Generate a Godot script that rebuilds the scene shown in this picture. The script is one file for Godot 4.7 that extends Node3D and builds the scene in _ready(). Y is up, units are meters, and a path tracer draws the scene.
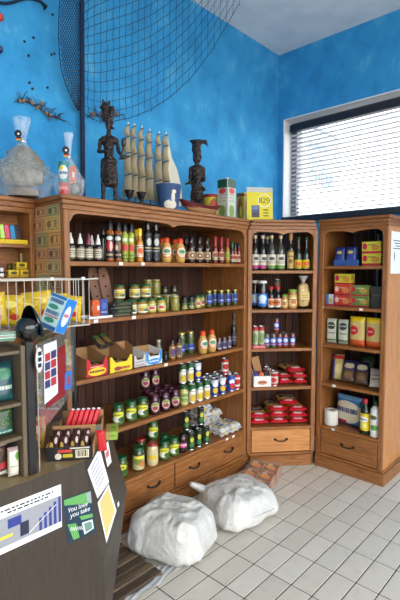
extends Node3D

# ---------------------------------------------------------------- camera constants
const FPX := 445.0
const YAW := 0.7522369   # 43.1 degrees
const EYE := Vector3(0, 1.5, 0)
const XF := -2.0         # front plane of the wide cabinet
const ZF := -3.06        # front plane of the right cabinet
const MA := Vector3(-2.0, 0, -2.65)   # corner cabinet front, one end
const MB := Vector3(-1.645, 0, -3.06) # and the other
const CEIL := 3.54
const XW := -2.45
const ZW := -3.72
const CT := 0.8          # counter top

var fw: Vector3
var rt: Vector3
var up2: Vector3
var mats := {}
var meshes := {}
var used := {}
var rng := RandomNumberGenerator.new()

func ray(px: float, py: float) -> Vector3:
	return fw + rt * ((px - 200.0) / FPX) + up2 * ((300.0 - py) / FPX)

func on(px: float, py: float, axis: int, v: float) -> Vector3:
	var d := ray(px, py)
	return EYE + d * ((v - EYE[axis]) / d[axis])

func on_plane(px: float, py: float, p0: Vector3, n: Vector3) -> Vector3:
	var d := ray(px, py)
	return EYE + d * ((p0 - EYE).dot(n) / d.dot(n))

# the point P0 + t*dir that appears in pixel column px
func col(p0: Vector3, dir: Vector3, px: float) -> Vector3:
	var k := (px - 200.0) / FPX
	var w := rt - fw * k
	var t := -((p0 - EYE).dot(w)) / dir.dot(w)
	return p0 + dir * t

# ---------------------------------------------------------------- nodes
func numbered(called: String) -> String:
	if not used.has(called):
		used[called] = 0
		return called
	used[called] += 1
	return "%s_%03d" % [called, used[called]]

func thing(called: String, label: String, category: String, at := Vector3.ZERO, turn := 0.0, group := "") -> Node3D:
	var o := Node3D.new()
	o.name = numbered(called)
	add_child(o)
	o.position = at
	o.rotation.y = turn
	o.set_meta("label", label)
	o.set_meta("category", category)
	if group != "":
		o.set_meta("group", group)
	return o

func part(parent: Node3D, called: String, mesh: Mesh, m: Material, at := Vector3.ZERO, rot := Vector3.ZERO) -> MeshInstance3D:
	var o := MeshInstance3D.new()
	o.name = called
	o.mesh = mesh
	o.material_override = m
	parent.add_child(o, true)
	o.position = at
	o.rotation = rot
	return o

func single(called: String, mesh: Mesh, m: Material, label: String, category: String, at := Vector3.ZERO, rot := Vector3.ZERO, group := "") -> MeshInstance3D:
	var o := MeshInstance3D.new()
	o.name = numbered(called)
	o.mesh = mesh
	o.material_override = m
	add_child(o)
	o.position = at
	o.rotation = rot
	o.set_meta("label", label)
	o.set_meta("category", category)
	if group != "":
		o.set_meta("group", group)
	return o

# a thing that lies inside another one: placed in that one's frame, but an object of its own
func inside(t: Node3D, called: String, mesh: Mesh, m: Material, at: Vector3, rot: Vector3, label: String, category: String, group: String) -> MeshInstance3D:
	var o := single(called, mesh, m, label, category, Vector3.ZERO, Vector3.ZERO, group)
	o.transform = t.transform * Transform3D(Basis.from_euler(rot), at)
	return o

func struct(called: String, mesh: Mesh, m: Material, at := Vector3.ZERO, label := "", category := "") -> MeshInstance3D:
	var o := MeshInstance3D.new()
	o.name = called
	o.mesh = mesh
	o.material_override = m
	add_child(o)
	o.position = at
	o.set_meta("kind", "structure")
	if label != "":
		o.set_meta("label", label)
		o.set_meta("category", category)
	return o

# ---------------------------------------------------------------- meshes
func nst() -> SurfaceTool:
	var st := SurfaceTool.new()
	st.begin(Mesh.PRIMITIVE_TRIANGLES)
	return st

func tri(st: SurfaceTool, p: Array, n: Array, uv: Array) -> void:
	var g: Vector3 = (p[1] - p[0]).cross(p[2] - p[0])
	var nn: Vector3 = n[0] + n[1] + n[2]
	var order := [0, 1, 2]
	if g.dot(nn) > 0.0:
		order = [0, 2, 1]
	for i in order:
		st.set_normal(n[i])
		st.set_uv(uv[i])
		st.add_vertex(p[i])

func quad(st: SurfaceTool, a: Vector3, b: Vector3, c: Vector3, d: Vector3, out: Vector3) -> void:
	# a top-left, b top-right, c bottom-right, d bottom-left
	var n := (b - a).cross(c - a)
	if n.length() < 1e-12:
		n = (c - a).cross(d - a)
	n = n.normalized()
	if n.dot(out) < 0:
		n = -n
	var N := [n, n, n]
	tri(st, [a, b, c], N, [Vector2(0, 0), Vector2(1, 0), Vector2(1, 1)])
	tri(st, [a, c, d], N, [Vector2(0, 0), Vector2(1, 1), Vector2(0, 1)])

func flat(st: SurfaceTool, a: Vector3, b: Vector3, c: Vector3, out: Vector3) -> void:
	var n := (b - a).cross(c - a).normalized()
	if n.dot(out) < 0:
		n = -n
	tri(st, [a, b, c], [n, n, n], [Vector2(a.x, a.y), Vector2(b.x, b.y), Vector2(c.x, c.y)])

# box with chamfered edges, from lo to hi
func add_box(st: SurfaceTool, lo: Vector3, hi: Vector3, b := 0.002) -> void:
	var c := (lo + hi) * 0.5
	var h := (hi - lo) * 0.5
	b = min(b, min(h.x, min(h.y, h.z)) * 0.8)
	for ax in 3:
		for s in [-1.0, 1.0]:
			var n := Vector3.ZERO
			n[ax] = s
			var u := Vector3.ZERO
			var v := Vector3.ZERO
			if ax == 1:
				u.x = h.x - b
				v.z = -(h.z - b) * s
			elif ax == 2:
				u.x = (h.x - b) * s
				v.y = h.y - b
			else:
				u.z = -(h.z - b) * s
				v.y = h.y - b
			var o := c + n * h[ax]
			quad(st, o - u + v, o + u + v, o + u - v, o - u - v, n)
	if b <= 0.0:
		return
	for ax in 3:
		var a1 := (ax + 1) % 3
		var a2 := (ax + 2) % 3
		for s1 in [-1.0, 1.0]:
			for s2 in [-1.0, 1.0]:
				var p := Vector3.ZERO
				var q := Vector3.ZERO
				p[a1] = s1 * h[a1]
				p[a2] = s2 * (h[a2] - b)
				q[a1] = s1 * (h[a1] - b)
				q[a2] = s2 * h[a2]
				var e := Vector3.ZERO
				e[ax] = h[ax] - b
				var out := Vector3.ZERO
				out[a1] = s1
				out[a2] = s2
				quad(st, c + p - e, c + p + e, c + q + e, c + q - e, out)
	for sx in [-1.0, 1.0]:
		for sy in [-1.0, 1.0]:
			for sz in [-1.0, 1.0]:
				var s := Vector3(sx, sy, sz)
				flat(st, c + s * Vector3(h.x, h.y - b, h.z - b), c + s * Vector3(h.x - b, h.y, h.z - b), c + s * Vector3(h.x - b, h.y - b, h.z), s)

func box(lo: Vector3, hi: Vector3, b := 0.002) -> ArrayMesh:
	var key := "box%s%s%s" % [lo.snapped(Vector3.ONE * 0.0001), hi.snapped(Vector3.ONE * 0.0001), b]
	if not meshes.has(key):
		var st := nst()
		add_box(st, lo, hi, b)
		meshes[key] = st.commit()
	return meshes[key]

# box standing on its base: width x, height y, depth z
func bb(w: float, h: float, d: float, b := 0.002) -> ArrayMesh:
	return box(Vector3(-w / 2, 0, -d / 2), Vector3(w / 2, h, d / 2), b)

# turned shape: flat list r,y,r,y ...
func add_lathe(st: SurfaceTool, pf: Array, seg := 20, rep := 1.0, at := Vector3.ZERO) -> void:
	var pts: Array[Vector2] = []
	for i in range(0, pf.size(), 2):
		pts.append(Vector2(pf[i], pf[i + 1]))
	var sn: Array[Vector2] = []
	var ylo := 1e9
	var yhi := -1e9
	for p in pts:
		ylo = min(ylo, p.y)
		yhi = max(yhi, p.y)
	for i in pts.size() - 1:
		var d := pts[i + 1] - pts[i]
		sn.append(Vector2(d.y, -d.x).normalized())
	for i in pts.size() - 1:
		var n0 := sn[i]
		var n1 := sn[i]
		if i > 0 and sn[i - 1].dot(sn[i]) > 0.7:
			n0 = (sn[i - 1] + sn[i]).normalized()
		if i < sn.size() - 1 and sn[i + 1].dot(sn[i]) > 0.7:
			n1 = (sn[i + 1] + sn[i]).normalized()
		var p0 := pts[i]
		var p1 := pts[i + 1]
		var v0: float = 1.0 - (p0.y - ylo) / max(yhi - ylo, 1e-6)
		var v1: float = 1.0 - (p1.y - ylo) / max(yhi - ylo, 1e-6)
		for k in seg:
			var a0 := TAU * k / seg - PI
			var a1 := TAU * (k + 1) / seg - PI
			var d0 := Vector3(sin(a0), 0, cos(a0))
			var d1 := Vector3(sin(a1), 0, cos(a1))
			var u0 := 0.5 + a0 / TAU * rep
			var u1 := 0.5 + a1 / TAU * rep
			var wrapped := floorf((u0 + u1) * 0.5)
			u0 -= wrapped
			u1 -= wrapped
			var A := d0 * p0.x + Vector3(0, p0.y, 0) + at
			var B := d1 * p0.x + Vector3(0, p0.y, 0) + at
			var C := d1 * p1.x + Vector3(0, p1.y, 0) + at
			var D := d0 * p1.x + Vector3(0, p1.y, 0) + at
			var nA := d0 * n0.x + Vector3(0, n0.y, 0)
			var nB := d1 * n0.x + Vector3(0, n0.y, 0)
			var nC := d1 * n1.x + Vector3(0, n1.y, 0)
			var nD := d0 * n1.x + Vector3(0, n1.y, 0)
			if p0.x > 1e-5:
				tri(st, [A, B, C], [nA, nB, nC], [Vector2(u0, v0), Vector2(u1, v0), Vector2(u1, v1)])
			if p1.x > 1e-5:
				tri(st, [A, C, D], [nA, nC, nD], [Vector2(u0, v0), Vector2(u1, v1), Vector2(u0, v1)])

func lathe(pf: Array, seg := 20, rep := 1.0) -> ArrayMesh:
	var key := "lathe%s%d%f" % [str(pf), seg, rep]
	if not meshes.has(key):
		var st := nst()
		add_lathe(st, pf, seg, rep)
		meshes[key] = st.commit()
	return meshes[key]

# tube through points
func add_tube(st: SurfaceTool, pts: Array, r: float, seg := 6, r1 := -1.0) -> void:
	if r1 < 0:
		r1 = r
	var n := pts.size()
	var rings := []
	for i in n:
		var t: Vector3 = (pts[min(i + 1, n - 1)] - pts[max(i - 1, 0)]).normalized()
		var a := Vector3.UP if abs(t.y) < 0.9 else Vector3.RIGHT
		var u := t.cross(a).normalized()
		var v := t.cross(u)
		var rr: float = lerp(r, r1, float(i) / max(n - 1, 1))
		var ring := []
		for k in seg:
			var an := TAU * k / seg
			ring.append([pts[i] + (u * cos(an) + v * sin(an)) * rr, u * cos(an) + v * sin(an)])
		rings.append(ring)
	for i in n - 1:
		for k in seg:
			var A = rings[i][k]
			var B = rings[i][(k + 1) % seg]
			var C = rings[i + 1][(k + 1) % seg]
			var D = rings[i + 1][k]
			tri(st, [A[0], B[0], C[0]], [A[1], B[1], C[1]], [Vector2(0, 0), Vector2(1, 0), Vector2(1, 1)])
			tri(st, [A[0], C[0], D[0]], [A[1], C[1], D[1]], [Vector2(0, 0), Vector2(1, 1), Vector2(0, 1)])
	for e in [0, n - 1]:
		var t: Vector3 = (pts[0] - pts[1]) if e == 0 else (pts[n - 1] - pts[n - 2])
		for k in range(1, seg - 1):
			flat(st, rings[e][0][0], rings[e][k][0], rings[e][k + 1][0], t)

func tube(pts: Array, r: float, seg := 6, r1 := -1.0) -> ArrayMesh:
	var st := nst()
	add_tube(st, pts, r, seg, r1)
	return st.commit()

# flat outline in x,y given depth along z (centre on z0)
func add_extrude(st: SurfaceTool, poly: PackedVector2Array, z0: float, z1: float) -> void:
	var idx := Geometry2D.triangulate_polygon(poly)
	var lo := Vector2(1e9, 1e9)
	var hi := -lo
	for p in poly:
		lo = lo.min(p)
		hi = hi.max(p)
	var sz := hi - lo
	for s in [0, 1]:
		var z := z0 if s == 0 else z1
		var n := Vector3(0, 0, -1) if s == 0 else Vector3(0, 0, 1)
		for i in range(0, idx.size(), 3):
			var P := []
			var U := []
			for j in 3:
				var q := poly[idx[i + j]]
				P.append(Vector3(q.x, q.y, z))
				U.append(Vector2((q.x - lo.x) / sz.x, 1.0 - (q.y - lo.y) / sz.y))
			tri(st, P, [n, n, n], U)
	var cw := Geometry2D.is_polygon_clockwise(poly)
	for i in poly.size():
		var a := poly[i]
		var b := poly[(i + 1) % poly.size()]
		var e := b - a
		var o := Vector2(e.y, -e.x) if not cw else Vector2(-e.y, e.x)
		quad(st, Vector3(a.x, a.y, z0), Vector3(b.x, b.y, z0), Vector3(b.x, b.y, z1), Vector3(a.x, a.y, z1), Vector3(o.x, o.y, 0))

func extrude(poly: PackedVector2Array, z0: float, z1: float) -> ArrayMesh:
	var st := nst()
	add_extrude(st, poly, z0, z1)
	return st.commit()

# a thin sheet through four corners a,b,c,d (top-left, top-right, bottom-right, bottom-left), with thickness
func card(a: Vector3, b: Vector3, c: Vector3, d: Vector3, th := 0.0008, towards := EYE) -> ArrayMesh:
	var st := nst()
	var n := (b - a).cross(d - a).normalized()
	if n.dot(towards - a) < 0:
		n = -n
	var o := n * th
	quad(st, a + o, b + o, c + o, d + o, n)
	quad(st, a, b, c, d, -n)
	var m := (a + b + c + d) * 0.25
	for e in [[a, b], [b, c], [c, d], [d, a]]:
		quad(st, e[0], e[1], e[1] + o, e[0] + o, (e[0] + e[1]) * 0.5 - m)
	return st.commit()

# smooth closed grid surface
func grid_surface(nu: int, nv: int, f: Callable, wrap_u: bool, uvf: Callable) -> ArrayMesh:
	var P := []
	for j in nv + 1:
		var row := []
		for i in nu + 1:
			row.append(f.call(float(i) / nu, float(j) / nv))
		P.append(row)
	var N := []
	for j in nv + 1:
		var row := []
		for i in nu + 1:
			var i0 := i - 1
			var i1 := i + 1
			if wrap_u:
				i0 = (i - 1 + nu) % nu
				i1 = (i + 1) % nu
			else:
				i0 = max(i0, 0)
				i1 = min(i1, nu)
			var du: Vector3 = P[j][i1] - P[j][i0]
			var dv: Vector3 = P[min(j + 1, nv)][i] - P[max(j - 1, 0)][i]
			row.append(du.cross(dv).normalized())
		N.append(row)
	var st := nst()
	for j in nv:
		for i in nu:
			var id := [[j, i], [j, i + 1], [j + 1, i + 1], [j + 1, i]]
			var p := []
			var n := []
			var u := []
			for q in id:
				p.append(P[q[0]][q[1]])
				n.append(N[q[0]][q[1]])
				u.append(uvf.call(float(q[1]) / nu, float(q[0]) / nv))
			for t in [[0, 1, 2], [0, 2, 3]]:
				var a: Vector3 = (p[t[1]] - p[t[0]]).cross(p[t[2]] - p[t[0]])
				if a.length() > 1e-10:
					var nn := []
					for k in t:
						var x: Vector3 = n[k]
						if x.length() < 0.5:
							x = a.normalized()
						nn.append(x)
					tri(st, [p[t[0]], p[t[1]], p[t[2]]], nn, [u[t[0]], u[t[1]], u[t[2]]])
	return st.commit()

# filled plastic bag: base at y=0, width w, height h, thickness d, crimped ends top and bottom
func bag(w: float, h: float, d: float, seed_ := 0, crimp := 0.09) -> ArrayMesh:
	var key := "bag%f%f%f%d" % [w, h, d, seed_]
	if meshes.has(key):
		return meshes[key]
	var nz := FastNoiseLite.new()
	nz.seed = seed_ + 5
	nz.frequency = 1.0
	nz.fractal_octaves = 2
	var f := func(u: float, v: float) -> Vector3:
		var a := TAU * u
		var y := v * h
		var e: float = 1.0
		if crimp > 0.0:
			e = clamp(min(v, 1.0 - v) / (crimp * 2.2), 0.0, 1.0)
			e = sqrt(1.0 - pow(1.0 - e, 2.0))
		var half: float = d / 2 * max(0.04, e)
		var ca := cos(a)
		var sa := sin(a)
		var x: float = w / 2 * sign(ca) * pow(abs(ca), 0.75) * (1.0 - 0.06 * e)
		var z: float = half * sign(sa) * pow(abs(sa), 0.7)
		var k: float = nz.get_noise_3d(x * 22.0, y * 16.0, sign(sa) * 3.0) * min(0.008, d * 0.13) * e
		z += k * abs(sa)
		if v > 0.93 or v < 0.07:
			z += sin(x * 190.0) * 0.0012
		return Vector3(x, y, z)
	var uvf := func(u: float, v: float) -> Vector2:
		var a := TAU * u
		return Vector2(0.5 + 0.5 * cos(a) * (1.0 if sin(a) >= -0.001 else -1.0), 1.0 - v)
	meshes[key] = grid_surface(28, 18, f, true, uvf)
	return meshes[key]

# lumpy soft body resting on y=0
func soft(size: Vector3, ex: float, amp: float, freq: float, seed_: int, nu := 56, nv := 36, crease := 0.0, taper := 0.0) -> ArrayMesh:
	var nz := FastNoiseLite.new()
	nz.seed = seed_
	nz.frequency = freq
	nz.fractal_octaves = 3
	var nr := FastNoiseLite.new()
	nr.seed = seed_ + 9
	nr.frequency = freq * 2.2
	nr.fractal_type = FastNoiseLite.FRACTAL_RIDGED
	nr.fractal_octaves = 2
	var f := func(u: float, v: float) -> Vector3:
		var a := TAU * u
		var b := PI * (v - 0.5)
		var cb: float = pow(max(cos(b), 0.0), ex)
		var sb: float = sign(sin(b)) * pow(abs(sin(b)), ex)
		var d := Vector3(cb * sign(cos(a)) * pow(abs(cos(a)), ex), sb, cb * sign(sin(a)) * pow(abs(sin(a)), ex))
		var p := d * size * 0.5
		var k := nz.get_noise_3dv(p) * amp + (nr.get_noise_3dv(p * Vector3(1, 0.55, 1)) - 0.3) * crease
		p += d.normalized() * k
		p.y = p.y + size.y * 0.5
		var sq: float = 1.0 - taper * clamp(p.y / size.y, 0.0, 1.0)
		p.x *= sq
		p.z *= sq
		if p.y < size.y * 0.12:
			p.y = size.y * 0.12 - (size.y * 0.12 - p.y) * 0.25
		return p
	var uvf := func(u: float, v: float) -> Vector2:
		return Vector2(u, 1.0 - v)
	var m: ArrayMesh = grid_surface(nu, nv, f, true, uvf)
	return m

# blended tapered capsules meshed as surface nets; prims: [a, b, ra, rb]
func sdf_val(p: Vector3, prims: Array, k: float) -> float:
	var d := 1e3
	for q in prims:
		var a: Vector3 = q[0]
		var ba: Vector3 = q[1] - a
		var pa := p - a
		var l := ba.length_squared()
		var t: float = 0.0 if l < 1e-9 else clamp(pa.dot(ba) / l, 0.0, 1.0)
		var s: Vector3 = pa - ba * t
		var e: float = s.length() - lerp(float(q[2]), float(q[3]), t)
		var hh: float = clamp(0.5 + 0.5 * (d - e) / k, 0.0, 1.0)
		d = lerp(d, e, hh) - k * hh * (1.0 - hh)
	return d

func sdf_mesh(prims: Array, cell: float, k: float, amp := 0.0) -> ArrayMesh:
	var nz := FastNoiseLite.new()
	nz.seed = 17
	nz.frequency = 38.0
	nz.fractal_type = FastNoiseLite.FRACTAL_RIDGED
	nz.fractal_octaves = 2
	var field := func(p: Vector3) -> float:
		var d := sdf_val(p, prims, k)
		if amp > 0.0 and absf(d) < amp * 3.0 + cell * 3.0:
			d += nz.get_noise_3d(p.x, p.y * 1.3, p.z) * amp
		return d
	var lo := Vector3.ONE * 1e9
	var hi := -lo
	for q in prims:
		for j in 2:
			var r := Vector3.ONE * (float(q[2 + j]) + cell * 2)
			lo = lo.min(q[j] - r)
			hi = hi.max(q[j] + r)
	var n := Vector3i(((hi - lo) / cell).ceil()) + Vector3i.ONE
	var val := PackedFloat32Array()
	val.resize(n.x * n.y * n.z)
	for z in n.z:
		for y in n.y:
			for x in n.x:
				val[(z * n.y + y) * n.x + x] = field.call(lo + Vector3(x, y, z) * cell)
	var vid := {}
	var vs := []
	var ns := []
	for z in n.z - 1:
		for y in n.y - 1:
			for x in n.x - 1:
				var c := 0
				var acc := Vector3.ZERO
				var vv := []
				for i in 8:
					vv.append(val[((z + (i >> 2)) * n.y + y + ((i >> 1) & 1)) * n.x + x + (i & 1)])
				for i in 8:
					for b in [1, 2, 4]:
						if i & b == 0:
							var j: int = i | b
							if (vv[i] < 0.0) != (vv[j] < 0.0):
								var t: float = vv[i] / (vv[i] - vv[j])
								acc += Vector3(i & 1, (i >> 1) & 1, i >> 2).lerp(Vector3(j & 1, (j >> 1) & 1, j >> 2), t)
								c += 1
				if c > 0:
					vid[(z * n.y + y) * n.x + x] = vs.size()
					var p := lo + (Vector3(x, y, z) + acc / c) * cell
					vs.append(p)
					var h := cell * 0.5
					var dd: float = field.call(p)
					ns.append(Vector3(field.call(p + Vector3(h, 0, 0)) - dd, field.call(p + Vector3(0, h, 0)) - dd, field.call(p + Vector3(0, 0, h)) - dd).normalized())
	var st := nst()
	var sx := 1
	var sy := n.x
	var sz := n.x * n.y
	for z in range(1, n.z - 1):
		for y in range(1, n.y - 1):
			for x in range(1, n.x - 1):
				var o: int = (z * n.y + y) * n.x + x
				for ax in 3:
					var st1: int = [sx, sy, sz][ax]
					if (val[o] < 0.0) != (val[o + st1] < 0.0):
						var s1: int = [sy, sz, sx][ax]
						var s2: int = [sz, sx, sy][ax]
						var q := [o, o - s1, o - s1 - s2, o - s2]
						var ok := true
						for e in q:
							if not vid.has(e):
								ok = false
						if ok:
							var P := []
							var N := []
							for e in q:
								P.append(vs[vid[e]])
								N.append(ns[vid[e]])
							tri(st, [P[0], P[1], P[2]], [N[0], N[1], N[2]], [Vector2.ZERO, Vector2.ZERO, Vector2.ZERO])
							tri(st, [P[0], P[2], P[3]], [N[0], N[2], N[3]], [Vector2.ZERO, Vector2.ZERO, Vector2.ZERO])
	return st.commit()

var font: SystemFont
func text(s: String, height: float, depth := 0.0006) -> TextMesh:
	var t := TextMesh.new()
	t.text = s
	t.font = font
	t.font_size = 64
	t.pixel_size = height / 46.0
	t.depth = depth
	t.curve_step = 2.0
	return t

# ---------------------------------------------------------------- materials
func mat(key: String, c := Color.WHITE, rough := 0.6, metal := 0.0) -> StandardMaterial3D:
	if not mats.has(key):
		var m := StandardMaterial3D.new()
		m.albedo_color = c
		m.roughness = rough
		m.metallic = metal
		mats[key] = m
	return mats[key]

func tex_mat(key: String, img: Image, rough := 0.6, scale := Vector3.ZERO, world := false) -> StandardMaterial3D:
	var m := StandardMaterial3D.new()
	m.albedo_texture = ImageTexture.create_from_image(img)
	m.roughness = rough
	if scale != Vector3.ZERO:
		m.uv1_triplanar = true
		m.uv1_world_triplanar = world
		m.uv1_scale = scale
	mats[key] = m
	return m

func streak(w: int, h: int, c0: Color, c1: Color, c2: Color, along_v: bool, seed_: int, knots := 0) -> Image:
	var a := FastNoiseLite.new()
	a.seed = seed_
	a.frequency = 1.0
	a.fractal_octaves = 3
	var img := Image.create(w, h, false, Image.FORMAT_RGB8)
	var r := RandomNumberGenerator.new()
	r.seed = seed_
	var kn := []
	for i in knots:
		kn.append(Vector3(r.randf(), r.randf(), r.randf_range(0.008, 0.016)))
	for y in h:
		for x in w:
			var s := float(x) / w
			var t := float(y) / h
			if not along_v:
				var tmp := s
				s = t
				t = tmp
			# s across the grain, t along it; sampled on circles so that it tiles
			var ws := 6.0
			var wt := 0.7
			var q := Vector3(cos(TAU * s) * ws + 3.0, sin(TAU * s) * ws, cos(TAU * t) * wt + sin(TAU * t) * wt * 1.7)
			var f := a.get_noise_3dv(q) * 0.5 + 0.5
			var g := a.get_noise_3dv(q * Vector3(7, 7, 3.0) + Vector3(9, 1, 4)) * 0.5 + 0.5
			var c := c0.lerp(c1, clamp((f - 0.25) * 1.9, 0, 1)).lerp(c2, clamp((g - 0.55) * 2.2, 0, 0.75))
			for kk in kn:
				var dx: float = (s - kk.x) * 1.0
				var dy: float = (t - kk.y) * 0.6
				var e := sqrt(dx * dx + dy * dy)
				if e < kk.z:
					c = c.lerp(c2.darkened(0.35), 0.7 * (1.0 - e / kk.z))
			img.set_pixel(x, y, c)
	return img

func mottled(sz: int, freq: float, cols: Array, seed_: int, stretch := Vector2.ONE) -> Image:
	var a := FastNoiseLite.new()
	a.seed = seed_
	a.frequency = 1.0
	a.fractal_octaves = 5
	a.fractal_gain = 0.6
	var img := Image.create(sz, sz, false, Image.FORMAT_RGB8)
	for y in sz:
		for x in sz:
			var s := float(x) / sz
			var t := float(y) / sz
			var v := 0.0
			for k in 4:
				var ox := float(k & 1)
				var oy := float(k >> 1)
				v += a.get_noise_2d((s + ox) * freq * 5.0 * stretch.x, (t + oy) * freq * 5.0 * stretch.y) * (s if ox == 0.0 else 1.0 - s) * (t if oy == 0.0 else 1.0 - t)
			v *= 1.0 / sqrt((s * s + (1 - s) * (1 - s)) * (t * t + (1 - t) * (1 - t)))
			v = clamp(v * 1.1 + 0.5, 0.0, 0.999) * (cols.size() - 1)
			var i := int(v)
			img.set_pixel(x, y, cols[i].lerp(cols[i + 1], v - i))
	return img

# printed wrapper; ops in fractions: ["r",x,y,w,h,c] ["e",cx,cy,rx,ry,c] ["t",x,y,w,h,c] lines of print
func prn(key: String, bg: Color, ops: Array, rough := 0.4) -> StandardMaterial3D:
	if mats.has(key):
		return mats[key]
	var w := 64
	var h := 64
	var img := Image.create(w, h, false, Image.FORMAT_RGB8)
	img.fill(bg)
	var r := RandomNumberGenerator.new()
	r.seed = hash(key)
	for o in ops:
		var x: float = o[1] * w
		var y: float = o[2] * h
		var a: float = o[3] * w
		var b: float = o[4] * h
		var c: Color = o[5]
		if o[0] == "r":
			img.fill_rect(Rect2i(int(x), int(y), max(1, int(a)), max(1, int(b))), c)
		elif o[0] == "e":
			for j in range(max(0, int(y - b)), min(h, int(y + b) + 1)):
				for i in range(max(0, int(x - a)), min(w, int(x + a) + 1)):
					if pow((i + 0.5 - x) / a, 2) + pow((j + 0.5 - y) / b, 2) <= 1.0:
						img.set_pixel(i, j, c)
		elif o[0] == "t":
			var xx := int(x)
			while xx < x + a - 1:
				var l := r.randi_range(1, 4)
				img.fill_rect(Rect2i(xx, int(y), min(l, int(x + a) - xx), max(1, int(b))), c)
				xx += l + 1
		elif o[0] == "s":  # speckles of food or foliage
			for i in int(o[6]):
				img.fill_rect(Rect2i(int(x + r.randf() * a), int(y + r.randf() * b), r.randi_range(1, 3), r.randi_range(1, 3)), c.lerp(bg, r.randf() * 0.4))
	var m := StandardMaterial3D.new()
	var cell := prints.size()
	var cx := (cell % 16) * 64
	var cy := (cell / 16) * 64
	atlas.blit_rect(img, Rect2i(0, 0, 64, 64), Vector2i(cx, cy))
	m.uv1_scale = Vector3(62.0 / 1024.0, 62.0 / 1024.0, 1)
	m.uv1_offset = Vector3((cx + 1.0) / 1024.0, (cy + 1.0) / 1024.0, 0)
	m.roughness = rough
	prints.append(m)
	mats[key] = m
	return m

var atlas := Image.create(1024, 1024, false, Image.FORMAT_RGB8)   # one sheet that holds every printed wrapper
var prints: Array[StandardMaterial3D] = []

func C(r: int, g: int, b: int) -> Color:
	return Color8(r, g, b)

func gloss(key: String, c: Color, rough := 0.08) -> StandardMaterial3D:
	if not mats.has(key):
		var m := mat(key, c, rough)
		m.clearcoat_enabled = true
		m.clearcoat = 0.6
		m.clearcoat_roughness = 0.05
	return mats[key]

func film(key: String, c: Color, alpha: float, rough := 0.12) -> StandardMaterial3D:
	if not mats.has(key):
		var m := mat(key, Color(c.r, c.g, c.b, alpha), rough)
		m.transparency = BaseMaterial3D.TRANSPARENCY_ALPHA
		m.cull_mode = BaseMaterial3D.CULL_DISABLED
	return mats[key]

func _ready() -> void:
	rng.seed = 7
	font = SystemFont.new()
	font.font_names = PackedStringArray(["Droid Sans"])
	# ---- camera
	var pitch := atan(30.0 / FPX)
	var fh := Vector3(-sin(YAW), 0, -cos(YAW))
	rt = Vector3(cos(YAW), 0, -sin(YAW))
	fw = fh * cos(pitch) - Vector3.UP * sin(pitch)
	up2 = Vector3.UP * cos(pitch) + fh * sin(pitch)
	var cam := Camera3D.new()
	cam.name = "camera"
	add_child(cam)
	cam.position = EYE
	cam.rotation = Vector3(-pitch, YAW, 0)
	cam.fov = rad_to_deg(2.0 * atan(300.0 / FPX))
	cam.near = 0.05
	cam.current = true
	# ---- overcast sky, the only light: it enters through the shop's windows
	var we := WorldEnvironment.new()
	we.name = "environment"
	var env := Environment.new()
	var sky := Sky.new()
	var sm := ProceduralSkyMaterial.new()
	sm.sky_top_color = Color(0.95, 0.97, 1.0)
	sm.sky_horizon_color = Color(1.0, 1.0, 1.0)
	sm.ground_horizon_color = Color(0.80, 0.80, 0.79)
	sm.ground_bottom_color = Color(0.60, 0.59, 0.57)
	sm.sun_angle_max = 0.0
	sm.energy_multiplier = 1.0
	sky.sky_material = sm
	env.background_mode = Environment.BG_SKY
	env.sky = sky
	env.background_energy_multiplier = 1.0
	env.tonemap_mode = Environment.TONE_MAPPER_LINEAR
	env.tonemap_exposure = 7.0
	env.sdfgi_enabled = true
	env.ssao_enabled = true
	env.ssil_enabled = true
	we.environment = env
	add_child(we)
	make_materials()
	build_room()
	build_cabinets()
	stock_wide_cabinet()
	stock_corner_cabinet()
	stock_right_cabinet()
	build_top()
	build_counter()
	build_floor_things()
	build_wall_things()
	relabel({
		"vinegar_bottle": "tall black vinegar bottle with silver print beside the syrup bottle",
		"vinegar_bottle_001": "tall black vinegar bottle with silver print beside the squeeze bottles",
		"salad_dressing_bottle_002": "slim lime green labelled dressing bottle beside the brown labelled one",
		"salad_dressing_bottle_003": "slim lime green labelled dressing bottle beside the yellow capped syrup",
		"yellow_lentil_bag": "yellow and orange lentil bag with red badge next to the rice bags",
		"yellow_lentil_bag_001": "yellow and orange lentil bag with red badge against the cabinet side",
		"green_rice_bag": "white rice bag with dark green edges against the cabinet side",
		"green_rice_bag_001": "white rice bag with dark green edges next to the lentil bags",
		"yellow_soup_box": "lower yellow soup box with red base stripe on top shelf",
		"yellow_soup_box_001": "upper yellow soup box with red base stripe on top shelf",
		"red_soup_box": "lower red soup box standing on the shelf below the others",
		"red_soup_box_001": "red soup box between another red box and a yellow one",
		"green_soup_box": "lower green soup box standing on the shelf beside red ones",
		"green_soup_box_001": "upper green soup box stacked on another green soup box",
		"fruit_vinegar_bottle": "cream and green labelled glass bottle beside the pink labelled bottle",
		"fruit_vinegar_bottle_001": "cream and green labelled glass bottle beside the gold labelled bottle",
		"yellow_label_bottle": "dark green bottle with bright yellow label beside gold labelled bottle",
		"yellow_label_bottle_001": "dark green bottle with bright yellow label against the cabinet side",
		"black_goblet": "small black goblet standing near the tall carved figure",
		"black_goblet_001": "small black goblet standing near the blue pail",
		"navy_coffee_pack": "dark blue coffee pack with gold crest near the cabinet side",
		"navy_coffee_pack_001": "dark blue coffee pack with gold crest near the yellow boxes",
	})
	var sheet := ImageTexture.create_from_image(atlas)
	for m in prints:
		m.albedo_texture = sheet

func relabel(d: Dictionary) -> void:
	for n in d:
		get_node(NodePath(n)).set_meta("label", d[n])

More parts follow.
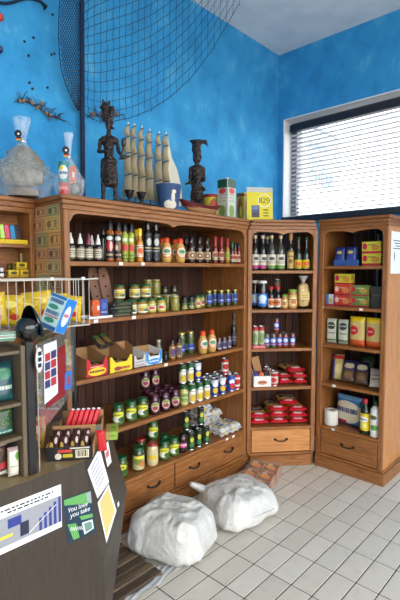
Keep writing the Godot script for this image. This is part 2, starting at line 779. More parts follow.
func make_materials() -> void:
	var h0 := C(130, 80, 40)
	var h1 := C(172, 114, 60)
	var h2 := C(102, 58, 29)
	tex_mat("wood_v", streak(256, 256, h0, h1, h2, true, 3, 3), 0.42, Vector3(1.6, 0.8, 1.6))
	tex_mat("wood_h", streak(256, 256, h0, h1, h2, false, 4, 3), 0.42, Vector3(0.8, 1.6, 1.6))
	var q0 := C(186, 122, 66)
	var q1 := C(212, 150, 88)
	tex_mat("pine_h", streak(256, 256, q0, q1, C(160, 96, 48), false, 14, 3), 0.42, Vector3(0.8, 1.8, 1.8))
	tex_mat("wood_v_lit", streak(256, 256, q0, q1, C(160, 96, 48), true, 15, 4), 0.42, Vector3(1.8, 0.8, 1.8))  # end cabinet side: same cabinet wood, paler, its daylight put into the colour
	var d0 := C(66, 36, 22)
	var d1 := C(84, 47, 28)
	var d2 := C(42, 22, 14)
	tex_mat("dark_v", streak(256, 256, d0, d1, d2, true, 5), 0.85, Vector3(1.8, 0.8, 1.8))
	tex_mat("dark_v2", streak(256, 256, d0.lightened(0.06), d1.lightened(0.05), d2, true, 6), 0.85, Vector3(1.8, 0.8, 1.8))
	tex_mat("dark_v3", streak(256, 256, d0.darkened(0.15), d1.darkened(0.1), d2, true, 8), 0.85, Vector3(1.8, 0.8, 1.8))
	tex_mat("plaster", mottled(512, 1.0, [C(42, 142, 200), C(48, 151, 210), C(52, 156, 214), C(58, 161, 217), C(84, 174, 222)], 11), 0.8, Vector3(0.65, 0.5, 0.65), true)
	tex_mat("ceiling", mottled(256, 1.5, [C(222, 226, 228), C(230, 233, 234), C(236, 238, 238)], 12), 0.9, Vector3(0.4, 0.4, 0.4), true)
	for i in 4:
		var t: Color = [C(211, 203, 188), C(206, 198, 183), C(216, 209, 195), C(209, 202, 189)][i]
		tex_mat("tile%d" % i, mottled(128, 2.0, [t.darkened(0.03), t, t, t.lightened(0.03)], 20 + i), 0.38, Vector3(1.3, 1.3, 1.3), true)
	mat("grout", C(40, 34, 30), 0.9)
	var k := tex_mat("counter", streak(512, 512, C(54, 45, 36), C(66, 56, 45), C(38, 31, 25), true, 31), 0.34, Vector3(3.0, 1.2, 3.0), true)
	k.uv1_triplanar_sharpness = 4.0
	mat("white_paint", C(232, 233, 234), 0.5)
	mat("metal", C(190, 190, 190), 0.25, 1.0)
	mat("black_plastic", C(18, 18, 20), 0.3)
	mat("black_metal", C(30, 26, 24), 0.4, 0.3)
	mat("gold_lid", C(200, 170, 90), 0.3, 0.8)
	mat("cardboard", C(170, 128, 84), 0.85)
	mat("white_card", C(236, 236, 234), 0.7)
	film("pane", C(235, 245, 245), 0.06, 0.02)

# ------------------------------------------------------------------ room
func build_room() -> void:
	var X1 := 1.75
	var Z1 := 2.6
	# floor bed with tiles laid one by one
	var fl := struct("floor", box(Vector3(XW - 0.2, -0.12, ZW - 0.2), Vector3(X1 + 0.2, -0.0025, Z1 + 0.2), 0.0), mats["grout"])
	var px := 0.11
	var pz := 0.2245
	var tile := box(Vector3(0.003, -0.012, 0.003), Vector3(px - 0.003, 0.0, pz - 0.003), 0.0012)
	var far := nst()
	for i in range(-10, 38):
		for j in range(-12, 22):
			var x := -1.4 + i * px
			var z := -2.23 + j * pz
			if x < XW or x + px > X1 or z < ZW or z + pz > Z1:
				continue
			if i >= -5 and i < 11 and j >= -5 and j < 8:
				part(fl, "tile", tile, mats["tile%d" % rng.randi_range(0, 3)], Vector3(x, 0, z))
			else:
				add_box(far, Vector3(x + 0.0022, -0.012, z + 0.0022), Vector3(x + px - 0.0022, 0.0, z + pz - 0.0022), 0.0)
	var ft := part(fl, "further_tiles", far.commit(), mats["tile0"])
	ft.set_meta("kind", "stuff")
	struct("ceiling", box(Vector3(XW - 0.2, CEIL, ZW - 0.2), Vector3(X1 + 0.2, CEIL + 0.15, Z1 + 0.2), 0.0), mats["ceiling"])
	struct("wall_left", box(Vector3(XW - 0.2, 0, ZW - 0.2), Vector3(XW, CEIL, Z1 + 0.2), 0.0), mats["plaster"])
	struct("wall_behind", box(Vector3(XW, 0, Z1), Vector3(X1 + 0.2, CEIL, Z1 + 0.2), 0.0), mats["white_paint"])
	# window wall with its opening
	var wx0 := -2.385
	var wx1 := 1.4
	var wy0 := 1.95
	var wy1 := 2.925
	var st := nst()
	var zt := ZW - 0.2
	add_box(st, Vector3(XW, 0, zt), Vector3(X1 + 0.2, wy0, ZW), 0.0)
	add_box(st, Vector3(XW, wy1, zt), Vector3(X1 + 0.2, CEIL, ZW), 0.0)
	add_box(st, Vector3(XW, wy0, zt), Vector3(wx0, wy1, ZW), 0.0)
	add_box(st, Vector3(wx1, wy0, zt), Vector3(X1 + 0.2, wy1, ZW), 0.0)
	struct("wall_back", st.commit(), mats["plaster"])
	# shop front on the right: tall glass over a low wall
	st = nst()
	var gz0 := -3.5
	var gz1 := 2.4
	add_box(st, Vector3(X1, 0, ZW), Vector3(X1 + 0.2, 0.12, Z1), 0.0)
	add_box(st, Vector3(X1, 3.3, ZW), Vector3(X1 + 0.2, CEIL, Z1), 0.0)
	add_box(st, Vector3(X1, 0.12, ZW), Vector3(X1 + 0.2, 3.3, gz0), 0.0)
	add_box(st, Vector3(X1, 0.12, gz1), Vector3(X1 + 0.2, 3.3, Z1), 0.0)
	struct("wall_right", st.commit(), mats["white_paint"])
	var w2 := Node3D.new()
	w2.name = "window_2"
	add_child(w2)
	w2.set_meta("kind", "structure")
	for i in 4:
		var za := gz0 + (gz1 - gz0) * i / 4.0
		var zb := gz0 + (gz1 - gz0) * (i + 1) / 4.0
		part(w2, "glass_pane", box(Vector3(X1 + 0.09, 0.18, za + 0.03), Vector3(X1 + 0.096, 3.24, zb - 0.03), 0.0), mats["pane"])
		var fr := nst()
		add_box(fr, Vector3(X1 + 0.06, 0.12, za), Vector3(X1 + 0.13, 3.3, za + 0.03))
		add_box(fr, Vector3(X1 + 0.06, 0.12, zb - 0.03), Vector3(X1 + 0.13, 3.3, zb))
		add_box(fr, Vector3(X1 + 0.06, 0.12, za + 0.03), Vector3(X1 + 0.13, 0.18, zb - 0.03))
		add_box(fr, Vector3(X1 + 0.06, 3.24, za + 0.03), Vector3(X1 + 0.13, 3.3, zb - 0.03))
		part(w2, "window_frame", fr.commit(), mats["white_paint"])
	# high window: reveal lining, frame, glass, sill
	var w := Node3D.new()
	w.name = "window_1"
	add_child(w)
	w.set_meta("kind", "structure")
	st = nst()
	add_box(st, Vector3(wx0, wy0, zt), Vector3(wx0 + 0.012, wy1, ZW + 0.012), 0.002)
	add_box(st, Vector3(wx1 - 0.012, wy0, zt), Vector3(wx1, wy1, ZW + 0.012), 0.002)
	add_box(st, Vector3(wx0 + 0.012, wy1 - 0.012, zt), Vector3(wx1 - 0.012, wy1, ZW + 0.012), 0.002)
	part(w, "reveal_lining", st.commit(), mats["white_paint"])
	var fd := mat("frame_grey", C(120, 124, 130), 0.5)
	var fx := [wx0 + 0.012, -0.95, 0.2, wx1 - 0.012]
	for i in 3:
		var fr := nst()
		var a: float = fx[i]
		var b: float = fx[i + 1]
		var za := zt + 0.02
		var zb := zt + 0.08
		add_box(fr, Vector3(a, wy0, za), Vector3(a + 0.06, wy1 - 0.012, zb))
		add_box(fr, Vector3(b - 0.06, wy0, za), Vector3(b, wy1 - 0.012, zb))
		add_box(fr, Vector3(a + 0.06, wy0, za), Vector3(b - 0.06, wy0 + 0.06, zb))
		add_box(fr, Vector3(a + 0.06, wy1 - 0.072, za), Vector3(b - 0.06, wy1 - 0.012, zb))
		part(w, "window_frame", fr.commit(), fd)
		part(w, "glass_pane", box(Vector3(a + 0.06, wy0 + 0.06, zt + 0.04), Vector3(b - 0.06, wy1 - 0.072, zt + 0.046), 0.0), mats["pane"])
	part(w, "window_sill", box(Vector3(wx0 + 0.02, wy0 - 0.005, ZW - 0.11), Vector3(wx1 - 0.02, wy0 + 0.05, ZW + 0.06), 0.004), mat("sill_slate", C(42, 46, 54), 0.35))
	# venetian blind
	var bl := thing("venetian_blind", "white venetian blind with a dark headrail in the high window", "blind", Vector3(0, 0, ZW - 0.055))
	var bx0 := wx0 + 0.05
	var bx1 := wx1 - 0.03
	part(bl, "headrail", box(Vector3(bx0, 2.805, -0.03), Vector3(bx1, 2.87, 0.035), 0.003), mat("headrail", C(34, 36, 48), 0.4))
	part(bl, "bottom_rail", box(Vector3(bx0, 2.004, -0.022), Vector3(bx1, 2.02, 0.022), 0.003), mats["white_card"])
	var slat := box(Vector3(bx0, -0.0015, -0.024), Vector3(bx1, 0.0015, 0.024), 0.0006)
	var sc := mat("slat", C(186, 189, 194), 0.45)
	for i in 19:
		part(bl, "slat", slat, sc, Vector3(0, 2.045 + i * 0.0405, 0), Vector3(-0.07, 0, 0))
	for x in [-2.2, -1.5, -0.6, 0.3, 1.1]:
		for s in [-0.025, 0.025]:
			part(bl, "ladder_cord", box(Vector3(x - 0.0012, 2.02, s - 0.001), Vector3(x + 0.0012, 2.806, s + 0.001), 0.0), sc)
	# projecting sign outside, seen through the blind
	var sx := -2.32
	var sg := thing("street_sign", "white hanging sign with light blue capital letters outside the window", "sign", Vector3(sx, 0, 0))
	part(sg, "sign_panel", box(Vector3(-0.02, 2.36, -4.78), Vector3(0, 2.93, -3.94), 0.003), mats["white_card"])
	var cy := mat("cyan_letters", C(10, 120, 200), 0.5)
	for l in [["MARKEN", 2.765, 0.075, -4.05], ["TEXTIL", 2.61, 0.085, -4.06], ["CHEM", 2.455, 0.135, -4.08]]:
		var tm := text(l[0], l[2], 0.002)
		var e := tm.get_aabb().size
		part(sg, "lettering", tm, cy, Vector3(0.002, l[1], l[3] - e.x / 2 - 0.02), Vector3(0, PI / 2, 0))
	var bracket := nst()
	add_box(bracket, Vector3(-0.025, 2.93, -4.7), Vector3(0.005, 2.96, zt), 0.003)
	part(sg, "bracket", bracket.commit(), fd)

# ------------------------------------------------------------------ cabinets
func make_cabinet(called: String, label: String, W: float, D: float, shelves: Array, bottom: float, drawers: int, handles: int, planks: int, fronts: String, at: Vector3, turn: float, dl: bool, dr: bool) -> Node3D:
	var t := thing(called, label, "cabinet", at, turn)
	var top := 1.87
	var s := 0.028
	# local: x along the width, front at z = 0, back at z = -D
	part(t, "side_panel", box(Vector3(0, 0.0, -D), Vector3(s, top - 0.07, -0.02), 0.002), mats["wood_v"])
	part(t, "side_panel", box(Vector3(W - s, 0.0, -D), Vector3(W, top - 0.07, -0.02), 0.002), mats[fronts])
	var sw := 0.034
	part(t, "stile", box(Vector3(0, 0.1, -0.02), Vector3(sw, top - 0.07, 0), 0.003), mats["wood_v"])
	part(t, "stile", box(Vector3(W - sw, 0.1, -0.02), Vector3(W, top - 0.07, 0), 0.003), mats["wood_v"])
	part(t, "top_board", box(Vector3(0.0, top - 0.07, -D), Vector3(W, top - 0.035, -0.02), 0.002), mats["wood_h"])
	# stepped moulding
	var c := nst()
	var ol := 0.02 if dl else 0.0
	var orr := 0.02 if dr else 0.0
	if called == "corner_cabinet":
		ol = -0.026
		orr = -0.03
	add_box(c, Vector3(-ol * 0.3, top - 0.07, -0.02), Vector3(W + orr * 0.3, top - 0.045, 0.006), 0.003)
	add_box(c, Vector3(-ol * 0.6, top - 0.045, -0.02), Vector3(W + orr * 0.6, top - 0.022, 0.014), 0.004)
	add_box(c, Vector3(-ol, top - 0.022, -0.02), Vector3(W + orr, top, 0.024), 0.005)
	add_box(c, Vector3(max(-ol, 0.0) - max(ol, 0.0), top - 0.022, -D), Vector3(W + orr, top, -0.02), 0.0)
	add_box(c, Vector3(-ol * 0.3, top - 0.035, -D), Vector3(W + orr * 0.3, top - 0.022, -0.02), 0.0)
	part(t, "cornice", c.commit(), mats["wood_h"])
	# scalloped valance under the moulding
	var poly := PackedVector2Array()
	poly.append(Vector2(sw, top - 0.07))
	poly.append(Vector2(W - sw, top - 0.07))
	var n := 60
	for i in n + 1:
		var x: float = W - sw - (W - 2 * sw) * i / n
		var e: float = min(x - sw, W - sw - x)
		var y := 0.014
		if e < 0.06:
			y += 0.05 * (1.0 - sqrt(max(0.0, 1.0 - pow(1.0 - max(e, 0.0) / 0.06, 2))))
		var m: float = abs(x - W / 2)
		y += 0.02 * exp(-m / 0.028) + 0.006 * exp(-pow(m / 0.2, 2))
		poly.append(Vector2(x, top - 0.07 - y))
	part(t, "valance", extrude(poly, -0.02, -0.002), mats["wood_h"])
	for y in shelves:
		part(t, "shelf", box(Vector3(s, y - 0.024, -D + 0.012), Vector3(W - s, y, -0.004), 0.003), mats["wood_h"])
	part(t, "bottom_board", box(Vector3(s, bottom - 0.02, -D + 0.012), Vector3(W - s, bottom, 0.004), 0.003), mats["wood_h"])
	for i in planks:
		var a := s + (W - 2 * s) * i / planks
		var b := s + (W - 2 * s) * (i + 1) / planks
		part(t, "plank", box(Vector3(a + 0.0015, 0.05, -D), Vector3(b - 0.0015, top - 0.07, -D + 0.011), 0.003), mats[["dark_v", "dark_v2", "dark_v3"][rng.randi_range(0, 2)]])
	# plinth
	var p := nst()
	add_box(p, Vector3(-ol, 0, -0.05), Vector3(W + orr, 0.085, 0.018), 0.003)
	add_box(p, Vector3(-ol * 0.5, 0.085, -0.05), Vector3(W + orr * 0.5, 0.103, 0.008), 0.005)
	if dr:
		add_box(p, Vector3(W, 0, -D), Vector3(W + orr, 0.085, -0.05), 0.003)
		add_box(p, Vector3(W, 0.085, -D), Vector3(W + orr * 0.5, 0.103, -0.05), 0.005)
	part(t, "plinth", p.commit(), mats["wood_h"])
	for i in drawers:
		var a := sw + (W - 2 * sw) * i / drawers
		var b := sw + (W - 2 * sw) * (i + 1) / drawers
		var d := part(t, "drawer", box(Vector3(a + 0.004, 0.108, -0.02), Vector3(b - 0.004, bottom - 0.024, 0.002), 0.004), mats["pine_h" if called == "corner_cabinet" else "wood_h"])
		for hI in handles:
			var hx: float = lerp(a, b, (hI + 0.5) / handles)
			var hy := (0.108 + bottom - 0.024) * 0.5 + 0.012
			var hs := nst()
			add_tube(hs, [Vector3(hx - 0.045, hy, 0.002), Vector3(hx - 0.04, hy - 0.004, 0.014), Vector3(hx - 0.02, hy - 0.009, 0.02), Vector3(hx, hy - 0.011, 0.022), Vector3(hx + 0.02, hy - 0.009, 0.02), Vector3(hx + 0.04, hy - 0.004, 0.014), Vector3(hx + 0.045, hy, 0.002)], 0.0045, 8)
			add_box(hs, Vector3(hx - 0.055, hy - 0.008, 0.0015), Vector3(hx - 0.034, hy + 0.008, 0.005), 0.001)
			add_box(hs, Vector3(hx + 0.034, hy - 0.008, 0.0015), Vector3(hx + 0.055, hy + 0.008, 0.005), 0.001)
			part(d, "handle", hs.commit(), mats["black_metal"])
	return t

var S_MAIN := [0.295, 0.611, 0.928, 1.24, 1.545]
var S_MID := [0.305, 0.612, 0.908, 1.203, 1.497]
var S_RIGHT := [0.32, 0.65, 0.946, 1.232, 1.53]

func build_cabinets() -> void:
	var m := make_cabinet("wide_cabinet", "wide wooden shelf cabinet with two drawers along the blue wall", 1.495, 0.43, S_MAIN.slice(1), 0.295, 2, 2, 25, "wood_v", Vector3(XF, 0, -1.155), PI / 2, true, false)
	# banknotes pasted on its end panel
	var notes := [C(196, 166, 104), C(202, 144, 96), C(214, 182, 110), C(184, 136, 96), C(176, 168, 118), C(210, 172, 96), C(170, 154, 98), C(216, 154, 80)]
	var nm := []
	for i in notes.size():
		var c: Color = notes[i]
		nm.append(prn("note%d" % i, c, [["r", 0.06, 0.1, 0.88, 0.8, c.darkened(0.18)], ["r", 0.12, 0.18, 0.76, 0.64, c.lightened(0.12)], ["e", 0.3, 0.5, 0.14, 0.26, c.darkened(0.4)], ["e", 0.7, 0.5, 0.1, 0.2, c.darkened(0.25)], ["t", 0.42, 0.25, 0.4, 0.08, c.darkened(0.45)], ["t", 0.45, 0.7, 0.4, 0.06, c.darkened(0.4)], ["s", 0.1, 0.1, 0.8, 0.8, c.darkened(0.3), 60]], 0.75))
	var y := 1.832
	var row := 0
	while y > 0.85:
		var h := 0.062 + 0.012 * (row % 3)
		var x := 0.03
		while x < 0.36:
			var w := 0.118 + 0.02 * ((row * 7 + int(x * 40)) % 3)
			var n := part(m, "banknote", bb(min(w, 0.42 - x), h, 0.0012, 0.0), nm[rng.randi_range(0, 7)], Vector3(-0.001 - 0.0004 * (row % 2), y - h, -x - w / 2), Vector3(0, -PI / 2, 0))
			n.rotate_object_local(Vector3(0, 0, 1), rng.randf_range(-0.03, 0.03))
			x += w + 0.001
		y -= h - 0.001
		row += 1
	var d := MB - MA
	make_cabinet("corner_cabinet", "narrow wooden corner cabinet with a pale pine drawer set between two others", d.length() - 0.008, 0.32, S_MID.slice(1), 0.305, 1, 1, 8, "wood_v", MA + d.normalized() * 0.004 + Vector3(-0.76, 0, -0.65) * 0.003, atan2(-d.z, d.x), false, false)
	var r := make_cabinet("end_cabinet", "wooden shelf cabinet below the window with toilet roll and cleaning bottles", 0.505, 0.42, S_RIGHT.slice(1), 0.32, 1, 1, 8, "wood_v_lit", Vector3(-1.637, 0, ZF), 0.0, false, true)
	part(r, "filler_strip", box(Vector3(-0.0075, 0.0, -0.25), Vector3(-0.0005, 1.86, -0.004), 0.0), mats["wood_v"])
	part(r, "shelf_track", box(Vector3(0.27, 0.34, -0.408), Vector3(0.285, 1.78, -0.404), 0.0), mat("track", C(150, 150, 150), 0.5, 0.6))
	# notice on the end panel
	var nx := 0.506
	var no := thing("paper_notice", "white printed notice with black drawing on the cabinet end panel", "notice", Vector3(-1.637 + nx, 0, ZF))
	part(no, "sheet", box(Vector3(0, 1.475, -0.30), Vector3(0.001, 1.765, -0.05), 0.0), mats["white_card"])
	var ink := mat("ink", C(40, 42, 48), 0.7)
	var nst_ := nst()
	for i in 4:
		add_box(nst_, Vector3(0.001, 1.70 - i * 0.018, -0.27 + 0.03 * (i % 2)), Vector3(0.0014, 1.706 - i * 0.018, -0.09 - 0.02 * (i % 3)), 0.0)
	part(no, "print", nst_.commit(), ink)
	var leaf := extrude(PackedVector2Array([Vector2(0, 0.03), Vector2(0.007, 0.01), Vector2(0.009, -0.01), Vector2(0.004, -0.03), Vector2(0, -0.045), Vector2(-0.004, -0.03), Vector2(-0.009, -0.01), Vector2(-0.007, 0.01)]), 0.001, 0.0014)
	part(no, "drawing", leaf, ink, Vector3(0, 1.6, -0.115), Vector3(0, PI / 2, 0))
	# shallow shelf unit further along the wall
	var f := thing("wall_shelf", "shallow honey wooden wall shelf holding small coloured packets", "shelf", Vector3(-2.29, 0, -1.150), PI / 2)
	# local x runs along the wall away from the camera
	var W0 := -0.75
	part(f, "side_panel", box(Vector3(-0.026, 0.9, -0.15), Vector3(-0.002, 1.80, 0), 0.002), mats["wood_v"])
	part(f, "side_panel", box(Vector3(W0, 0.9, -0.15), Vector3(W0 + 0.025, 1.80, 0), 0.002), mats["wood_v"])
	part(f, "back_panel", box(Vector3(W0 + 0.025, 0.9, -0.15), Vector3(-0.027, 1.80, -0.14), 0.0), mats["wood_h"])
	for y2 in [1.285, 1.46, 1.635]:
		part(f, "shelf", box(Vector3(W0 + 0.025, y2 - 0.018, -0.139), Vector3(-0.027, y2, -0.002), 0.002), mats["wood_h"])
	var cc := nst()
	add_box(cc, Vector3(W0, 1.80, -0.15), Vector3(-0.002, 1.825, 0.006), 0.003)
	add_box(cc, Vector3(W0, 1.825, -0.15), Vector3(-0.002, 1.85, 0.016), 0.004)
	add_box(cc, Vector3(W0, 1.85, -0.15), Vector3(-0.002, 1.875, 0.026), 0.005)
	part(f, "cornice", cc.commit(), mats["wood_h"])
	# its goods
	var fp := func(px: float, yy: float, dep: float) -> Vector3:
		return col(Vector3(-2.29 - dep, yy, 0), Vector3(0, 0, -1), px)
	var cols := [["lime", C(160, 210, 30), 2.5], ["pink", C(225, 70, 110), 7.8], ["light blue", C(60, 150, 205), 13.3], ["charcoal", C(60, 54, 66), 18.5]]
	for q in cols:
		var p: Vector3 = fp.call(q[2], 1.662, 0.05)
		var o := single("lighter_packet", bb(0.026, 0.075, 0.02, 0.004), gloss("pk" + q[0], q[1], 0.25), "small %s packet leaning on the wall shelf" % q[0], "packet", p, Vector3(0, PI / 2 , 0.0), "coloured packets on the wall shelf")
		o.rotate_object_local(Vector3(0, 0, 1), 0.12)
	single("yellow_display_tray", bb(0.2, 0.024, 0.05, 0.002), mat("tray_yellow", C(235, 200, 20), 0.5), "flat yellow tray under the coloured packets on the wall shelf", "tray", fp.call(9.0, 1.636, 0.055), Vector3(0, PI / 2, 0))
	var yb := prn("yellow_box", C(222, 190, 30), [["r", 0, 0.75, 1, 0.25, C(190, 150, 20)], ["e", 0.5, 0.4, 0.3, 0.2, C(80, 70, 20)], ["t", 0.1, 0.65, 0.8, 0.08, C(60, 50, 20)]])
	for q in [[12.5, 0.0], [24.0, 0.0], [20.5, 0.041]]:
		single("small_yellow_box", bb(0.058, 0.04, 0.04, 0.002), yb, "small yellow tea box stacked on the wall shelf", "box", fp.call(q[0], 1.461 + q[1], 0.05), Vector3(0, PI / 2, 0), "yellow tea boxes on the wall shelf")
	single("dark_striped_box", bb(0.05, 0.075, 0.03, 0.002), prn("dkbox", C(40, 50, 56), [["r", 0.3, 0, 0.15, 1, C(210, 190, 40)], ["r", 0.7, 0, 0.15, 1, C(210, 190, 40)]]), "dark box with yellow stripes behind the yellow tea boxes", "box", fp.call(13.5, 1.461, 0.11), Vector3(0, PI / 2, 0))
	var nt := thing("framed_banknote", "green banknote card leaning at the back of wall shelf", "card", fp.call(27.0, 1.461, 0.1), PI / 2)
	part(nt, "card", bb(0.075, 0.13, 0.002, 0.0), nm[4])
	var toy := thing("panda_figure", "tiny black and white toy figure on the wall shelf", "figurine", fp.call(1.8, 1.461, 0.04), PI / 2)
	part(toy, "body", sdf_mesh([[Vector3(0, 0.012, 0), Vector3(0, 0.02, 0), 0.012, 0.011], [Vector3(0, 0.04, 0), Vector3(0, 0.042, 0), 0.011, 0.011]], 0.004, 0.006), mats["white_card"])
	part(toy, "ears", sdf_mesh([[Vector3(-0.009, 0.05, 0), Vector3(-0.009, 0.052, 0), 0.005, 0.005], [Vector3(0.009, 0.05, 0), Vector3(0.009, 0.052, 0), 0.005, 0.005], [Vector3(-0.012, 0.026, 0.006), Vector3(0.012, 0.026, 0.006), 0.005, 0.005]], 0.003, 0.002), mats["black_plastic"])
	part(toy, "tail", sdf_mesh([[Vector3(0.01, 0.005, 0.006), Vector3(0.014, 0.004, 0.01), 0.005, 0.005]], 0.003, 0.002), mats["black_plastic"])

# ------------------------------------------------------------------ goods
# a place on a shelf: which cabinet, which shelf, pixel column, distance behind the front edge
func spot(cab: String, i: int, px: float, dep: float, yo := 0.0, hmid := 0.06) -> Vector3:
	var p: Vector3
	if cab == "main":
		var y: float = S_MAIN[i] + yo
		p = col(Vector3(XF - dep, y + hmid, 0), Vector3(0, 0, -1), px)
		p.y = y
	elif cab == "mid":
		var y: float = S_MID[i] + yo
		var d := (MB - MA).normalized()
		var n := Vector3(d.z, 0, -d.x)   # into the cabinet
		p = col(MA + n * dep + Vector3(0, y + hmid, 0), d, px)
		p.y = y
	else:
		var y: float = S_RIGHT[i] + yo
		p = col(Vector3(0, y + hmid, ZF - dep), Vector3(1, 0, 0), px)
		p.y = y
	p.y += 0.0012   # clear of the board
	return p

func face(cab: String) -> float:
	if cab == "main":
		return PI / 2
	if cab == "mid":
		var d := MB - MA
		return atan2(-d.z, d.x)
	return 0.0

# the label on round goods is turned roughly towards the shop
func round_turn(cab: String) -> float:
	return face(cab) - (0.5 if cab == "main" else 0.25) + rng.randf_range(-0.25, 0.25)

var kinds := {}

func bottle_kind(key: String, called: String, label: String, group: String, r: float, h: float, rn: float, sh: float, nk: float, cap_h: float, body: Material, cap: Material, lab: Material, l0: float, l1: float, rep := 2.0, cap_r := -1.0) -> void:
	if cap_r < 0:
		cap_r = rn + 0.002
	var hb := h - cap_h
	var pf := [0, 0.0, r * 0.86, 0.0, r * 0.97, 0.003, r, 0.008, r, sh, r * 0.96, sh + (nk - sh) * 0.2, r * 0.78, sh + (nk - sh) * 0.5, lerp(rn, r * 0.6, 0.4), sh + (nk - sh) * 0.8, rn, nk, rn, hb, 0, hb]
	var cp := [0, hb - 0.002, cap_r, hb - 0.002, cap_r, h - 0.003, cap_r * 0.85, h, 0, h]
	kinds[key] = {"called": called, "label": label, "group": group, "cat": "bottle", "parts": [["body", lathe(pf), body], ["cap", lathe(cp, 14), cap]]}
	if lab:
		kinds[key].parts.append(["label", lathe([r + 0.0004, l0, r + 0.0008, l0, r + 0.0008, l1, r + 0.0004, l1], 20, rep), lab])

func jar_kind(key: String, called: String, label: String, group: String, r: float, h: float, lid_h: float, body: Material, lid: Material, lab: Material, l0 := 0.2, l1 := 0.7, rep := 2.0) -> void:
	var hb := h - lid_h
	var pf := [0, 0.0, r * 0.85, 0.0, r * 0.97, 0.004, r, 0.01, r, hb * 0.8, r * 0.95, hb * 0.9, r * 0.84, hb * 0.97, r * 0.82, hb + 0.002, 0, hb + 0.002]
	var lr := r * 0.9
	var lp := [0, hb, lr, hb, lr, h - 0.002, lr - 0.002, h, lr * 0.8, h, lr * 0.78, h - 0.001, 0, h - 0.001]
	kinds[key] = {"called": called, "label": label, "group": group, "cat": "jar", "parts": [["glass", lathe(pf), body], ["lid", lathe(lp, 18), lid]]}
	if lab:
		kinds[key].parts.append(["label", lathe([r + 0.0003, hb * l0, r + 0.0008, hb * l0, r + 0.0008, hb * l1, r + 0.0003, hb * l1], 20, rep), lab])

func can_kind(key: String, called: String, label: String, group: String, r: float, h: float, wrap: Material, lid := "metal", rep := 2.0) -> void:
	var ends := [0, 0.0005, r * 0.93, 0.0005, r * 0.95, 0.0, r, 0.0, r, 0.004, r - 0.001, 0.005, r - 0.001, h - 0.005, r, h - 0.004, r, h, r * 0.95, h, r * 0.93, h - 0.003, 0, h - 0.003]
	kinds[key] = {"called": called, "label": label, "group": group, "cat": "can", "parts": [["tin", lathe(ends, 20), mats[lid]], ["wrapper", lathe([r - 0.0009, 0.006, r - 0.0002, 0.006, r - 0.0002, h - 0.006, r - 0.0009, h - 0.006], 20, rep), wrap]]}

func put(key: String, cab: String, i: int, dep: float, pxs: Array, yo := 0.0, where := "") -> void:
	var k: Dictionary = kinds[key]
	for px in pxs:
		var lab: String = k.label
		var grp: String = k.group
		if where != "":
			lab = lab.replace("@", where)
			grp = grp.replace("@", where)
		var t := thing(k.called, lab, k.cat, spot(cab, i, px, dep, yo), round_turn(cab), grp)
		for p in k.parts:
			part(t, p[0], p[1], p[2])

# printed carton
func carton(called: String, label: String, cab: String, i: int, px: float, dep: float, w: float, h: float, d: float, m: Material, yo := 0.0, group := "", turn := 0.0, cat := "box") -> Node3D:
	var t := thing(called, label, cat, spot(cab, i, px, dep + d / 2, yo, h / 2), face(cab) + turn, group)
	part(t, "carton", bb(w, h, d, 0.0015), m)
	return t

# open display tray with a scooped front
func tray(called: String, label: String, cab: String, i: int, px: float, dep: float, w: float, hf: float, hb: float, d: float, front: Material, side: Material, filler: Callable) -> Node3D:
	var t := thing(called, label, "tray", spot(cab, i, px, dep + d / 2, 0.0, hf / 2), face(cab))
	var th := 0.002
	var z1 := d / 2
	part(t, "base", bb(w, th, d, 0.0), mats["cardboard"])
	var fp := PackedVector2Array([Vector2(-w / 2, 0), Vector2(w / 2, 0), Vector2(w / 2, hf), Vector2(w / 2 - 0.012, hf), Vector2(w * 0.26, hf * 0.62), Vector2(-w * 0.26, hf * 0.62), Vector2(-w / 2 + 0.012, hf), Vector2(-w / 2, hf)])
	part(t, "front_panel", extrude(fp, z1 - th, z1), front)
	for s in [-1.0, 1.0]:
		var sp := PackedVector2Array([Vector2(-d / 2, 0), Vector2(d / 2 - th, 0), Vector2(d / 2 - th, hf), Vector2(d / 2 - 0.03, hf), Vector2(-d / 2 + 0.02, hb), Vector2(-d / 2, hb)])
		part(t, "side_flap", extrude(sp, -th / 2, th / 2), side, Vector3(s * (w / 2 - th / 2), 0, 0), Vector3(0, -PI / 2, 0))
	part(t, "back_flap", bb(w - 2 * th, hb, th, 0.0), mats["cardboard"], Vector3(0, 0, -d / 2 + th / 2))
	filler.call(t, w, d, hf)
	return t

func fill_bars(t: Node3D, w: float, d: float, hf: float, ms: Array, n: int, rows: int, where: String, called := "snack_bar", category := "bar") -> void:
	for j in rows:
		for i in n:
			var bw := (w - 0.008) / n
			inside(t, called, bb(bw * 0.9, hf * 0.55, (d - 0.02) / rows * 0.72, 0.003), ms[(i + j) % ms.size()], Vector3(-w / 2 + 0.004 + bw * (i + 0.5), 0.0065, d / 2 - 0.012 - (d - 0.02) / rows * (j + 0.5)), Vector3(-0.1, 0, 0), "small wrapped " + called.replace("_", " ") + " standing in " + where, category, "goods in " + where)

func price_tag(cab: String, i: int, px: float, turn_x := 0.0) -> void:
	var p := spot(cab, i, px, 0.0036 if i > 0 else -0.0044, -0.02, 0.01)
	single("price_tag", bb(0.026, 0.017, 0.0008, 0.0), mats["white_card"], "small white price tag on a cabinet shelf edge", "price tag", p, Vector3(0, face(cab), 0), "white price tags on shelf edges")

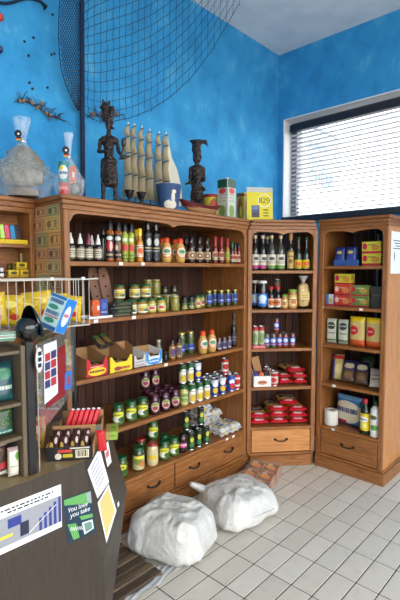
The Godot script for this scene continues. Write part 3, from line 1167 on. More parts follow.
func stock_wide_cabinet() -> void:
	var black: Material = mats["black_plastic"]
	var amber := gloss("amber", C(150, 80, 20))
	var dark := gloss("dark_glass", C(16, 14, 14))
	var brown := gloss("brown_glass", C(44, 22, 14))
	var olive := gloss("olive", C(132, 126, 48))
	var pickle := gloss("pickle", C(66, 80, 30))
	var green_lid := mat("green_lid", C(20, 84, 44), 0.35)
	var red_lid := mat("red_lid", C(150, 32, 28), 0.35)
	var white := mat("white_plastic", C(232, 230, 220), 0.35)
	var ink := C(60, 54, 50)
	# --- top shelf
	var drop_l := prn("drop_label", C(206, 196, 168), [["r", 0, 0, 1, 0.14, C(120, 104, 84)], ["t", 0.1, 0.25, 0.8, 0.1, ink], ["t", 0.1, 0.45, 0.8, 0.1, ink], ["t", 0.15, 0.65, 0.7, 0.06, ink], ["r", 0, 0.86, 1, 0.14, C(90, 76, 66)]])
	for v in [["dropper", "white", white], ["dropper_pink", "dusky pink", mat("pinkcap", C(140, 60, 80), 0.4)]]:
		bottle_kind(v[0], "dropper_bottle", "small dark sauce bottle with %s pointed nozzle on the top shelf" % v[1], "nozzle bottles on the top shelf", 0.0215, 0.1, 0.013, 0.078, 0.09, 0.008, dark, v[2], drop_l, 0.012, 0.07)
		kinds[v[0]].parts[1] = ["nozzle", lathe([0, 0.09, 0.0135, 0.09, 0.0135, 0.1, 0.011, 0.112, 0.006, 0.126, 0.0035, 0.144, 0, 0.145], 14), v[2]]
	put("dropper", "main", 4, 0.05, [71.0, 80.3])
	put("dropper_pink", "main", 4, 0.05, [88.8])
	put("dropper", "main", 4, 0.11, [92.0])
	put("dropper", "main", 4, 0.05, [98.2])
	bottle_kind("tall_dark", "dark_bottle", "plain dark green bottle standing behind the nozzle bottles", "", 0.024, 0.195, 0.012, 0.13, 0.15, 0.03, gloss("dkgreen", C(24, 36, 22)), black, null, 0, 0)
	put("tall_dark", "main", 4, 0.12, [103.5])
	var oil1 := prn("oil1", C(28, 22, 22), [["e", 0.5, 0.5, 0.3, 0.22, C(200, 40, 48)], ["e", 0.62, 0.5, 0.12, 0.2, C(230, 190, 180)], ["e", 0.5, 0.18, 0.26, 0.09, C(220, 226, 214)], ["t", 0.2, 0.82, 0.6, 0.08, C(210, 180, 130)]])
	var oil2 := prn("oil2", C(30, 24, 22), [["e", 0.5, 0.5, 0.28, 0.22, C(130, 84, 50)], ["e", 0.4, 0.56, 0.12, 0.12, C(220, 214, 200)], ["e", 0.5, 0.18, 0.26, 0.09, C(206, 214, 200)], ["t", 0.2, 0.82, 0.6, 0.08, C(210, 180, 130)]])
	var oil3 := prn("oil3", C(150, 170, 40), [["e", 0.5, 0.52, 0.34, 0.16, C(200, 60, 48)], ["e", 0.5, 0.2, 0.26, 0.08, C(226, 230, 200)], ["t", 0.2, 0.8, 0.6, 0.08, C(60, 80, 20)], ["r", 0, 0.94, 1, 0.06, C(60, 80, 20)]])
	bottle_kind("oil_red", "salad_dressing_bottle", "amber dressing bottle with black cap and a red fruit on its black label", "", 0.0215, 0.225, 0.014, 0.165, 0.176, 0.048, amber, black, oil1, 0.02, 0.15, 2.0)
	bottle_kind("oil_brown", "salad_dressing_bottle", "amber dressing bottle with black cap and a brown picture on black label", "", 0.0215, 0.22, 0.014, 0.165, 0.176, 0.044, amber, black, oil2, 0.02, 0.15, 2.0)
	bottle_kind("oil_green", "salad_dressing_bottle", "slim dressing bottle with black cap and lime green label", "lime label dressing bottles", 0.0178, 0.218, 0.0125, 0.16, 0.172, 0.045, gloss("limeoil", C(150, 150, 50)), black, oil3, 0.016, 0.15, 2.0)
	put("oil_red", "main", 4, 0.05, [110.0])
	put("oil_brown", "main", 4, 0.05, [118.2])
	put("oil_green", "main", 4, 0.05, [124.9, 131.2])
	var hon := prn("honey_l", C(232, 214, 190), [["e", 0.5, 0.5, 0.28, 0.24, C(216, 96, 30)], ["t", 0.2, 0.12, 0.6, 0.08, C(160, 60, 20)], ["t", 0.2, 0.82, 0.6, 0.06, C(160, 60, 20)]])
	bottle_kind("honey", "syrup_bottle", "golden syrup bottle with a bright yellow cap on the top shelf", "yellow capped syrup bottles", 0.02, 0.195, 0.012, 0.115, 0.14, 0.04, gloss("honey", C(196, 128, 26)), mat("yellow_cap", C(236, 200, 20), 0.35), hon, 0.03, 0.1, 2.0, 0.013)
	put("honey", "main", 4, 0.05, [139.8])
	put("honey", "main", 4, 0.12, [136.6])
	var vin := prn("vinegar_l", C(26, 26, 30), [["e", 0.5, 0.3, 0.2, 0.14, C(190, 190, 180)], ["r", 0.15, 0.5, 0.7, 0.06, C(190, 170, 110)], ["t", 0.15, 0.62, 0.7, 0.05, C(190, 190, 190)], ["s", 0.1, 0.7, 0.8, 0.25, C(150, 150, 150), 30]])
	bottle_kind("vinegar", "vinegar_bottle", "tall black vinegar bottle with silver print beside the syrup bottle", "tall black vinegar bottles", 0.0245, 0.25, 0.013, 0.165, 0.195, 0.03, dark, black, vin, 0.012, 0.165, 2.0)
	put("vinegar", "main", 4, 0.05, [147.6, 155.8])
	var must := gloss("mustard", C(206, 164, 84), 0.3)
	var mlab := prn("mustard_l", C(212, 172, 92), [["e", 0.5, 0.5, 0.42, 0.46, C(206, 70, 40)], ["e", 0.5, 0.5, 0.34, 0.4, C(232, 214, 180)], ["e", 0.5, 0.45, 0.2, 0.16, C(60, 140, 110)], ["t", 0.25, 0.7, 0.5, 0.06, C(180, 50, 30)]])
	var orange_cap := mat("orange_cap", C(214, 74, 24), 0.35)
	var sq := [0, 0.0, 0.024, 0.0, 0.029, 0.004, 0.032, 0.03, 0.0325, 0.06, 0.031, 0.085, 0.025, 0.11, 0.017, 0.124, 0, 0.124]
	var sqcap := lathe([0, 0.122, 0.019, 0.122, 0.02, 0.13, 0.018, 0.148, 0.012, 0.155, 0, 0.156], 16)
	var sqlab := lathe([0.0315, 0.028, 0.0326, 0.03, 0.0332, 0.06, 0.0318, 0.085, 0.027, 0.105], 20, 2.0)
	kinds["squeeze"] = {"called": "squeeze_bottle", "label": "mustard coloured squeeze bottle with orange cap on @", "group": "orange capped squeeze bottles on @", "cat": "bottle", "parts": [["body", lathe(sq), must], ["cap", sqcap, orange_cap], ["label", sqlab, mlab]]}
	put("squeeze", "main", 4, 0.055, [166.4, 180.2], 0, "the top shelf")
	put("squeeze", "main", 4, 0.135, [162.0, 175.0], 0, "the top shelf")
	var bbq := prn("bbq_l", C(196, 176, 132), [["e", 0.5, 0.5, 0.2, 0.3, C(120, 24, 24)], ["e", 0.5, 0.5, 0.1, 0.14, C(206, 190, 160)], ["r", 0, 0, 1, 0.1, C(90, 60, 40)], ["r", 0, 0.9, 1, 0.1, C(90, 60, 40)]])
	bottle_kind("bbq", "barbecue_sauce_bottle", "brown sauce bottle with cream label and dark red round emblem", "brown sauce bottles in a row", 0.0265, 0.17, 0.013, 0.095, 0.135, 0.025, brown, black, bbq, 0.02, 0.078, 2.0, 0.016)
	put("bbq", "main", 4, 0.05, [191.2, 199.2, 206.8])
	put("bbq", "main", 4, 0.12, [186.0])
	var hot1 := prn("hot_l", C(216, 200, 160), [["e", 0.5, 0.45, 0.3, 0.25, C(150, 40, 30)], ["t", 0.15, 0.8, 0.7, 0.08, ink], ["r", 0, 0, 1, 0.12, C(180, 60, 40)]])
	var hot2 := prn("hot_l2", C(206, 150, 40), [["e", 0.5, 0.45, 0.3, 0.25, C(110, 140, 50)], ["t", 0.15, 0.8, 0.7, 0.08, ink], ["r", 0, 0, 1, 0.12, C(90, 120, 40)]])
	var redcap := mat("shrink_red", C(150, 26, 40), 0.35)
	bottle_kind("hot", "hot_sauce_bottle", "red hot sauce bottle with red sealed neck and cream label", "red necked hot sauce bottles", 0.0195, 0.185, 0.0105, 0.1, 0.125, 0.065, gloss("hotred", C(110, 26, 16)), redcap, hot1, 0.025, 0.085)
	bottle_kind("hot_y", "hot_sauce_bottle", "hot sauce bottle with red sealed neck and yellow green label", "", 0.0195, 0.18, 0.0105, 0.1, 0.125, 0.06, gloss("hotor", C(150, 90, 20)), redcap, hot2, 0.025, 0.085)
	put("hot", "main", 4, 0.045, [215.0, 221.2])
	put("hot_y", "main", 4, 0.045, [227.2])
	bottle_kind("mini_g", "small_hot_sauce_bottle", "slim sauce bottle with dark green cap next to the cabinet edge", "", 0.0145, 0.158, 0.009, 0.09, 0.11, 0.045, gloss("dkgreen2", C(40, 54, 30)), green_lid, hot1, 0.015, 0.07)
	bottle_kind("mini_b", "small_hot_sauce_bottle", "slim sauce bottle with black cap next to the cabinet edge", "slim black capped sauce bottles", 0.0145, 0.15, 0.009, 0.09, 0.11, 0.035, gloss("hotred", C(110, 26, 16)), black, hot1, 0.015, 0.07)
	put("mini_g", "main", 4, 0.045, [232.2])
	put("mini_b", "main", 4, 0.045, [235.2, 238.6])
	# --- second shelf
	var pl := prn("pepper_l", C(226, 222, 200), [["e", 0.5, 0.25, 0.28, 0.14, C(226, 200, 30)], ["e", 0.35, 0.62, 0.2, 0.2, C(196, 150, 40)], ["e", 0.62, 0.66, 0.18, 0.16, C(70, 110, 50)], ["t", 0.2, 0.42, 0.6, 0.06, ink]])
	var veg := prn("veg_l", C(190, 180, 80), [["e", 0.5, 0.5, 0.34, 0.34, C(230, 224, 200)], ["e", 0.5, 0.55, 0.22, 0.18, C(200, 70, 40)], ["t", 0.2, 0.25, 0.6, 0.08, C(40, 90, 50)]])
	jar_kind("pepper", "pickle_jar", "pickle jar with green lid and white yellow label on second shelf", "green lidded pickle jars on the second shelf", 0.032, 0.086, 0.014, gloss("pepper", C(150, 112, 40)), green_lid, pl, 0.12, 0.8)
	jar_kind("veg", "vegetable_jar", "small jar with green lid and red vegetable print, second shelf", "small red printed vegetable jars", 0.028, 0.088, 0.014, gloss("vegj", C(176, 150, 60)), green_lid, veg, 0.12, 0.8)
	jar_kind("olive", "olive_jar", "unlabelled glass jar of pale green olives with pale lid", "jars of pale green olives", 0.03, 0.098, 0.008, olive, mat("pale_lid", C(176, 170, 130), 0.35, 0.4), null)
	jar_kind("tapenade", "small_black_jar", "small black lidded jar stacked on the olive jars", "small black jars on top of olives", 0.026, 0.055, 0.014, gloss("dkolive", C(50, 54, 22)), black, null)
	put("pepper", "main", 3, 0.05, [131.0, 142.2])
	put("veg", "main", 3, 0.05, [151.6, 161.2])
	put("olive", "main", 3, 0.05, [174.8])
	put("olive", "main", 3, 0.12, [167.6, 157.6])
	put("pepper", "main", 3, 0.125, [118.5, 133.6, 144.6])
	put("pepper", "main", 3, 0.125, [119.4, 134.6, 145.4], 0.0872)
	put("olive", "main", 3, 0.2, [155.8, 164.2, 173.6])
	put("olive", "main", 3, 0.2, [147.6], 0.0)
	put("olive", "main", 3, 0.2, [147.8, 156.0], 0.0995)
	put("tapenade", "main", 3, 0.2, [164.6, 174.0], 0.0995)
	var dkl := prn("dkjar_l", C(24, 40, 30), [["t", 0.1, 0.3, 0.8, 0.16, C(120, 150, 60)], ["e", 0.5, 0.7, 0.3, 0.16, C(150, 160, 90)], ["r", 0, 0.9, 1, 0.1, C(200, 190, 120)]])
	jar_kind("dkjar", "dark_jar", "squat dark green jar with black lid on second shelf", "dark green jars on the second shelf", 0.0225, 0.085, 0.016, gloss("dkgreen2", C(40, 54, 30)), black, dkl, 0.1, 0.85)
	put("dkjar", "main", 3, 0.05, [184.3, 191.2])
	put("dkjar", "main", 3, 0.11, [186.5, 194.0])
	jar_kind("whl", "pesto_jar", "jar with dark lid and white label beside blue labelled jars", "white labelled pesto jars", 0.0205, 0.09, 0.014, gloss("pesto", C(110, 120, 50)), green_lid, veg, 0.1, 0.9)
	put("whl", "main", 3, 0.05, [197.6])
	put("whl", "main", 3, 0.1, [202.4])
	var bl := prn("blue_l", C(34, 74, 160), [["r", 0, 0, 0.12, 1, C(206, 206, 190)], ["r", 0.88, 0, 0.12, 1, C(206, 206, 190)], ["e", 0.5, 0.4, 0.26, 0.2, C(24, 50, 130)], ["t", 0.2, 0.65, 0.6, 0.1, C(226, 226, 226)]])
	jar_kind("blue", "blue_label_jar", "tall jar of greens with blue label and gold lid on second shelf", "blue labelled jars on the second shelf", 0.0215, 0.118, 0.01, gloss("greens", C(74, 76, 40)), mats["gold_lid"], bl, 0.25, 0.8)
	put("blue", "main", 3, 0.05, [208.8, 221.0, 227.6, 234.6])
	put("blue", "main", 3, 0.105, [214.6])
	# leather cases, packets and tins on the left of the second shelf
	var leather := mat("leather", C(122, 74, 40), 0.5)
	for q in [[99.5, 0.22, 0.0], [109.8, 0.18, 0.1]]:
		var p := spot("main", 3, q[0], q[1], 0.016, 0.18)
		var t := thing("leather_case", "long brown leather case with studs standing on the second shelf", "case", p, face("main") - 0.4, "brown leather cases")
		var o := PackedVector2Array([Vector2(-0.02, 0), Vector2(0.02, 0), Vector2(0.03, 0.06), Vector2(0.031, 0.2), Vector2(0.022, 0.255), Vector2(0.0, 0.262), Vector2(-0.022, 0.255), Vector2(-0.031, 0.2), Vector2(-0.03, 0.06)])
		var b := part(t, "sheath", extrude(o, -0.009, 0.009), leather)
		b.rotation = Vector3(-0.1, 0, 0.16)
		for yy in [0.09, 0.15, 0.21]:
			part(b, "stud", lathe([0, 0, 0.0065, 0, 0.006, 0.003, 0.003, 0.0055, 0, 0.006], 10), mats["black_metal"], Vector3(0, yy, 0.009), Vector3(PI / 2, 0, 0))
	carton("orange_packet", "small orange packet with white square left on second shelf", "main", 3, 95.0, 0.03, 0.05, 0.085, 0.025, prn("orpk", C(214, 92, 36), [["r", 0.6, 0.35, 0.3, 0.3, C(220, 224, 230)], ["t", 0.1, 0.8, 0.8, 0.08, C(120, 40, 20)]]), 0.012, "", 0.1, "packet")
	carton("blue_packet", "dark blue packet leaning beside the orange packet", "main", 3, 103.2, 0.025, 0.045, 0.09, 0.022, prn("blpk", C(34, 54, 130), [["e", 0.5, 0.4, 0.3, 0.2, C(60, 90, 180)], ["t", 0.1, 0.75, 0.8, 0.08, C(190, 200, 220)]]), 0.012, "", -0.15, "packet")
	var wt := thing("white_tray", "flat white cardboard tray under the orange and blue packets", "tray", spot("main", 3, 96.0, 0.055), face("main"))
	part(wt, "base", bb(0.15, 0.004, 0.09, 0.001), mats["white_card"])
	for s in [-1.0, 1.0]:
		part(wt, "rim", bb(0.15, 0.012, 0.003, 0.0), mats["white_card"], Vector3(0, 0, s * 0.0435))
	var tin_m := prn("fish_tin", C(26, 38, 30), [["e", 0.5, 0.4, 0.36, 0.24, C(40, 96, 50)], ["t", 0.15, 0.3, 0.7, 0.12, C(190, 60, 50)], ["t", 0.15, 0.7, 0.7, 0.1, C(190, 190, 170)]])
	for j in 4:
		single("fish_tin", bb(0.15, 0.019, 0.08, 0.006), tin_m, "flat dark green fish tin in the low pile on second shelf", "tin", spot("main", 3, 118.5 + (j % 2) * 1.2, 0.047, j * 0.0194), Vector3(0, face("main") + (0.08 if j % 2 else -0.05), 0), "pile of flat fish tins")
	# --- third shelf
	var redt := prn("red_tray", C(196, 30, 40), [["e", 0.5, 0.72, 0.42, 0.22, C(236, 200, 40)], ["t", 0.15, 0.66, 0.7, 0.12, C(90, 20, 24)], ["t", 0.2, 0.45, 0.6, 0.05, C(236, 200, 200)]])
	var yelt := prn("yellow_tray", C(236, 206, 40), [["e", 0.35, 0.75, 0.16, 0.12, C(150, 60, 60)], ["t", 0.45, 0.68, 0.45, 0.16, C(150, 40, 40)], ["t", 0.2, 0.9, 0.6, 0.05, C(120, 80, 20)]])
	var blt := prn("blue_tray", C(214, 224, 232), [["e", 0.5, 0.75, 0.42, 0.2, C(60, 130, 200)], ["t", 0.2, 0.7, 0.6, 0.12, C(240, 240, 244)], ["r", 0, 0, 0.16, 0.7, C(60, 140, 200)], ["r", 0.84, 0, 0.16, 0.7, C(60, 140, 200)]])
	var snack := [mat("bar_brown", C(70, 40, 24), 0.4), mat("bar_olive", C(110, 96, 60), 0.4), mat("bar_tan", C(150, 110, 70), 0.4)]
	tray("red_snack_tray", "open red display carton with yellow oval print on third shelf", "main", 2, 87.0, 0.015, 0.132, 0.1, 0.13, 0.2, redt, mats["cardboard"], func(t, w, d, hf): fill_bars(t, w, d, hf, snack, 4, 3, "the red display carton"))
	tray("yellow_snack_tray", "open yellow display carton with red lettering on third shelf", "main", 2, 109.8, 0.012, 0.152, 0.09, 0.13, 0.22, yelt, mats["cardboard"], func(t, w, d, hf): fill_bars(t, w, d, hf, snack, 4, 3, "the yellow display carton"))
	tray("plain_carton_tray", "open plain brown carton between the yellow and blue trays", "main", 2, 129.6, 0.03, 0.085, 0.07, 0.13, 0.2, prn("grey_tray", C(196, 196, 190), [["t", 0.1, 0.5, 0.8, 0.1, C(120, 120, 130)], ["t", 0.1, 0.75, 0.8, 0.1, C(140, 90, 90)]]), mats["cardboard"], func(t, w, d, hf): fill_bars(t, w, d, hf, snack, 3, 2, "the plain brown carton"))
	tray("blue_white_tray", "open white and blue display carton full of small brown packs", "main", 2, 147.4, 0.02, 0.125, 0.085, 0.1, 0.13, blt, mats["white_card"], func(t, w, d, hf): fill_bars(t, w, d, hf, [amber, brown], 4, 2, "the blue and white carton"))
	for q in [[107.0, 0.0], [113.5, 0.05]]:
		var t := thing("nut_pouch", "dark pouch of nuts lying on top of the yellow carton", "pouch", spot("main", 2, q[0], 0.1 + q[1], 0.112, 0.08), face("main") + 0.3, "dark nut pouches on the yellow carton")
		part(t, "pouch", bag(0.07, 0.11, 0.028, 3), prn("nuts", C(46, 40, 32), [["e", 0.5, 0.6, 0.34, 0.26, C(120, 96, 56)], ["e", 0.5, 0.25, 0.3, 0.12, C(70, 100, 50)]]), Vector3(0, 0.012, -0.02), Vector3(-0.9, 0, 0))
	bottle_kind("mini_flask", "small_dark_flask", "tiny dark flask standing beside the blue white carton", "tiny dark flasks on the third shelf", 0.012, 0.066, 0.006, 0.04, 0.05, 0.014, dark, black, null, 0, 0)
	put("mini_flask", "main", 2, 0.035, [160.8, 165.6])
	bottle_kind("clear_flask", "clear_glass_bottle", "clear glass bottle standing behind the tiny dark flasks", "", 0.022, 0.13, 0.014, 0.07, 0.1, 0.012, gloss("clearglass", C(120, 118, 100)), mat("pale_lid", C(176, 170, 130)), null, 0, 0)
	put("clear_flask", "main", 2, 0.11, [158.6])
	var gar := prn("spice_l", C(196, 170, 120), [["e", 0.5, 0.5, 0.3, 0.3, C(90, 60, 110)], ["t", 0.1, 0.15, 0.8, 0.1, C(60, 40, 30)], ["t", 0.1, 0.8, 0.8, 0.1, C(60, 40, 30)]])
	bottle_kind("spice", "spice_bottle", "spice bottle with black cap and tan label on third shelf", "spice bottles on the third shelf", 0.0195, 0.128, 0.015, 0.09, 0.105, 0.02, gloss("spice", C(120, 76, 40)), black, gar, 0.015, 0.085)
	put("spice", "main", 2, 0.045, [172.2, 179.0])
	jar_kind("bigblue", "tall_pickle_jar", "tall pickle jar with blue band label on third shelf", "tall blue banded pickle jars", 0.028, 0.155, 0.012, pickle, mats["gold_lid"], bl, 0.2, 0.5)
	put("bigblue", "main", 2, 0.11, [181.4, 190.2])
	put("squeeze", "main", 2, 0.055, [202.8, 211.8], 0, "the third shelf")
	jar_kind("mini", "mini_jar", "mini jar with dark lid beside the tall black bottle", "mini jars on the third shelf", 0.0165, 0.09, 0.012, gloss("minij", C(90, 50, 40)), mat("grey_lid", C(110, 100, 96), 0.35, 0.5), prn("mini_l", C(130, 130, 150), [["e", 0.5, 0.5, 0.3, 0.3, C(70, 60, 110)], ["t", 0.1, 0.8, 0.8, 0.1, C(220, 220, 220)]]), 0.1, 0.8)
	put("mini", "main", 2, 0.045, [219.2, 224.2, 229.2])
	bottle_kind("wine", "black_wine_bottle", "tall black bottle with grey label at end of third shelf", "", 0.021, 0.25, 0.01, 0.14, 0.17, 0.03, dark, black, prn("wine_l", C(40, 40, 46), [["t", 0.1, 0.3, 0.8, 0.1, C(150, 150, 160)], ["t", 0.1, 0.5, 0.8, 0.2, C(120, 120, 130)]]), 0.02, 0.1)
	put("wine", "main", 2, 0.07, [233.6])
	# --- fourth shelf
	var gher := prn("gherkin_l", C(80, 108, 44), [["e", 0.5, 0.3, 0.34, 0.22, C(226, 214, 60)], ["e", 0.4, 0.65, 0.26, 0.22, C(226, 226, 214)], ["e", 0.66, 0.66, 0.18, 0.18, C(50, 90, 40)], ["t", 0.25, 0.27, 0.5, 0.08, C(30, 80, 40)]])
	jar_kind("gherkin", "gherkin_jar", "gherkin jar with green lid and yellow leaf label on @", "green lidded gherkin jars on @", 0.0335, 0.122, 0.018, pickle, green_lid, gher, 0.15, 0.85)
	put("gherkin", "main", 1, 0.055, [118.2, 131.0, 142.6], 0, "the fourth shelf")
	var beet := gloss("beet", C(48, 10, 26))
	var beetlid := mat("beet_lid", C(70, 16, 40), 0.35)
	var beetl := prn("beet_l", C(60, 16, 40), [["e", 0.5, 0.5, 0.3, 0.36, C(206, 186, 150)], ["e", 0.5, 0.6, 0.18, 0.16, C(150, 40, 80)], ["e", 0.5, 0.3, 0.2, 0.1, C(110, 140, 60)]])
	jar_kind("beet", "beetroot_jar", "dark purple beetroot jar with purple lid on fourth shelf", "purple beetroot jars on the fourth shelf", 0.0305, 0.122, 0.016, beet, beetlid, beetl, 0.12, 0.85)
	put("beet", "main", 1, 0.05, [154.4, 165.0, 174.9])
	put("beet", "main", 1, 0.117, [150.4, 161.0, 170.6])
	put("beet", "main", 1, 0.185, [146.4, 156.4, 166.2])
	put("beet", "main", 1, 0.185, [144.8, 154.6], 0.1235)
	jar_kind("corn", "sweetcorn_jar", "pale yellow vegetable jar with green lid beside purple jars", "", 0.0275, 0.125, 0.016, gloss("corn", C(186, 176, 96)), green_lid, prn("corn_l", C(196, 190, 120), [["e", 0.5, 0.5, 0.34, 0.34, C(110, 140, 60)], ["s", 0, 0, 1, 1, C(220, 200, 90), 80], ["t", 0.2, 0.45, 0.6, 0.08, C(240, 240, 220)]]), 0.1, 0.85)
	put("corn", "main", 1, 0.05, [184.0])
	var cg := prn("can_green", C(226, 224, 204), [["r", 0, 0, 1, 0.36, C(36, 96, 50)], ["e", 0.5, 0.36, 0.3, 0.14, C(236, 236, 226)], ["e", 0.5, 0.75, 0.34, 0.2, C(216, 180, 50)], ["t", 0.2, 0.34, 0.6, 0.06, C(30, 80, 40)]])
	var cb := prn("can_blue", C(36, 66, 160), [["r", 0, 0, 1, 0.28, C(210, 214, 220)], ["e", 0.5, 0.32, 0.26, 0.14, C(240, 240, 240)], ["e", 0.5, 0.68, 0.26, 0.18, C(226, 186, 40)]])
	var cbr := prn("can_blue_red", C(32, 80, 170), [["e", 0.5, 0.4, 0.34, 0.16, C(236, 236, 240)], ["e", 0.5, 0.68, 0.26, 0.2, C(206, 40, 40)]])
	var cr := prn("can_red", C(224, 222, 216), [["r", 0, 0, 1, 0.2, C(186, 40, 40)], ["e", 0.5, 0.5, 0.34, 0.2, C(186, 36, 36)], ["r", 0, 0.84, 1, 0.16, C(186, 40, 40)]])
	can_kind("can_g", "vegetable_can", "vegetable can with green, white and yellow wrapper on fourth shelf", "green and white vegetable cans", 0.0242, 0.128, cg)
	can_kind("can_b", "blue_can", "blue and white food can with a yellow spot on fourth shelf", "blue and white food cans", 0.0262, 0.122, cb)
	can_kind("can_br", "bright_blue_can", "bright blue can with red spot and white emblem on fourth shelf", "bright blue cans with a red spot", 0.0275, 0.118, cbr)
	can_kind("can_r", "red_white_can", "red and white food can on the fourth shelf", "red and white cans on the fourth shelf", 0.0262, 0.114, cr)
	put("can_g", "main", 1, 0.045, [192.2, 199.5, 206.7])
	put("can_b", "main", 1, 0.045, [214.6, 222.3])
	put("can_br", "main", 1, 0.045, [231.0])
	put("can_r", "main", 1, 0.045, [236.6])
	put("can_g", "main", 1, 0.105, [183.2, 190.4, 197.4, 204.6])
	put("can_b", "main", 1, 0.105, [211.4, 218.2])
	put("can_r", "main", 1, 0.105, [225.0, 230.4])
	put("can_g", "main", 1, 0.105, [182.6, 190.2], 0.1285)
	put("can_b", "main", 1, 0.105, [197.6], 0.1285)
	put("can_r", "main", 1, 0.105, [225.0], 0.1155)
	put("can_b", "main", 1, 0.165, [208.0, 215.4, 222.6])
	# --- bottom shelf
	put("gherkin", "main", 0, 0.06, [121.6], 0, "the bottom shelf")
	jar_kind("cuke", "large_gherkin_jar", "large dark gherkin jar with green lid and vegetable picture, bottom shelf", "", 0.036, 0.142, 0.02, gloss("cuke", C(50, 58, 26)), green_lid, prn("cuke_l", C(190, 180, 130), [["e", 0.4, 0.4, 0.24, 0.24, C(120, 140, 60)], ["e", 0.65, 0.6, 0.2, 0.2, C(200, 120, 60)], ["e", 0.5, 0.15, 0.3, 0.1, C(236, 226, 60)]]), 0.1, 0.8)
	put("cuke", "main", 0, 0.06, [138.4])
	jar_kind("celery", "celery_salad_jar", "jar of cream coloured salad with a dark red lid, bottom shelf", "", 0.0355, 0.138, 0.016, gloss("celery", C(206, 190, 140)), red_lid, prn("celery_l", C(206, 190, 140), [["e", 0.4, 0.55, 0.26, 0.18, C(226, 190, 40)], ["e", 0.75, 0.4, 0.12, 0.12, C(180, 200, 90)]]), 0.2, 0.75)
	put("celery", "main", 0, 0.055, [152.4])
	jar_kind("celery_b", "red_lid_jar", "dark jar with a red lid behind the cream salad jar", "", 0.032, 0.15, 0.016, pickle, red_lid, null)
	put("celery_b", "main", 0, 0.14, [141.0])
	put("gherkin", "main", 0, 0.055, [164.2, 173.8], 0, "the bottom shelf")
	put("gherkin", "main", 0, 0.13, [152.4, 164.6], 0, "the bottom shelf")
	put("gherkin", "main", 0, 0.13, [153.0], 0.1228, "the bottom shelf")
	put("gherkin", "main", 0, 0.2, [143.6], 0, "the bottom shelf")
	jar_kind("pinkl", "pink_label_jar", "dark jar with black lid and pink label on bottom shelf", "", 0.027, 0.125, 0.016, gloss("pinkj", C(60, 26, 26)), black, prn("pink_l", C(40, 34, 36), [["r", 0, 0.3, 1, 0.4, C(214, 90, 130)], ["t", 0.15, 0.42, 0.7, 0.12, C(240, 226, 230)]]), 0.15, 0.8)
	put("pinkl", "main", 0, 0.05, [182.8])
	var cd := prn("can_dark", C(26, 44, 34), [["r", 0, 0, 0.2, 1, C(60, 100, 70)], ["e", 0.55, 0.4, 0.2, 0.16, C(200, 186, 60)], ["e", 0.5, 0.72, 0.26, 0.14, C(60, 120, 60)]])
	can_kind("can_d", "dark_green_can", "dark green food can with small yellow picture on bottom shelf", "dark green food cans", 0.024, 0.118, cd)
	put("can_d", "main", 0, 0.045, [190.9, 198.6, 206.0])
	put("can_d", "main", 0, 0.105, [186.8, 194.4, 201.6])
	put("can_d", "main", 0, 0.105, [186.2, 200.6], 0.1185)
	# egg cartons
	var pulp := mat("pulp", C(206, 204, 196), 0.9)
	var egl := prn("egg_l", C(226, 226, 220), [["r", 0, 0, 0.3, 1, C(226, 200, 40)], ["r", 0.35, 0.2, 0.6, 0.6, C(50, 80, 150)], ["t", 0.4, 0.4, 0.5, 0.2, C(230, 230, 240)]])
	var lidm := nst()
	for i in 2:
		for j in 3:
			add_lathe(lidm, [0.024, 0.05, 0.021, 0.058, 0.012, 0.063, 0, 0.064], 14, 1.0, Vector3(-0.0255 + i * 0.051, 0, -0.051 + j * 0.051))
	add_box(lidm, Vector3(-0.054, 0.028, -0.08), Vector3(0.054, 0.056, 0.08), 0.012)
	var lid_mesh := lidm.commit()
	var cupm := nst()
	for i in 2:
		for j in 3:
			add_lathe(cupm, [0, 0, 0.014, 0, 0.02, 0.012, 0.0255, 0.027], 12, 1.0, Vector3(-0.0265 + i * 0.053, 0, -0.053 + j * 0.053))
	add_box(cupm, Vector3(-0.057, 0.022, -0.084), Vector3(0.057, 0.0278, 0.084), 0.001)
	var cup_mesh := cupm.commit()
	for e in [[218.2, 0.095, 0.0], [228.6, 0.095, 0.0], [200.4, 0.275, 0.0], [200.2, 0.275, 0.067], [199.6, 0.275, 0.134], [210.4, 0.275, 0.0], [210.0, 0.275, 0.067]]:
		var t := thing("egg_carton", "grey pulp egg carton with a blue and yellow label on bottom shelf", "egg carton", spot("main", 0, e[0], e[1], e[2], 0.03), face("main") + rng.randf_range(-0.03, 0.03), "grey egg cartons on the bottom shelf")
		part(t, "cup_tray", cup_mesh, pulp)
		part(t, "lid", lid_mesh, pulp)
		part(t, "label", box(Vector3(-0.042, 0.032, 0.0802), Vector3(0.042, 0.044, 0.081), 0.0), egl)
		part(t, "top_label", box(Vector3(-0.036, 0.0641, -0.05), Vector3(0.036, 0.0644, 0.05), 0.0), egl)
	for q in [[4, 121.0], [4, 143.0], [3, 134.0], [3, 96.0], [2, 166.0], [0, 227.0], [0, 233.5]]:
		price_tag("main", q[0], q[1])

func lying_bag(called: String, label: String, cab: String, i: int, px: float, dep: float, yo: float, w: float, h: float, d: float, m: Material, group: String, turn := 0.0, tip := -PI / 2, seed_ := 1) -> void:
	# a filled bag laid on its back, its foot towards the front of the shelf
	var t := thing(called, label, "bag", spot(cab, i, px, dep, yo + 0.004, d / 2), face(cab) + turn, group)
	part(t, "bag", bag(w, h, d, seed_), m, Vector3(0, d / 2, h / 2), Vector3(tip, 0, 0))

func standing_bag(called: String, label: String, cab: String, i: int, px: float, dep: float, w: float, h: float, d: float, m: Material, group := "", lean := 0.0, turn := 0.0, seed_ := 1) -> Node3D:
	var t := thing(called, label, "bag", spot(cab, i, px, dep, 0.001 + d * 0.5 * abs(sin(lean)), h / 2), face(cab) + turn, group)
	part(t, "bag", bag(w, h, d, seed_), m, Vector3.ZERO, Vector3(lean, 0, 0))
	return t

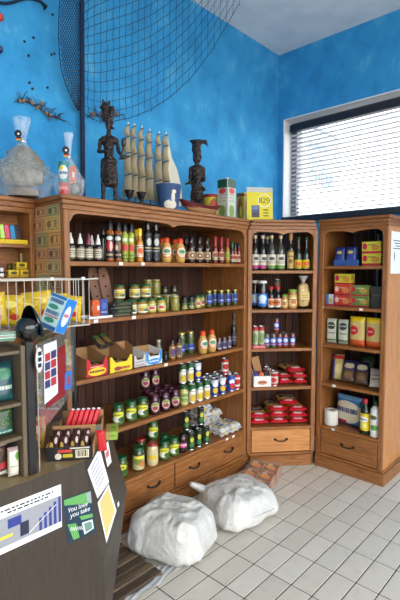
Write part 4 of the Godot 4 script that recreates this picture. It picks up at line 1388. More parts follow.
func stock_corner_cabinet() -> void:
	var dark: Material = mats["dark_glass"]
	var black: Material = mats["black_plastic"]
	var cork := mat("pale_cap", C(206, 190, 150), 0.5)
	var gl := prn("vin_green", C(214, 206, 186), [["r", 0, 0.78, 1, 0.22, C(96, 150, 50)], ["e", 0.6, 0.3, 0.2, 0.12, C(50, 60, 70)], ["t", 0.2, 0.5, 0.6, 0.07, C(110, 90, 80)], ["t", 0.2, 0.62, 0.6, 0.05, C(140, 120, 110)]])
	var pk := prn("vin_pink", C(214, 206, 190), [["r", 0, 0.78, 1, 0.22, C(170, 50, 110)], ["e", 0.6, 0.3, 0.2, 0.12, C(50, 60, 70)], ["t", 0.2, 0.5, 0.6, 0.07, C(110, 90, 80)]])
	bottle_kind("fruit_g", "fruit_vinegar_bottle", "wide glass bottle with cream and green label, corner cabinet top shelf", "cream and green labelled bottles", 0.033, 0.262, 0.012, 0.135, 0.215, 0.022, gloss("greyglass", C(58, 62, 54)), cork, gl, 0.014, 0.118, 2.0)
	bottle_kind("fruit_p", "fruit_wine_bottle", "dark bottle with cream and pink label, corner cabinet top shelf", "cream and pink labelled bottles", 0.0285, 0.262, 0.012, 0.135, 0.215, 0.022, dark, cork, pk, 0.014, 0.118, 2.0)
	put("fruit_p", "mid", 4, 0.06, [255.0, 262.6])
	put("fruit_p", "mid", 4, 0.13, [267.0])
	put("fruit_g", "mid", 4, 0.06, [271.4, 280.4])
	var gold := prn("gold_l", C(190, 160, 96), [["r", 0, 0, 1, 0.14, C(130, 96, 50)], ["t", 0.2, 0.3, 0.6, 0.1, C(90, 60, 30)], ["e", 0.5, 0.6, 0.2, 0.12, C(120, 84, 40)]])
	bottle_kind("goldb", "gold_label_bottle", "tall slim dark bottle with gold label and tan sealed neck", "", 0.025, 0.288, 0.0115, 0.16, 0.2, 0.06, dark, mat("tan_cap", C(176, 130, 70), 0.5), gold, 0.014, 0.15, 2.0)
	put("goldb", "mid", 4, 0.06, [290.4])
	var sun := prn("sun_l", C(224, 190, 30), [["e", 0.5, 0.5, 0.26, 0.22, C(210, 90, 30)], ["r", 0, 0, 1, 0.12, C(60, 110, 50)], ["t", 0.2, 0.82, 0.6, 0.08, C(90, 60, 20)]])
	bottle_kind("sunb", "yellow_label_bottle", "dark green long necked bottle with bright yellow label, top shelf", "yellow labelled dark bottles", 0.0275, 0.25, 0.011, 0.11, 0.17, 0.02, gloss("dkgreen", C(24, 36, 22)), mat("green_cap", C(20, 70, 40), 0.4), sun, 0.014, 0.085, 2.0)
	put("sunb", "mid", 4, 0.06, [298.2, 306.0])
	# second shelf
	var wl := prn("water_l", C(40, 110, 200), [["e", 0.5, 0.4, 0.3, 0.3, C(206, 226, 240)], ["t", 0.2, 0.7, 0.6, 0.1, C(226, 236, 246)]])
	jar_kind("bluebig", "blue_label_flask", "large dark jar with white lid and blue white label, corner cabinet", "large blue labelled jars", 0.037, 0.215, 0.02, dark, mat("white_plastic", C(232, 230, 220)), wl, 0.12, 0.6)
	put("bluebig", "mid", 3, 0.075, [262.4])
	put("bluebig", "mid", 3, 0.165, [255.0])
	var cola := prn("cola_l", C(220, 214, 200), [["e", 0.5, 0.5, 0.34, 0.3, C(210, 100, 30)], ["r", 0, 0, 1, 0.12, C(180, 40, 40)], ["t", 0.2, 0.46, 0.6, 0.1, C(60, 40, 30)]])
	bottle_kind("cola", "red_cap_bottle", "dark sauce bottle with red cap and orange white label, corner cabinet", "red capped sauce bottles", 0.024, 0.172, 0.012, 0.1, 0.135, 0.024, dark, mat("red_cap", C(190, 36, 44), 0.35), cola, 0.014, 0.085, 2.0, 0.016)
	put("cola", "mid", 3, 0.055, [271.0, 277.8])
	can_kind("gcan", "tall_green_tin", "tall dark green tin behind the red capped bottles", "", 0.028, 0.225, prn("gtin", C(44, 66, 40), [["r", 0, 0.1, 1, 0.2, C(110, 60, 40)], ["t", 0.1, 0.5, 0.8, 0.1, C(190, 190, 150)]]))
	put("gcan", "mid", 3, 0.13, [276.6])
	var lime := mat("lime_lid", C(110, 160, 40), 0.4)
	var pea := prn("peanut_l", C(206, 170, 100), [["e", 0.5, 0.5, 0.32, 0.34, C(230, 214, 160)], ["e", 0.5, 0.6, 0.2, 0.18, C(190, 110, 40)], ["t", 0.2, 0.35, 0.6, 0.1, C(120, 60, 30)]])
	jar_kind("spread_s", "small_spread_jar", "small jar of tan spread with lime green lid, corner cabinet", "", 0.0245, 0.11, 0.014, gloss("spread", C(170, 120, 60)), lime, pea, 0.15, 0.8)
	jar_kind("spread_l", "large_spread_jar", "large jar of tan spread with lime green lid, corner cabinet", "", 0.036, 0.148, 0.016, gloss("spread", C(170, 120, 60)), lime, pea, 0.15, 0.8)
	put("spread_s", "mid", 3, 0.045, [284.6])
	kinds["spread_s"].label = "small tan spread jar hidden behind the front spread jar"
	put("spread_s", "mid", 3, 0.12, [286.0])
	put("spread_l", "mid", 3, 0.06, [292.4])
	var nb := thing("noodle_bag", "clear bag of pale noodles with gathered top and a paper band", "bag", spot("mid", 3, 303.0, 0.07, 0.0, 0.1), face("mid"))
	var noodle := prn("noodles", C(190, 160, 96), [["s", 0, 0, 1, 1, C(150, 110, 50), 160], ["s", 0, 0, 1, 1, C(226, 206, 150), 160]], 0.35)
	part(nb, "noodles", soft(Vector3(0.09, 0.19, 0.07), 0.55, 0.008, 16.0, 4, 28, 20), noodle)
	part(nb, "gathered_top", lathe([0.022, 0.186, 0.012, 0.2, 0.012, 0.206, 0.03, 0.232, 0.042, 0.252, 0.028, 0.24, 0.01, 0.21], 13), film("celloph", C(214, 214, 206), 0.45, 0.1))
	part(nb, "paper_band", bb(0.072, 0.055, 0.002, 0.0), prn("noodle_l", C(214, 190, 110), [["t", 0.15, 0.3, 0.7, 0.14, C(150, 50, 40)], ["t", 0.15, 0.6, 0.7, 0.14, C(110, 80, 40)]]), Vector3(0, 0.07, 0.043))
	# third shelf
	var rt_ := thing("red_carton_tray", "low red carton tray under the snack tubes", "tray", spot("mid", 2, 258.4, 0.035, 0.0, 0.01), face("mid"))
	part(rt_, "base", bb(0.1, 0.003, 0.06, 0.0), mats["cardboard"])
	var rm := prn("redlow", C(190, 36, 48), [["t", 0.1, 0.3, 0.8, 0.3, C(230, 190, 190)]])
	for s in [-1.0, 1.0]:
		part(rt_, "rim", bb(0.1, 0.024, 0.002, 0.0), rm, Vector3(0, 0, s * 0.03))
	var tube_l := prn("tube_l", C(190, 196, 160), [["r", 0, 0, 1, 0.2, C(186, 50, 50)], ["e", 0.5, 0.55, 0.3, 0.24, C(120, 150, 90)], ["t", 0.2, 0.85, 0.6, 0.06, C(120, 60, 60)]])
	can_kind("tubes", "snack_tube", "tall pale green cardboard tube with red top in the red tray", "pale green snack tubes", 0.0215, 0.165, tube_l)
	put("tubes", "mid", 2, 0.035, [255.4, 261.4], 0.0032)
	var bj := prn("pesto_l", C(40, 80, 170), [["e", 0.5, 0.4, 0.3, 0.24, C(206, 214, 226)], ["r", 0, 0.75, 1, 0.1, C(206, 60, 50)], ["t", 0.2, 0.85, 0.6, 0.08, C(220, 220, 226)]])
	for v in [["pg", "green", C(86, 88, 44), 0.0235], ["pr", "red", C(150, 56, 26), 0.0215]]:
		jar_kind(v[0], "sauce_jar", "small jar of %s sauce with blue label and dark lid" % v[1], "small jars of %s sauce" % v[1], v[3], 0.108, 0.014, gloss("sj" + v[0], v[2]), mat("grey_lid", C(110, 100, 96)), bj, 0.2, 0.85)
	put("pg", "mid", 2, 0.045, [266.8, 273.4])
	put("pr", "mid", 2, 0.05, [279.6, 285.4, 292.4])
	put("pr", "mid", 2, 0.115, [275.6, 283.0])
	put("pr", "mid", 2, 0.115, [276.4], 0.1088)
	# fourth shelf
	var wb := thing("white_display_box", "white open display carton with raised brown flap, corner cabinet", "carton", spot("mid", 1, 260.4, 0.085, 0.0, 0.04), face("mid"))
	part(wb, "front_panel", bb(0.135, 0.082, 0.002, 0.0), prn("wbox", C(230, 226, 220), [["e", 0.5, 0.6, 0.26, 0.2, C(200, 120, 70)], ["t", 0.3, 0.55, 0.4, 0.1, C(90, 60, 90)]]), Vector3(0, 0, 0.065))
	part(wb, "base", bb(0.135, 0.002, 0.128, 0.0), mats["white_card"])
	for s in [-1.0, 1.0]:
		part(wb, "side_flap", extrude(PackedVector2Array([Vector2(-0.064, 0.002), Vector2(0.064, 0.002), Vector2(0.064, 0.082), Vector2(-0.064, 0.15)]), -0.001, 0.001), mats["white_card"], Vector3(s * 0.0665, 0, 0), Vector3(0, -PI / 2, 0))
	var fl := part(wb, "raised_flap", bb(0.06, 0.2, 0.003, 0.0), mats["cardboard"], Vector3(0.01, 0.02, -0.05), Vector3(0.1, 0, 0.25))
	for k in 3:
		inside(wb, "soup_packet", bb(0.034, 0.1, 0.08, 0.004), mats[["blpk", "orpk", "fish_tin"][k]], Vector3(-0.043 + k * 0.038, 0.004, 0.016), Vector3.ZERO, ["dark blue", "orange", "dark green"][k] + " packet standing in the white display carton", "packet", "packets in the white display carton")
	can_kind("rcan", "red_tomato_can", "red and white tomato can beside the white display carton", "", 0.031, 0.112, prn("tomato", C(206, 196, 186), [["r", 0, 0.12, 1, 0.22, C(176, 34, 38)], ["e", 0.5, 0.6, 0.3, 0.18, C(190, 50, 46)], ["r", 0, 0.86, 1, 0.14, C(176, 34, 38)]]))
	put("rcan", "mid", 1, 0.06, [274.2])
	kinds["rcan"].label = "red and white tomato can standing further back by the display carton"
	put("rcan", "mid", 1, 0.19, [267.0])
	var pasta := prn("pasta_bag", C(190, 150, 60), [["r", 0, 0, 1, 0.16, C(186, 26, 40)], ["r", 0, 0.76, 1, 0.24, C(190, 26, 42)], ["e", 0.5, 0.4, 0.34, 0.15, C(30, 40, 110)], ["t", 0.3, 0.38, 0.4, 0.05, C(220, 220, 230)], ["e", 0.5, 0.86, 0.2, 0.06, C(226, 200, 200)], ["s", 0, 0.18, 1, 0.56, C(214, 180, 90), 80]], 0.25)
	var lb := "red and yellow pasta bag lying in the pile on @"
	var pb := func(shelf: int, px: float, dep: float, yo: float, w: float, l: float, d: float, turn: float, sd: int, where: String) -> void:
		lying_bag("pasta_bag", lb.replace("@", where), "mid", shelf, px, dep, yo, w, l, d, pasta, "pasta bags on " + where, turn, -PI / 2, sd)
	var a := "the corner cabinet's fourth shelf"
	pb.call(1, 281.6, 0.15, 0.0, 0.114, 0.22, 0.04, 0.03, 1, a)
	pb.call(1, 296.6, 0.14, 0.0, 0.114, 0.22, 0.04, -0.03, 2, a)
	pb.call(1, 296.4, 0.14, 0.045, 0.114, 0.22, 0.04, -0.05, 3, a)
	pb.call(1, 291.0, 0.155, 0.09, 0.15, 0.22, 0.04, 0.12, 4, a)
	pb.call(1, 281.4, 0.16, 0.045, 0.11, 0.2, 0.032, 0.0, 1, a)
	var b := "the corner cabinet's bottom shelf"
	for q in [[256.6, 0.14, 0.0, 0.0, 1], [275.4, 0.14, 0.0, 0.01, 2], [294.4, 0.14, 0.0, -0.01, 3], [294.4, 0.14, 0.045, -0.01, 1], [275.2, 0.145, 0.049, 0.0, 2], [293.8, 0.145, 0.09, 0.01, 3], [274.8, 0.15, 0.095, 0.0, 4], [286.0, 0.16, 0.141, -0.1, 2], [256.4, 0.15, 0.045, 0.01, 4]]:
		pb.call(0, q[0], q[1], q[2], 0.15, 0.23, 0.04, q[3], q[4], b)

func stock_right_cabinet() -> void:
	var navy := prn("navy", C(34, 46, 110), [["e", 0.5, 0.3, 0.2, 0.08, C(206, 190, 110)], ["e", 0.5, 0.6, 0.4, 0.16, C(44, 70, 150)], ["t", 0.2, 0.85, 0.6, 0.06, C(140, 150, 190)]], 0.35)
	standing_bag("navy_coffee_pack", "dark blue coffee pack with gold crest on top shelf below window", "right", 4, 340.6, 0.07, 0.082, 0.135, 0.05, navy, "dark blue coffee packs", 0.0, 0.0, 2)
	standing_bag("navy_coffee_pack", "dark blue coffee pack with gold crest on top shelf below window", "right", 4, 351.8, 0.07, 0.082, 0.137, 0.05, navy, "dark blue coffee packs", 0.0, 0.0, 3)
	var bt := thing("blue_low_tray", "low blue tray in front of the coffee packs", "tray", spot("right", 4, 346.0, 0.04, 0.0, 0.01), 0.0)
	part(bt, "front_panel", bb(0.19, 0.042, 0.002, 0.0), mat("tray_blue", C(50, 90, 160), 0.5), Vector3(0, 0, 0))
	part(bt, "lip", bb(0.19, 0.0008, 0.01, 0.0), mats["tray_blue"], Vector3(0, 0, -0.006))
	carton("plain_navy_carton", "plain dark navy carton behind the yellow and red boxes", "right", 4, 362.0, 0.17, 0.06, 0.14, 0.08, mat("navy_plain", C(30, 34, 60), 0.5))
	var ry := prn("soup_yellow", C(206, 196, 60), [["r", 0, 0.82, 1, 0.18, C(190, 30, 50)], ["e", 0.16, 0.4, 0.12, 0.26, C(190, 30, 70)], ["e", 0.7, 0.5, 0.22, 0.24, C(206, 140, 50)], ["t", 0.32, 0.24, 0.4, 0.1, C(90, 100, 40)]])
	var rr := prn("soup_red", C(200, 60, 46), [["e", 0.16, 0.4, 0.12, 0.26, C(226, 200, 180)], ["e", 0.7, 0.5, 0.22, 0.26, C(206, 130, 70)], ["t", 0.32, 0.24, 0.4, 0.1, C(236, 200, 180)], ["r", 0, 0.86, 1, 0.14, C(150, 24, 40)]])
	var rg := prn("soup_green", C(96, 130, 60), [["e", 0.16, 0.4, 0.12, 0.26, C(190, 40, 60)], ["e", 0.7, 0.5, 0.22, 0.26, C(180, 150, 70)], ["t", 0.32, 0.24, 0.4, 0.1, C(214, 220, 180)], ["r", 0, 0.86, 1, 0.14, C(170, 30, 46)]])
	for j in 2:
		carton("yellow_soup_box", "yellow soup box with red base stripe on top shelf", "right", 4, 373.0, 0.05, 0.135, 0.084, 0.06, ry, j * 0.0845, "yellow soup boxes on the top shelf")
		carton("red_soup_box", "red soup box stacked under the single yellow one", "right", 3, 344.0, 0.05, 0.125, 0.079, 0.06, rr, j * 0.0795, "stacked red soup boxes")
		carton("green_soup_box", "green soup box in a stack of two beside red ones", "right", 3, 361.4, 0.05, 0.132, 0.079, 0.06, rg, j * 0.0795, "stacked green soup boxes")
	carton("yellow_soup_box", "yellow soup box on top of the red soup boxes", "right", 3, 344.6, 0.05, 0.13, 0.08, 0.06, ry, 0.159)
	carton("blue_white_box", "low blue and white box with food picture beside red boxes", "right", 3, 331.4, 0.05, 0.06, 0.085, 0.06, prn("bwbox", C(206, 210, 214), [["r", 0, 0, 0.4, 1, C(60, 130, 190)], ["e", 0.65, 0.55, 0.24, 0.24, C(206, 170, 90)], ["r", 0, 0.85, 1, 0.15, C(186, 40, 50)]]))
	carton("grey_carton", "dark grey carton standing next to the green soup boxes", "right", 3, 378.0, 0.05, 0.075, 0.15, 0.06, prn("greybox", C(58, 54, 52), [["t", 0.2, 0.4, 0.6, 0.06, C(110, 106, 100)]]))
	# third shelf: bags
	var gw := prn("rice_green", C(196, 196, 176), [["r", 0, 0, 0.14, 1, C(60, 84, 50)], ["r", 0.86, 0, 0.14, 1, C(60, 84, 50)], ["e", 0.5, 0.28, 0.28, 0.14, C(40, 50, 40)], ["t", 0.25, 0.26, 0.5, 0.06, C(220, 220, 210)], ["t", 0.2, 0.55, 0.6, 0.05, C(90, 100, 80)], ["r", 0, 0.82, 1, 0.06, C(60, 84, 50)]], 0.35)
	var yw := prn("lentil_yellow", C(206, 180, 110), [["r", 0, 0, 1, 0.18, C(232, 200, 30)], ["r", 0, 0.78, 1, 0.22, C(216, 92, 40)], ["e", 0.36, 0.46, 0.24, 0.15, C(206, 40, 50)], ["t", 0.22, 0.45, 0.3, 0.05, C(240, 220, 220)]], 0.3)
	for q in [[332.4, 1], [344.0, 2]]:
		standing_bag("green_rice_bag", "white rice bag with dark green edges on the third shelf", "right", 2, q[0], 0.075, 0.09, 0.185, 0.05, gw, "green edged rice bags", 0.0, 0.1, q[1])
	for q in [[357.6, 3], [374.4, 4]]:
		standing_bag("yellow_lentil_bag", "yellow and orange lentil bag with red badge on third shelf", "right", 2, q[0], 0.065, 0.118, 0.215, 0.055, yw, "yellow and orange lentil bags", 0.0, -0.1, q[1])
	# fourth shelf: leaning bags
	var f1 := prn("flake1", C(196, 176, 110), [["r", 0, 0, 0.3, 1, C(50, 60, 130)], ["r", 0, 0.1, 1, 0.14, C(190, 40, 50)], ["e", 0.6, 0.6, 0.26, 0.2, C(226, 206, 140)]], 0.3)
	var f2 := prn("flake2", C(46, 46, 90), [["e", 0.5, 0.3, 0.34, 0.12, C(200, 190, 150)], ["r", 0, 0.5, 1, 0.5, C(84, 62, 44)], ["e", 0.5, 0.7, 0.26, 0.14, C(130, 96, 60)]], 0.3)
	var f3 := prn("flake3", C(30, 52, 36), [["e", 0.5, 0.5, 0.3, 0.2, C(60, 96, 60)]], 0.3)
	standing_bag("pasta_shell_bag", "pale pasta bag with blue side and red band leaning back", "right", 1, 337.5, 0.12, 0.09, 0.2, 0.045, f1, "", -0.45, 0.35, 2)
	standing_bag("dark_pasta_bag", "dark blue and brown pasta bag leaning back on fourth shelf", "right", 1, 348.0, 0.09, 0.1, 0.175, 0.045, f2, "dark blue and brown pasta bags", -0.6, 0.25, 3)
	standing_bag("dark_pasta_bag", "dark blue and brown pasta bag leaning back on fourth shelf", "right", 1, 361.0, 0.09, 0.1, 0.175, 0.045, f2, "dark blue and brown pasta bags", -0.6, 0.25, 4)
	standing_bag("dark_green_bag", "dark green bag behind the leaning pasta bags", "right", 1, 367.0, 0.215, 0.12, 0.21, 0.05, f3, "", -0.3, 0.2, 1)
	standing_bag("white_paper_bag", "pale grey paper bag leaning at the end of fourth shelf", "right", 1, 375.6, 0.08, 0.085, 0.15, 0.04, prn("whbag", C(206, 200, 186), [["t", 0.2, 0.4, 0.6, 0.08, C(120, 110, 100)], ["t", 0.2, 0.6, 0.6, 0.08, C(120, 110, 100)]]), "", -0.7, 0.3, 3)
	# bottom shelf
	var roll := thing("toilet_roll", "white toilet paper roll on the bottom shelf", "toilet roll", spot("right", 0, 331.2, 0.075, 0.0, 0.05), 0.0)
	part(roll, "paper", lathe([0.02, 0.002, 0.02, 0.0, 0.049, 0.0, 0.051, 0.003, 0.051, 0.107, 0.049, 0.11, 0.022, 0.11, 0.02, 0.106, 0.02, 0.002], 28), mat("tissue", C(226, 222, 212), 0.95))
	part(roll, "core", lathe([0.017, 0.004, 0.0197, 0.004, 0.0197, 0.109, 0.017, 0.109, 0.017, 0.004], 20), mats["cardboard"])
	var wp := prn("wipes", C(60, 110, 170), [["e", 0.5, 0.52, 0.55, 0.36, C(214, 206, 176)], ["t", 0.1, 0.4, 0.8, 0.16, C(40, 50, 110)], ["r", 0, 0.8, 0.5, 0.1, C(190, 40, 60)], ["r", 0, 0, 1, 0.12, C(120, 170, 210)]], 0.25)
	standing_bag("paper_towel_pack", "blue and cream plastic pack of paper towels on bottom shelf", "right", 0, 350.0, 0.15, 0.215, 0.225, 0.09, wp, "", 0.0, -0.15, 5)
	var dg := prn("dishsoap", C(226, 196, 40), [["e", 0.5, 0.35, 0.4, 0.16, C(236, 236, 230)], ["t", 0.2, 0.32, 0.6, 0.08, C(40, 60, 120)], ["e", 0.5, 0.7, 0.3, 0.18, C(236, 226, 120)]], 0.3)
	bottle_kind("dish", "dish_soap_bottle", "dark green dish soap bottle with red cap and yellow label", "", 0.034, 0.255, 0.014, 0.16, 0.215, 0.032, gloss("soap", C(20, 44, 26)), mats["red_cap"], dg, 0.03, 0.155, 2.0)
	put("dish", "right", 0, 0.05, [365.0])
	var cr := prn("scour", C(232, 232, 226), [["e", 0.5, 0.25, 0.24, 0.1, C(60, 120, 60)], ["t", 0.25, 0.22, 0.5, 0.05, C(190, 40, 50)], ["e", 0.6, 0.7, 0.26, 0.12, C(90, 160, 70)]], 0.3)
	bottle_kind("cream", "scouring_cream_bottle", "white cleaning bottle with dark green cap and leaf print", "", 0.034, 0.255, 0.016, 0.185, 0.22, 0.03, mat("white_plastic", C(232, 230, 220)), mats["green_cap"], cr, 0.025, 0.18, 2.0)
	put("cream", "right", 0, 0.045, [375.0])
	for q in [[0, 333.0], [1, 334.0], [3, 322.0], [3, 361.0]]:
		price_tag("right", q[0], q[1])

# ------------------------------------------------------------------ on top of the cabinets
func tp(px: float, dep: float, hm := 0.1) -> Vector3:
	var p := col(Vector3(XF - dep, 1.87 + hm, 0), Vector3(0, 0, -1), px)
	p.y = 1.87
	return p

func gift_bag(label: String, at: Vector3, w: float, h: float, top_h: float, seed_: int, kind: int) -> void:
	var t := thing("cellophane_gift", label, "gift bag", at, PI / 2 - 0.7)
	var nz := FastNoiseLite.new()
	nz.seed = seed_
	nz.frequency = 9.0
	var f := func(u: float, v: float) -> Vector3:
		var a := TAU * u
		var prof := 0.0
		var y := 0.0
		if v < 0.72:
			var s := v / 0.72
			y = s * h
			prof = lerp(0.78, 1.0, sin(min(s / 0.42, 1.0) * PI / 2)) if s < 0.42 else lerp(1.0, 0.1, pow((s - 0.42) / 0.58, 1.0))
		else:
			var s := (v - 0.72) / 0.28
			y = h + s * top_h
			prof = lerp(0.1, 0.3, pow(s, 0.8))
		var rr: float = prof * (1.0 + 0.2 * nz.get_noise_3d(cos(a) * 0.6, v * 0.8, sin(a) * 0.6) + 0.07 * sin(a * 9.0 + v * 8.0) * (1.0 - abs(prof - 0.5)))
		return Vector3(cos(a) * rr * w * 0.5, y + 0.02 * top_h * sin(a * 5.0) * (1.0 if v > 0.9 else 0.0), sin(a) * rr * w * 0.36)
	var uvf := func(u: float, v: float) -> Vector2:
		return Vector2(u, v)
	part(t, "cellophane", grid_surface(48, 30, f, true, uvf), film("celloph_clear", C(240, 243, 246), 0.17, 0.04))
	part(t, "tie", lathe([0, h - 0.006, w * 0.062, h - 0.006, w * 0.066, h, w * 0.062, h + 0.006, 0, h + 0.006], 14), mats["metal"])
	if kind == 0:
		part(t, "basket", lathe([0, 0.003, w * 0.24, 0.003, w * 0.27, h * 0.1, w * 0.28, h * 0.13, w * 0.26, h * 0.13, w * 0.23, 0.02, 0, 0.02], 24), mat("wicker", C(120, 104, 84), 0.9))
		part(t, "filling", soft(Vector3(w * 0.76, h * 0.78, w * 0.46), 1.15, 0.03, 12.0, 3, 40, 26, 0.02), mat("shred", C(136, 130, 118), 0.9), Vector3(0, 0.03, 0))
		var sh := nst()
		var r := RandomNumberGenerator.new()
		r.seed = seed_
		for i in 220:
			var a := r.randf() * TAU
			var b := r.randf_range(0.1, 1.3)
			var c := Vector3(cos(a) * cos(b) * w * 0.37, h * 0.38 + sin(b) * h * 0.34, sin(a) * cos(b) * w * 0.25)
			var d := Vector3(r.randf_range(-1, 1), r.randf_range(-0.3, 0.6), r.randf_range(-1, 1)) * 0.035
			add_tube(sh, [c - d, c + Vector3(0, 0.008, 0), c + d], 0.0016, 3)
		part(t, "paper_shreds", sh.commit(), mat("shred2", C(190, 184, 168), 0.9)).set_meta("kind", "stuff")
	else:
		var tube_p := prn("crisps", C(30, 130, 130), [["r", 0, 0.62, 1, 0.38, C(196, 40, 36)], ["e", 0.5, 0.32, 0.3, 0.2, C(226, 226, 220)], ["t", 0.3, 0.3, 0.5, 0.08, C(24, 60, 120)], ["r", 0.0, 0, 0.14, 1, C(190, 226, 220)], ["e", 0.4, 0.2, 0.12, 0.06, C(226, 206, 40)], ["t", 0.2, 0.72, 0.6, 0.1, C(236, 170, 150)]], 0.3)
		part(t, "crisp_tube", lathe([0, 0.002, 0.027, 0.002, 0.027, 0.172, 0, 0.172], 20, 2.0), tube_p, Vector3(-w * 0.14, 0.001, 0.02))
		part(t, "filling", soft(Vector3(w * 0.38, h * 0.34, w * 0.28), 0.8, 0.015, 14.0, 6, 26, 18), mat("gift_dark", C(40, 60, 46), 0.5), Vector3(w * 0.16, 0.003, 0.0))
		part(t, "small_box", bb(0.04, 0.09, 0.03), mats["orpk"], Vector3(w * 0.1, h * 0.33, 0))
	# round tag and ribbon in three colours at the tie
	var tag_ := part(t, "round_tag", lathe([0, 0, 0.018, 0, 0.018, 0.003, 0, 0.003], 20), mats["black_plastic"], Vector3(-0.01, h + 0.03, w * 0.12), Vector3(PI / 2, 0, 0))
	part(tag_, "tag_print", lathe([0, 0.003, 0.006, 0.003, 0.006, 0.0036, 0, 0.0036], 6), mats["white_card"], Vector3(0.002, 0, 0.002))
	for i in 3:
		part(t, "ribbon_stripe", bb(0.026, 0.005, 0.002, 0.0), [mats["black_plastic"], mat("flag_red", C(206, 30, 30), 0.5), mat("flag_gold", C(240, 200, 30), 0.5)][i], Vector3(-0.008, h + 0.008 - i * 0.0055, w * 0.12))

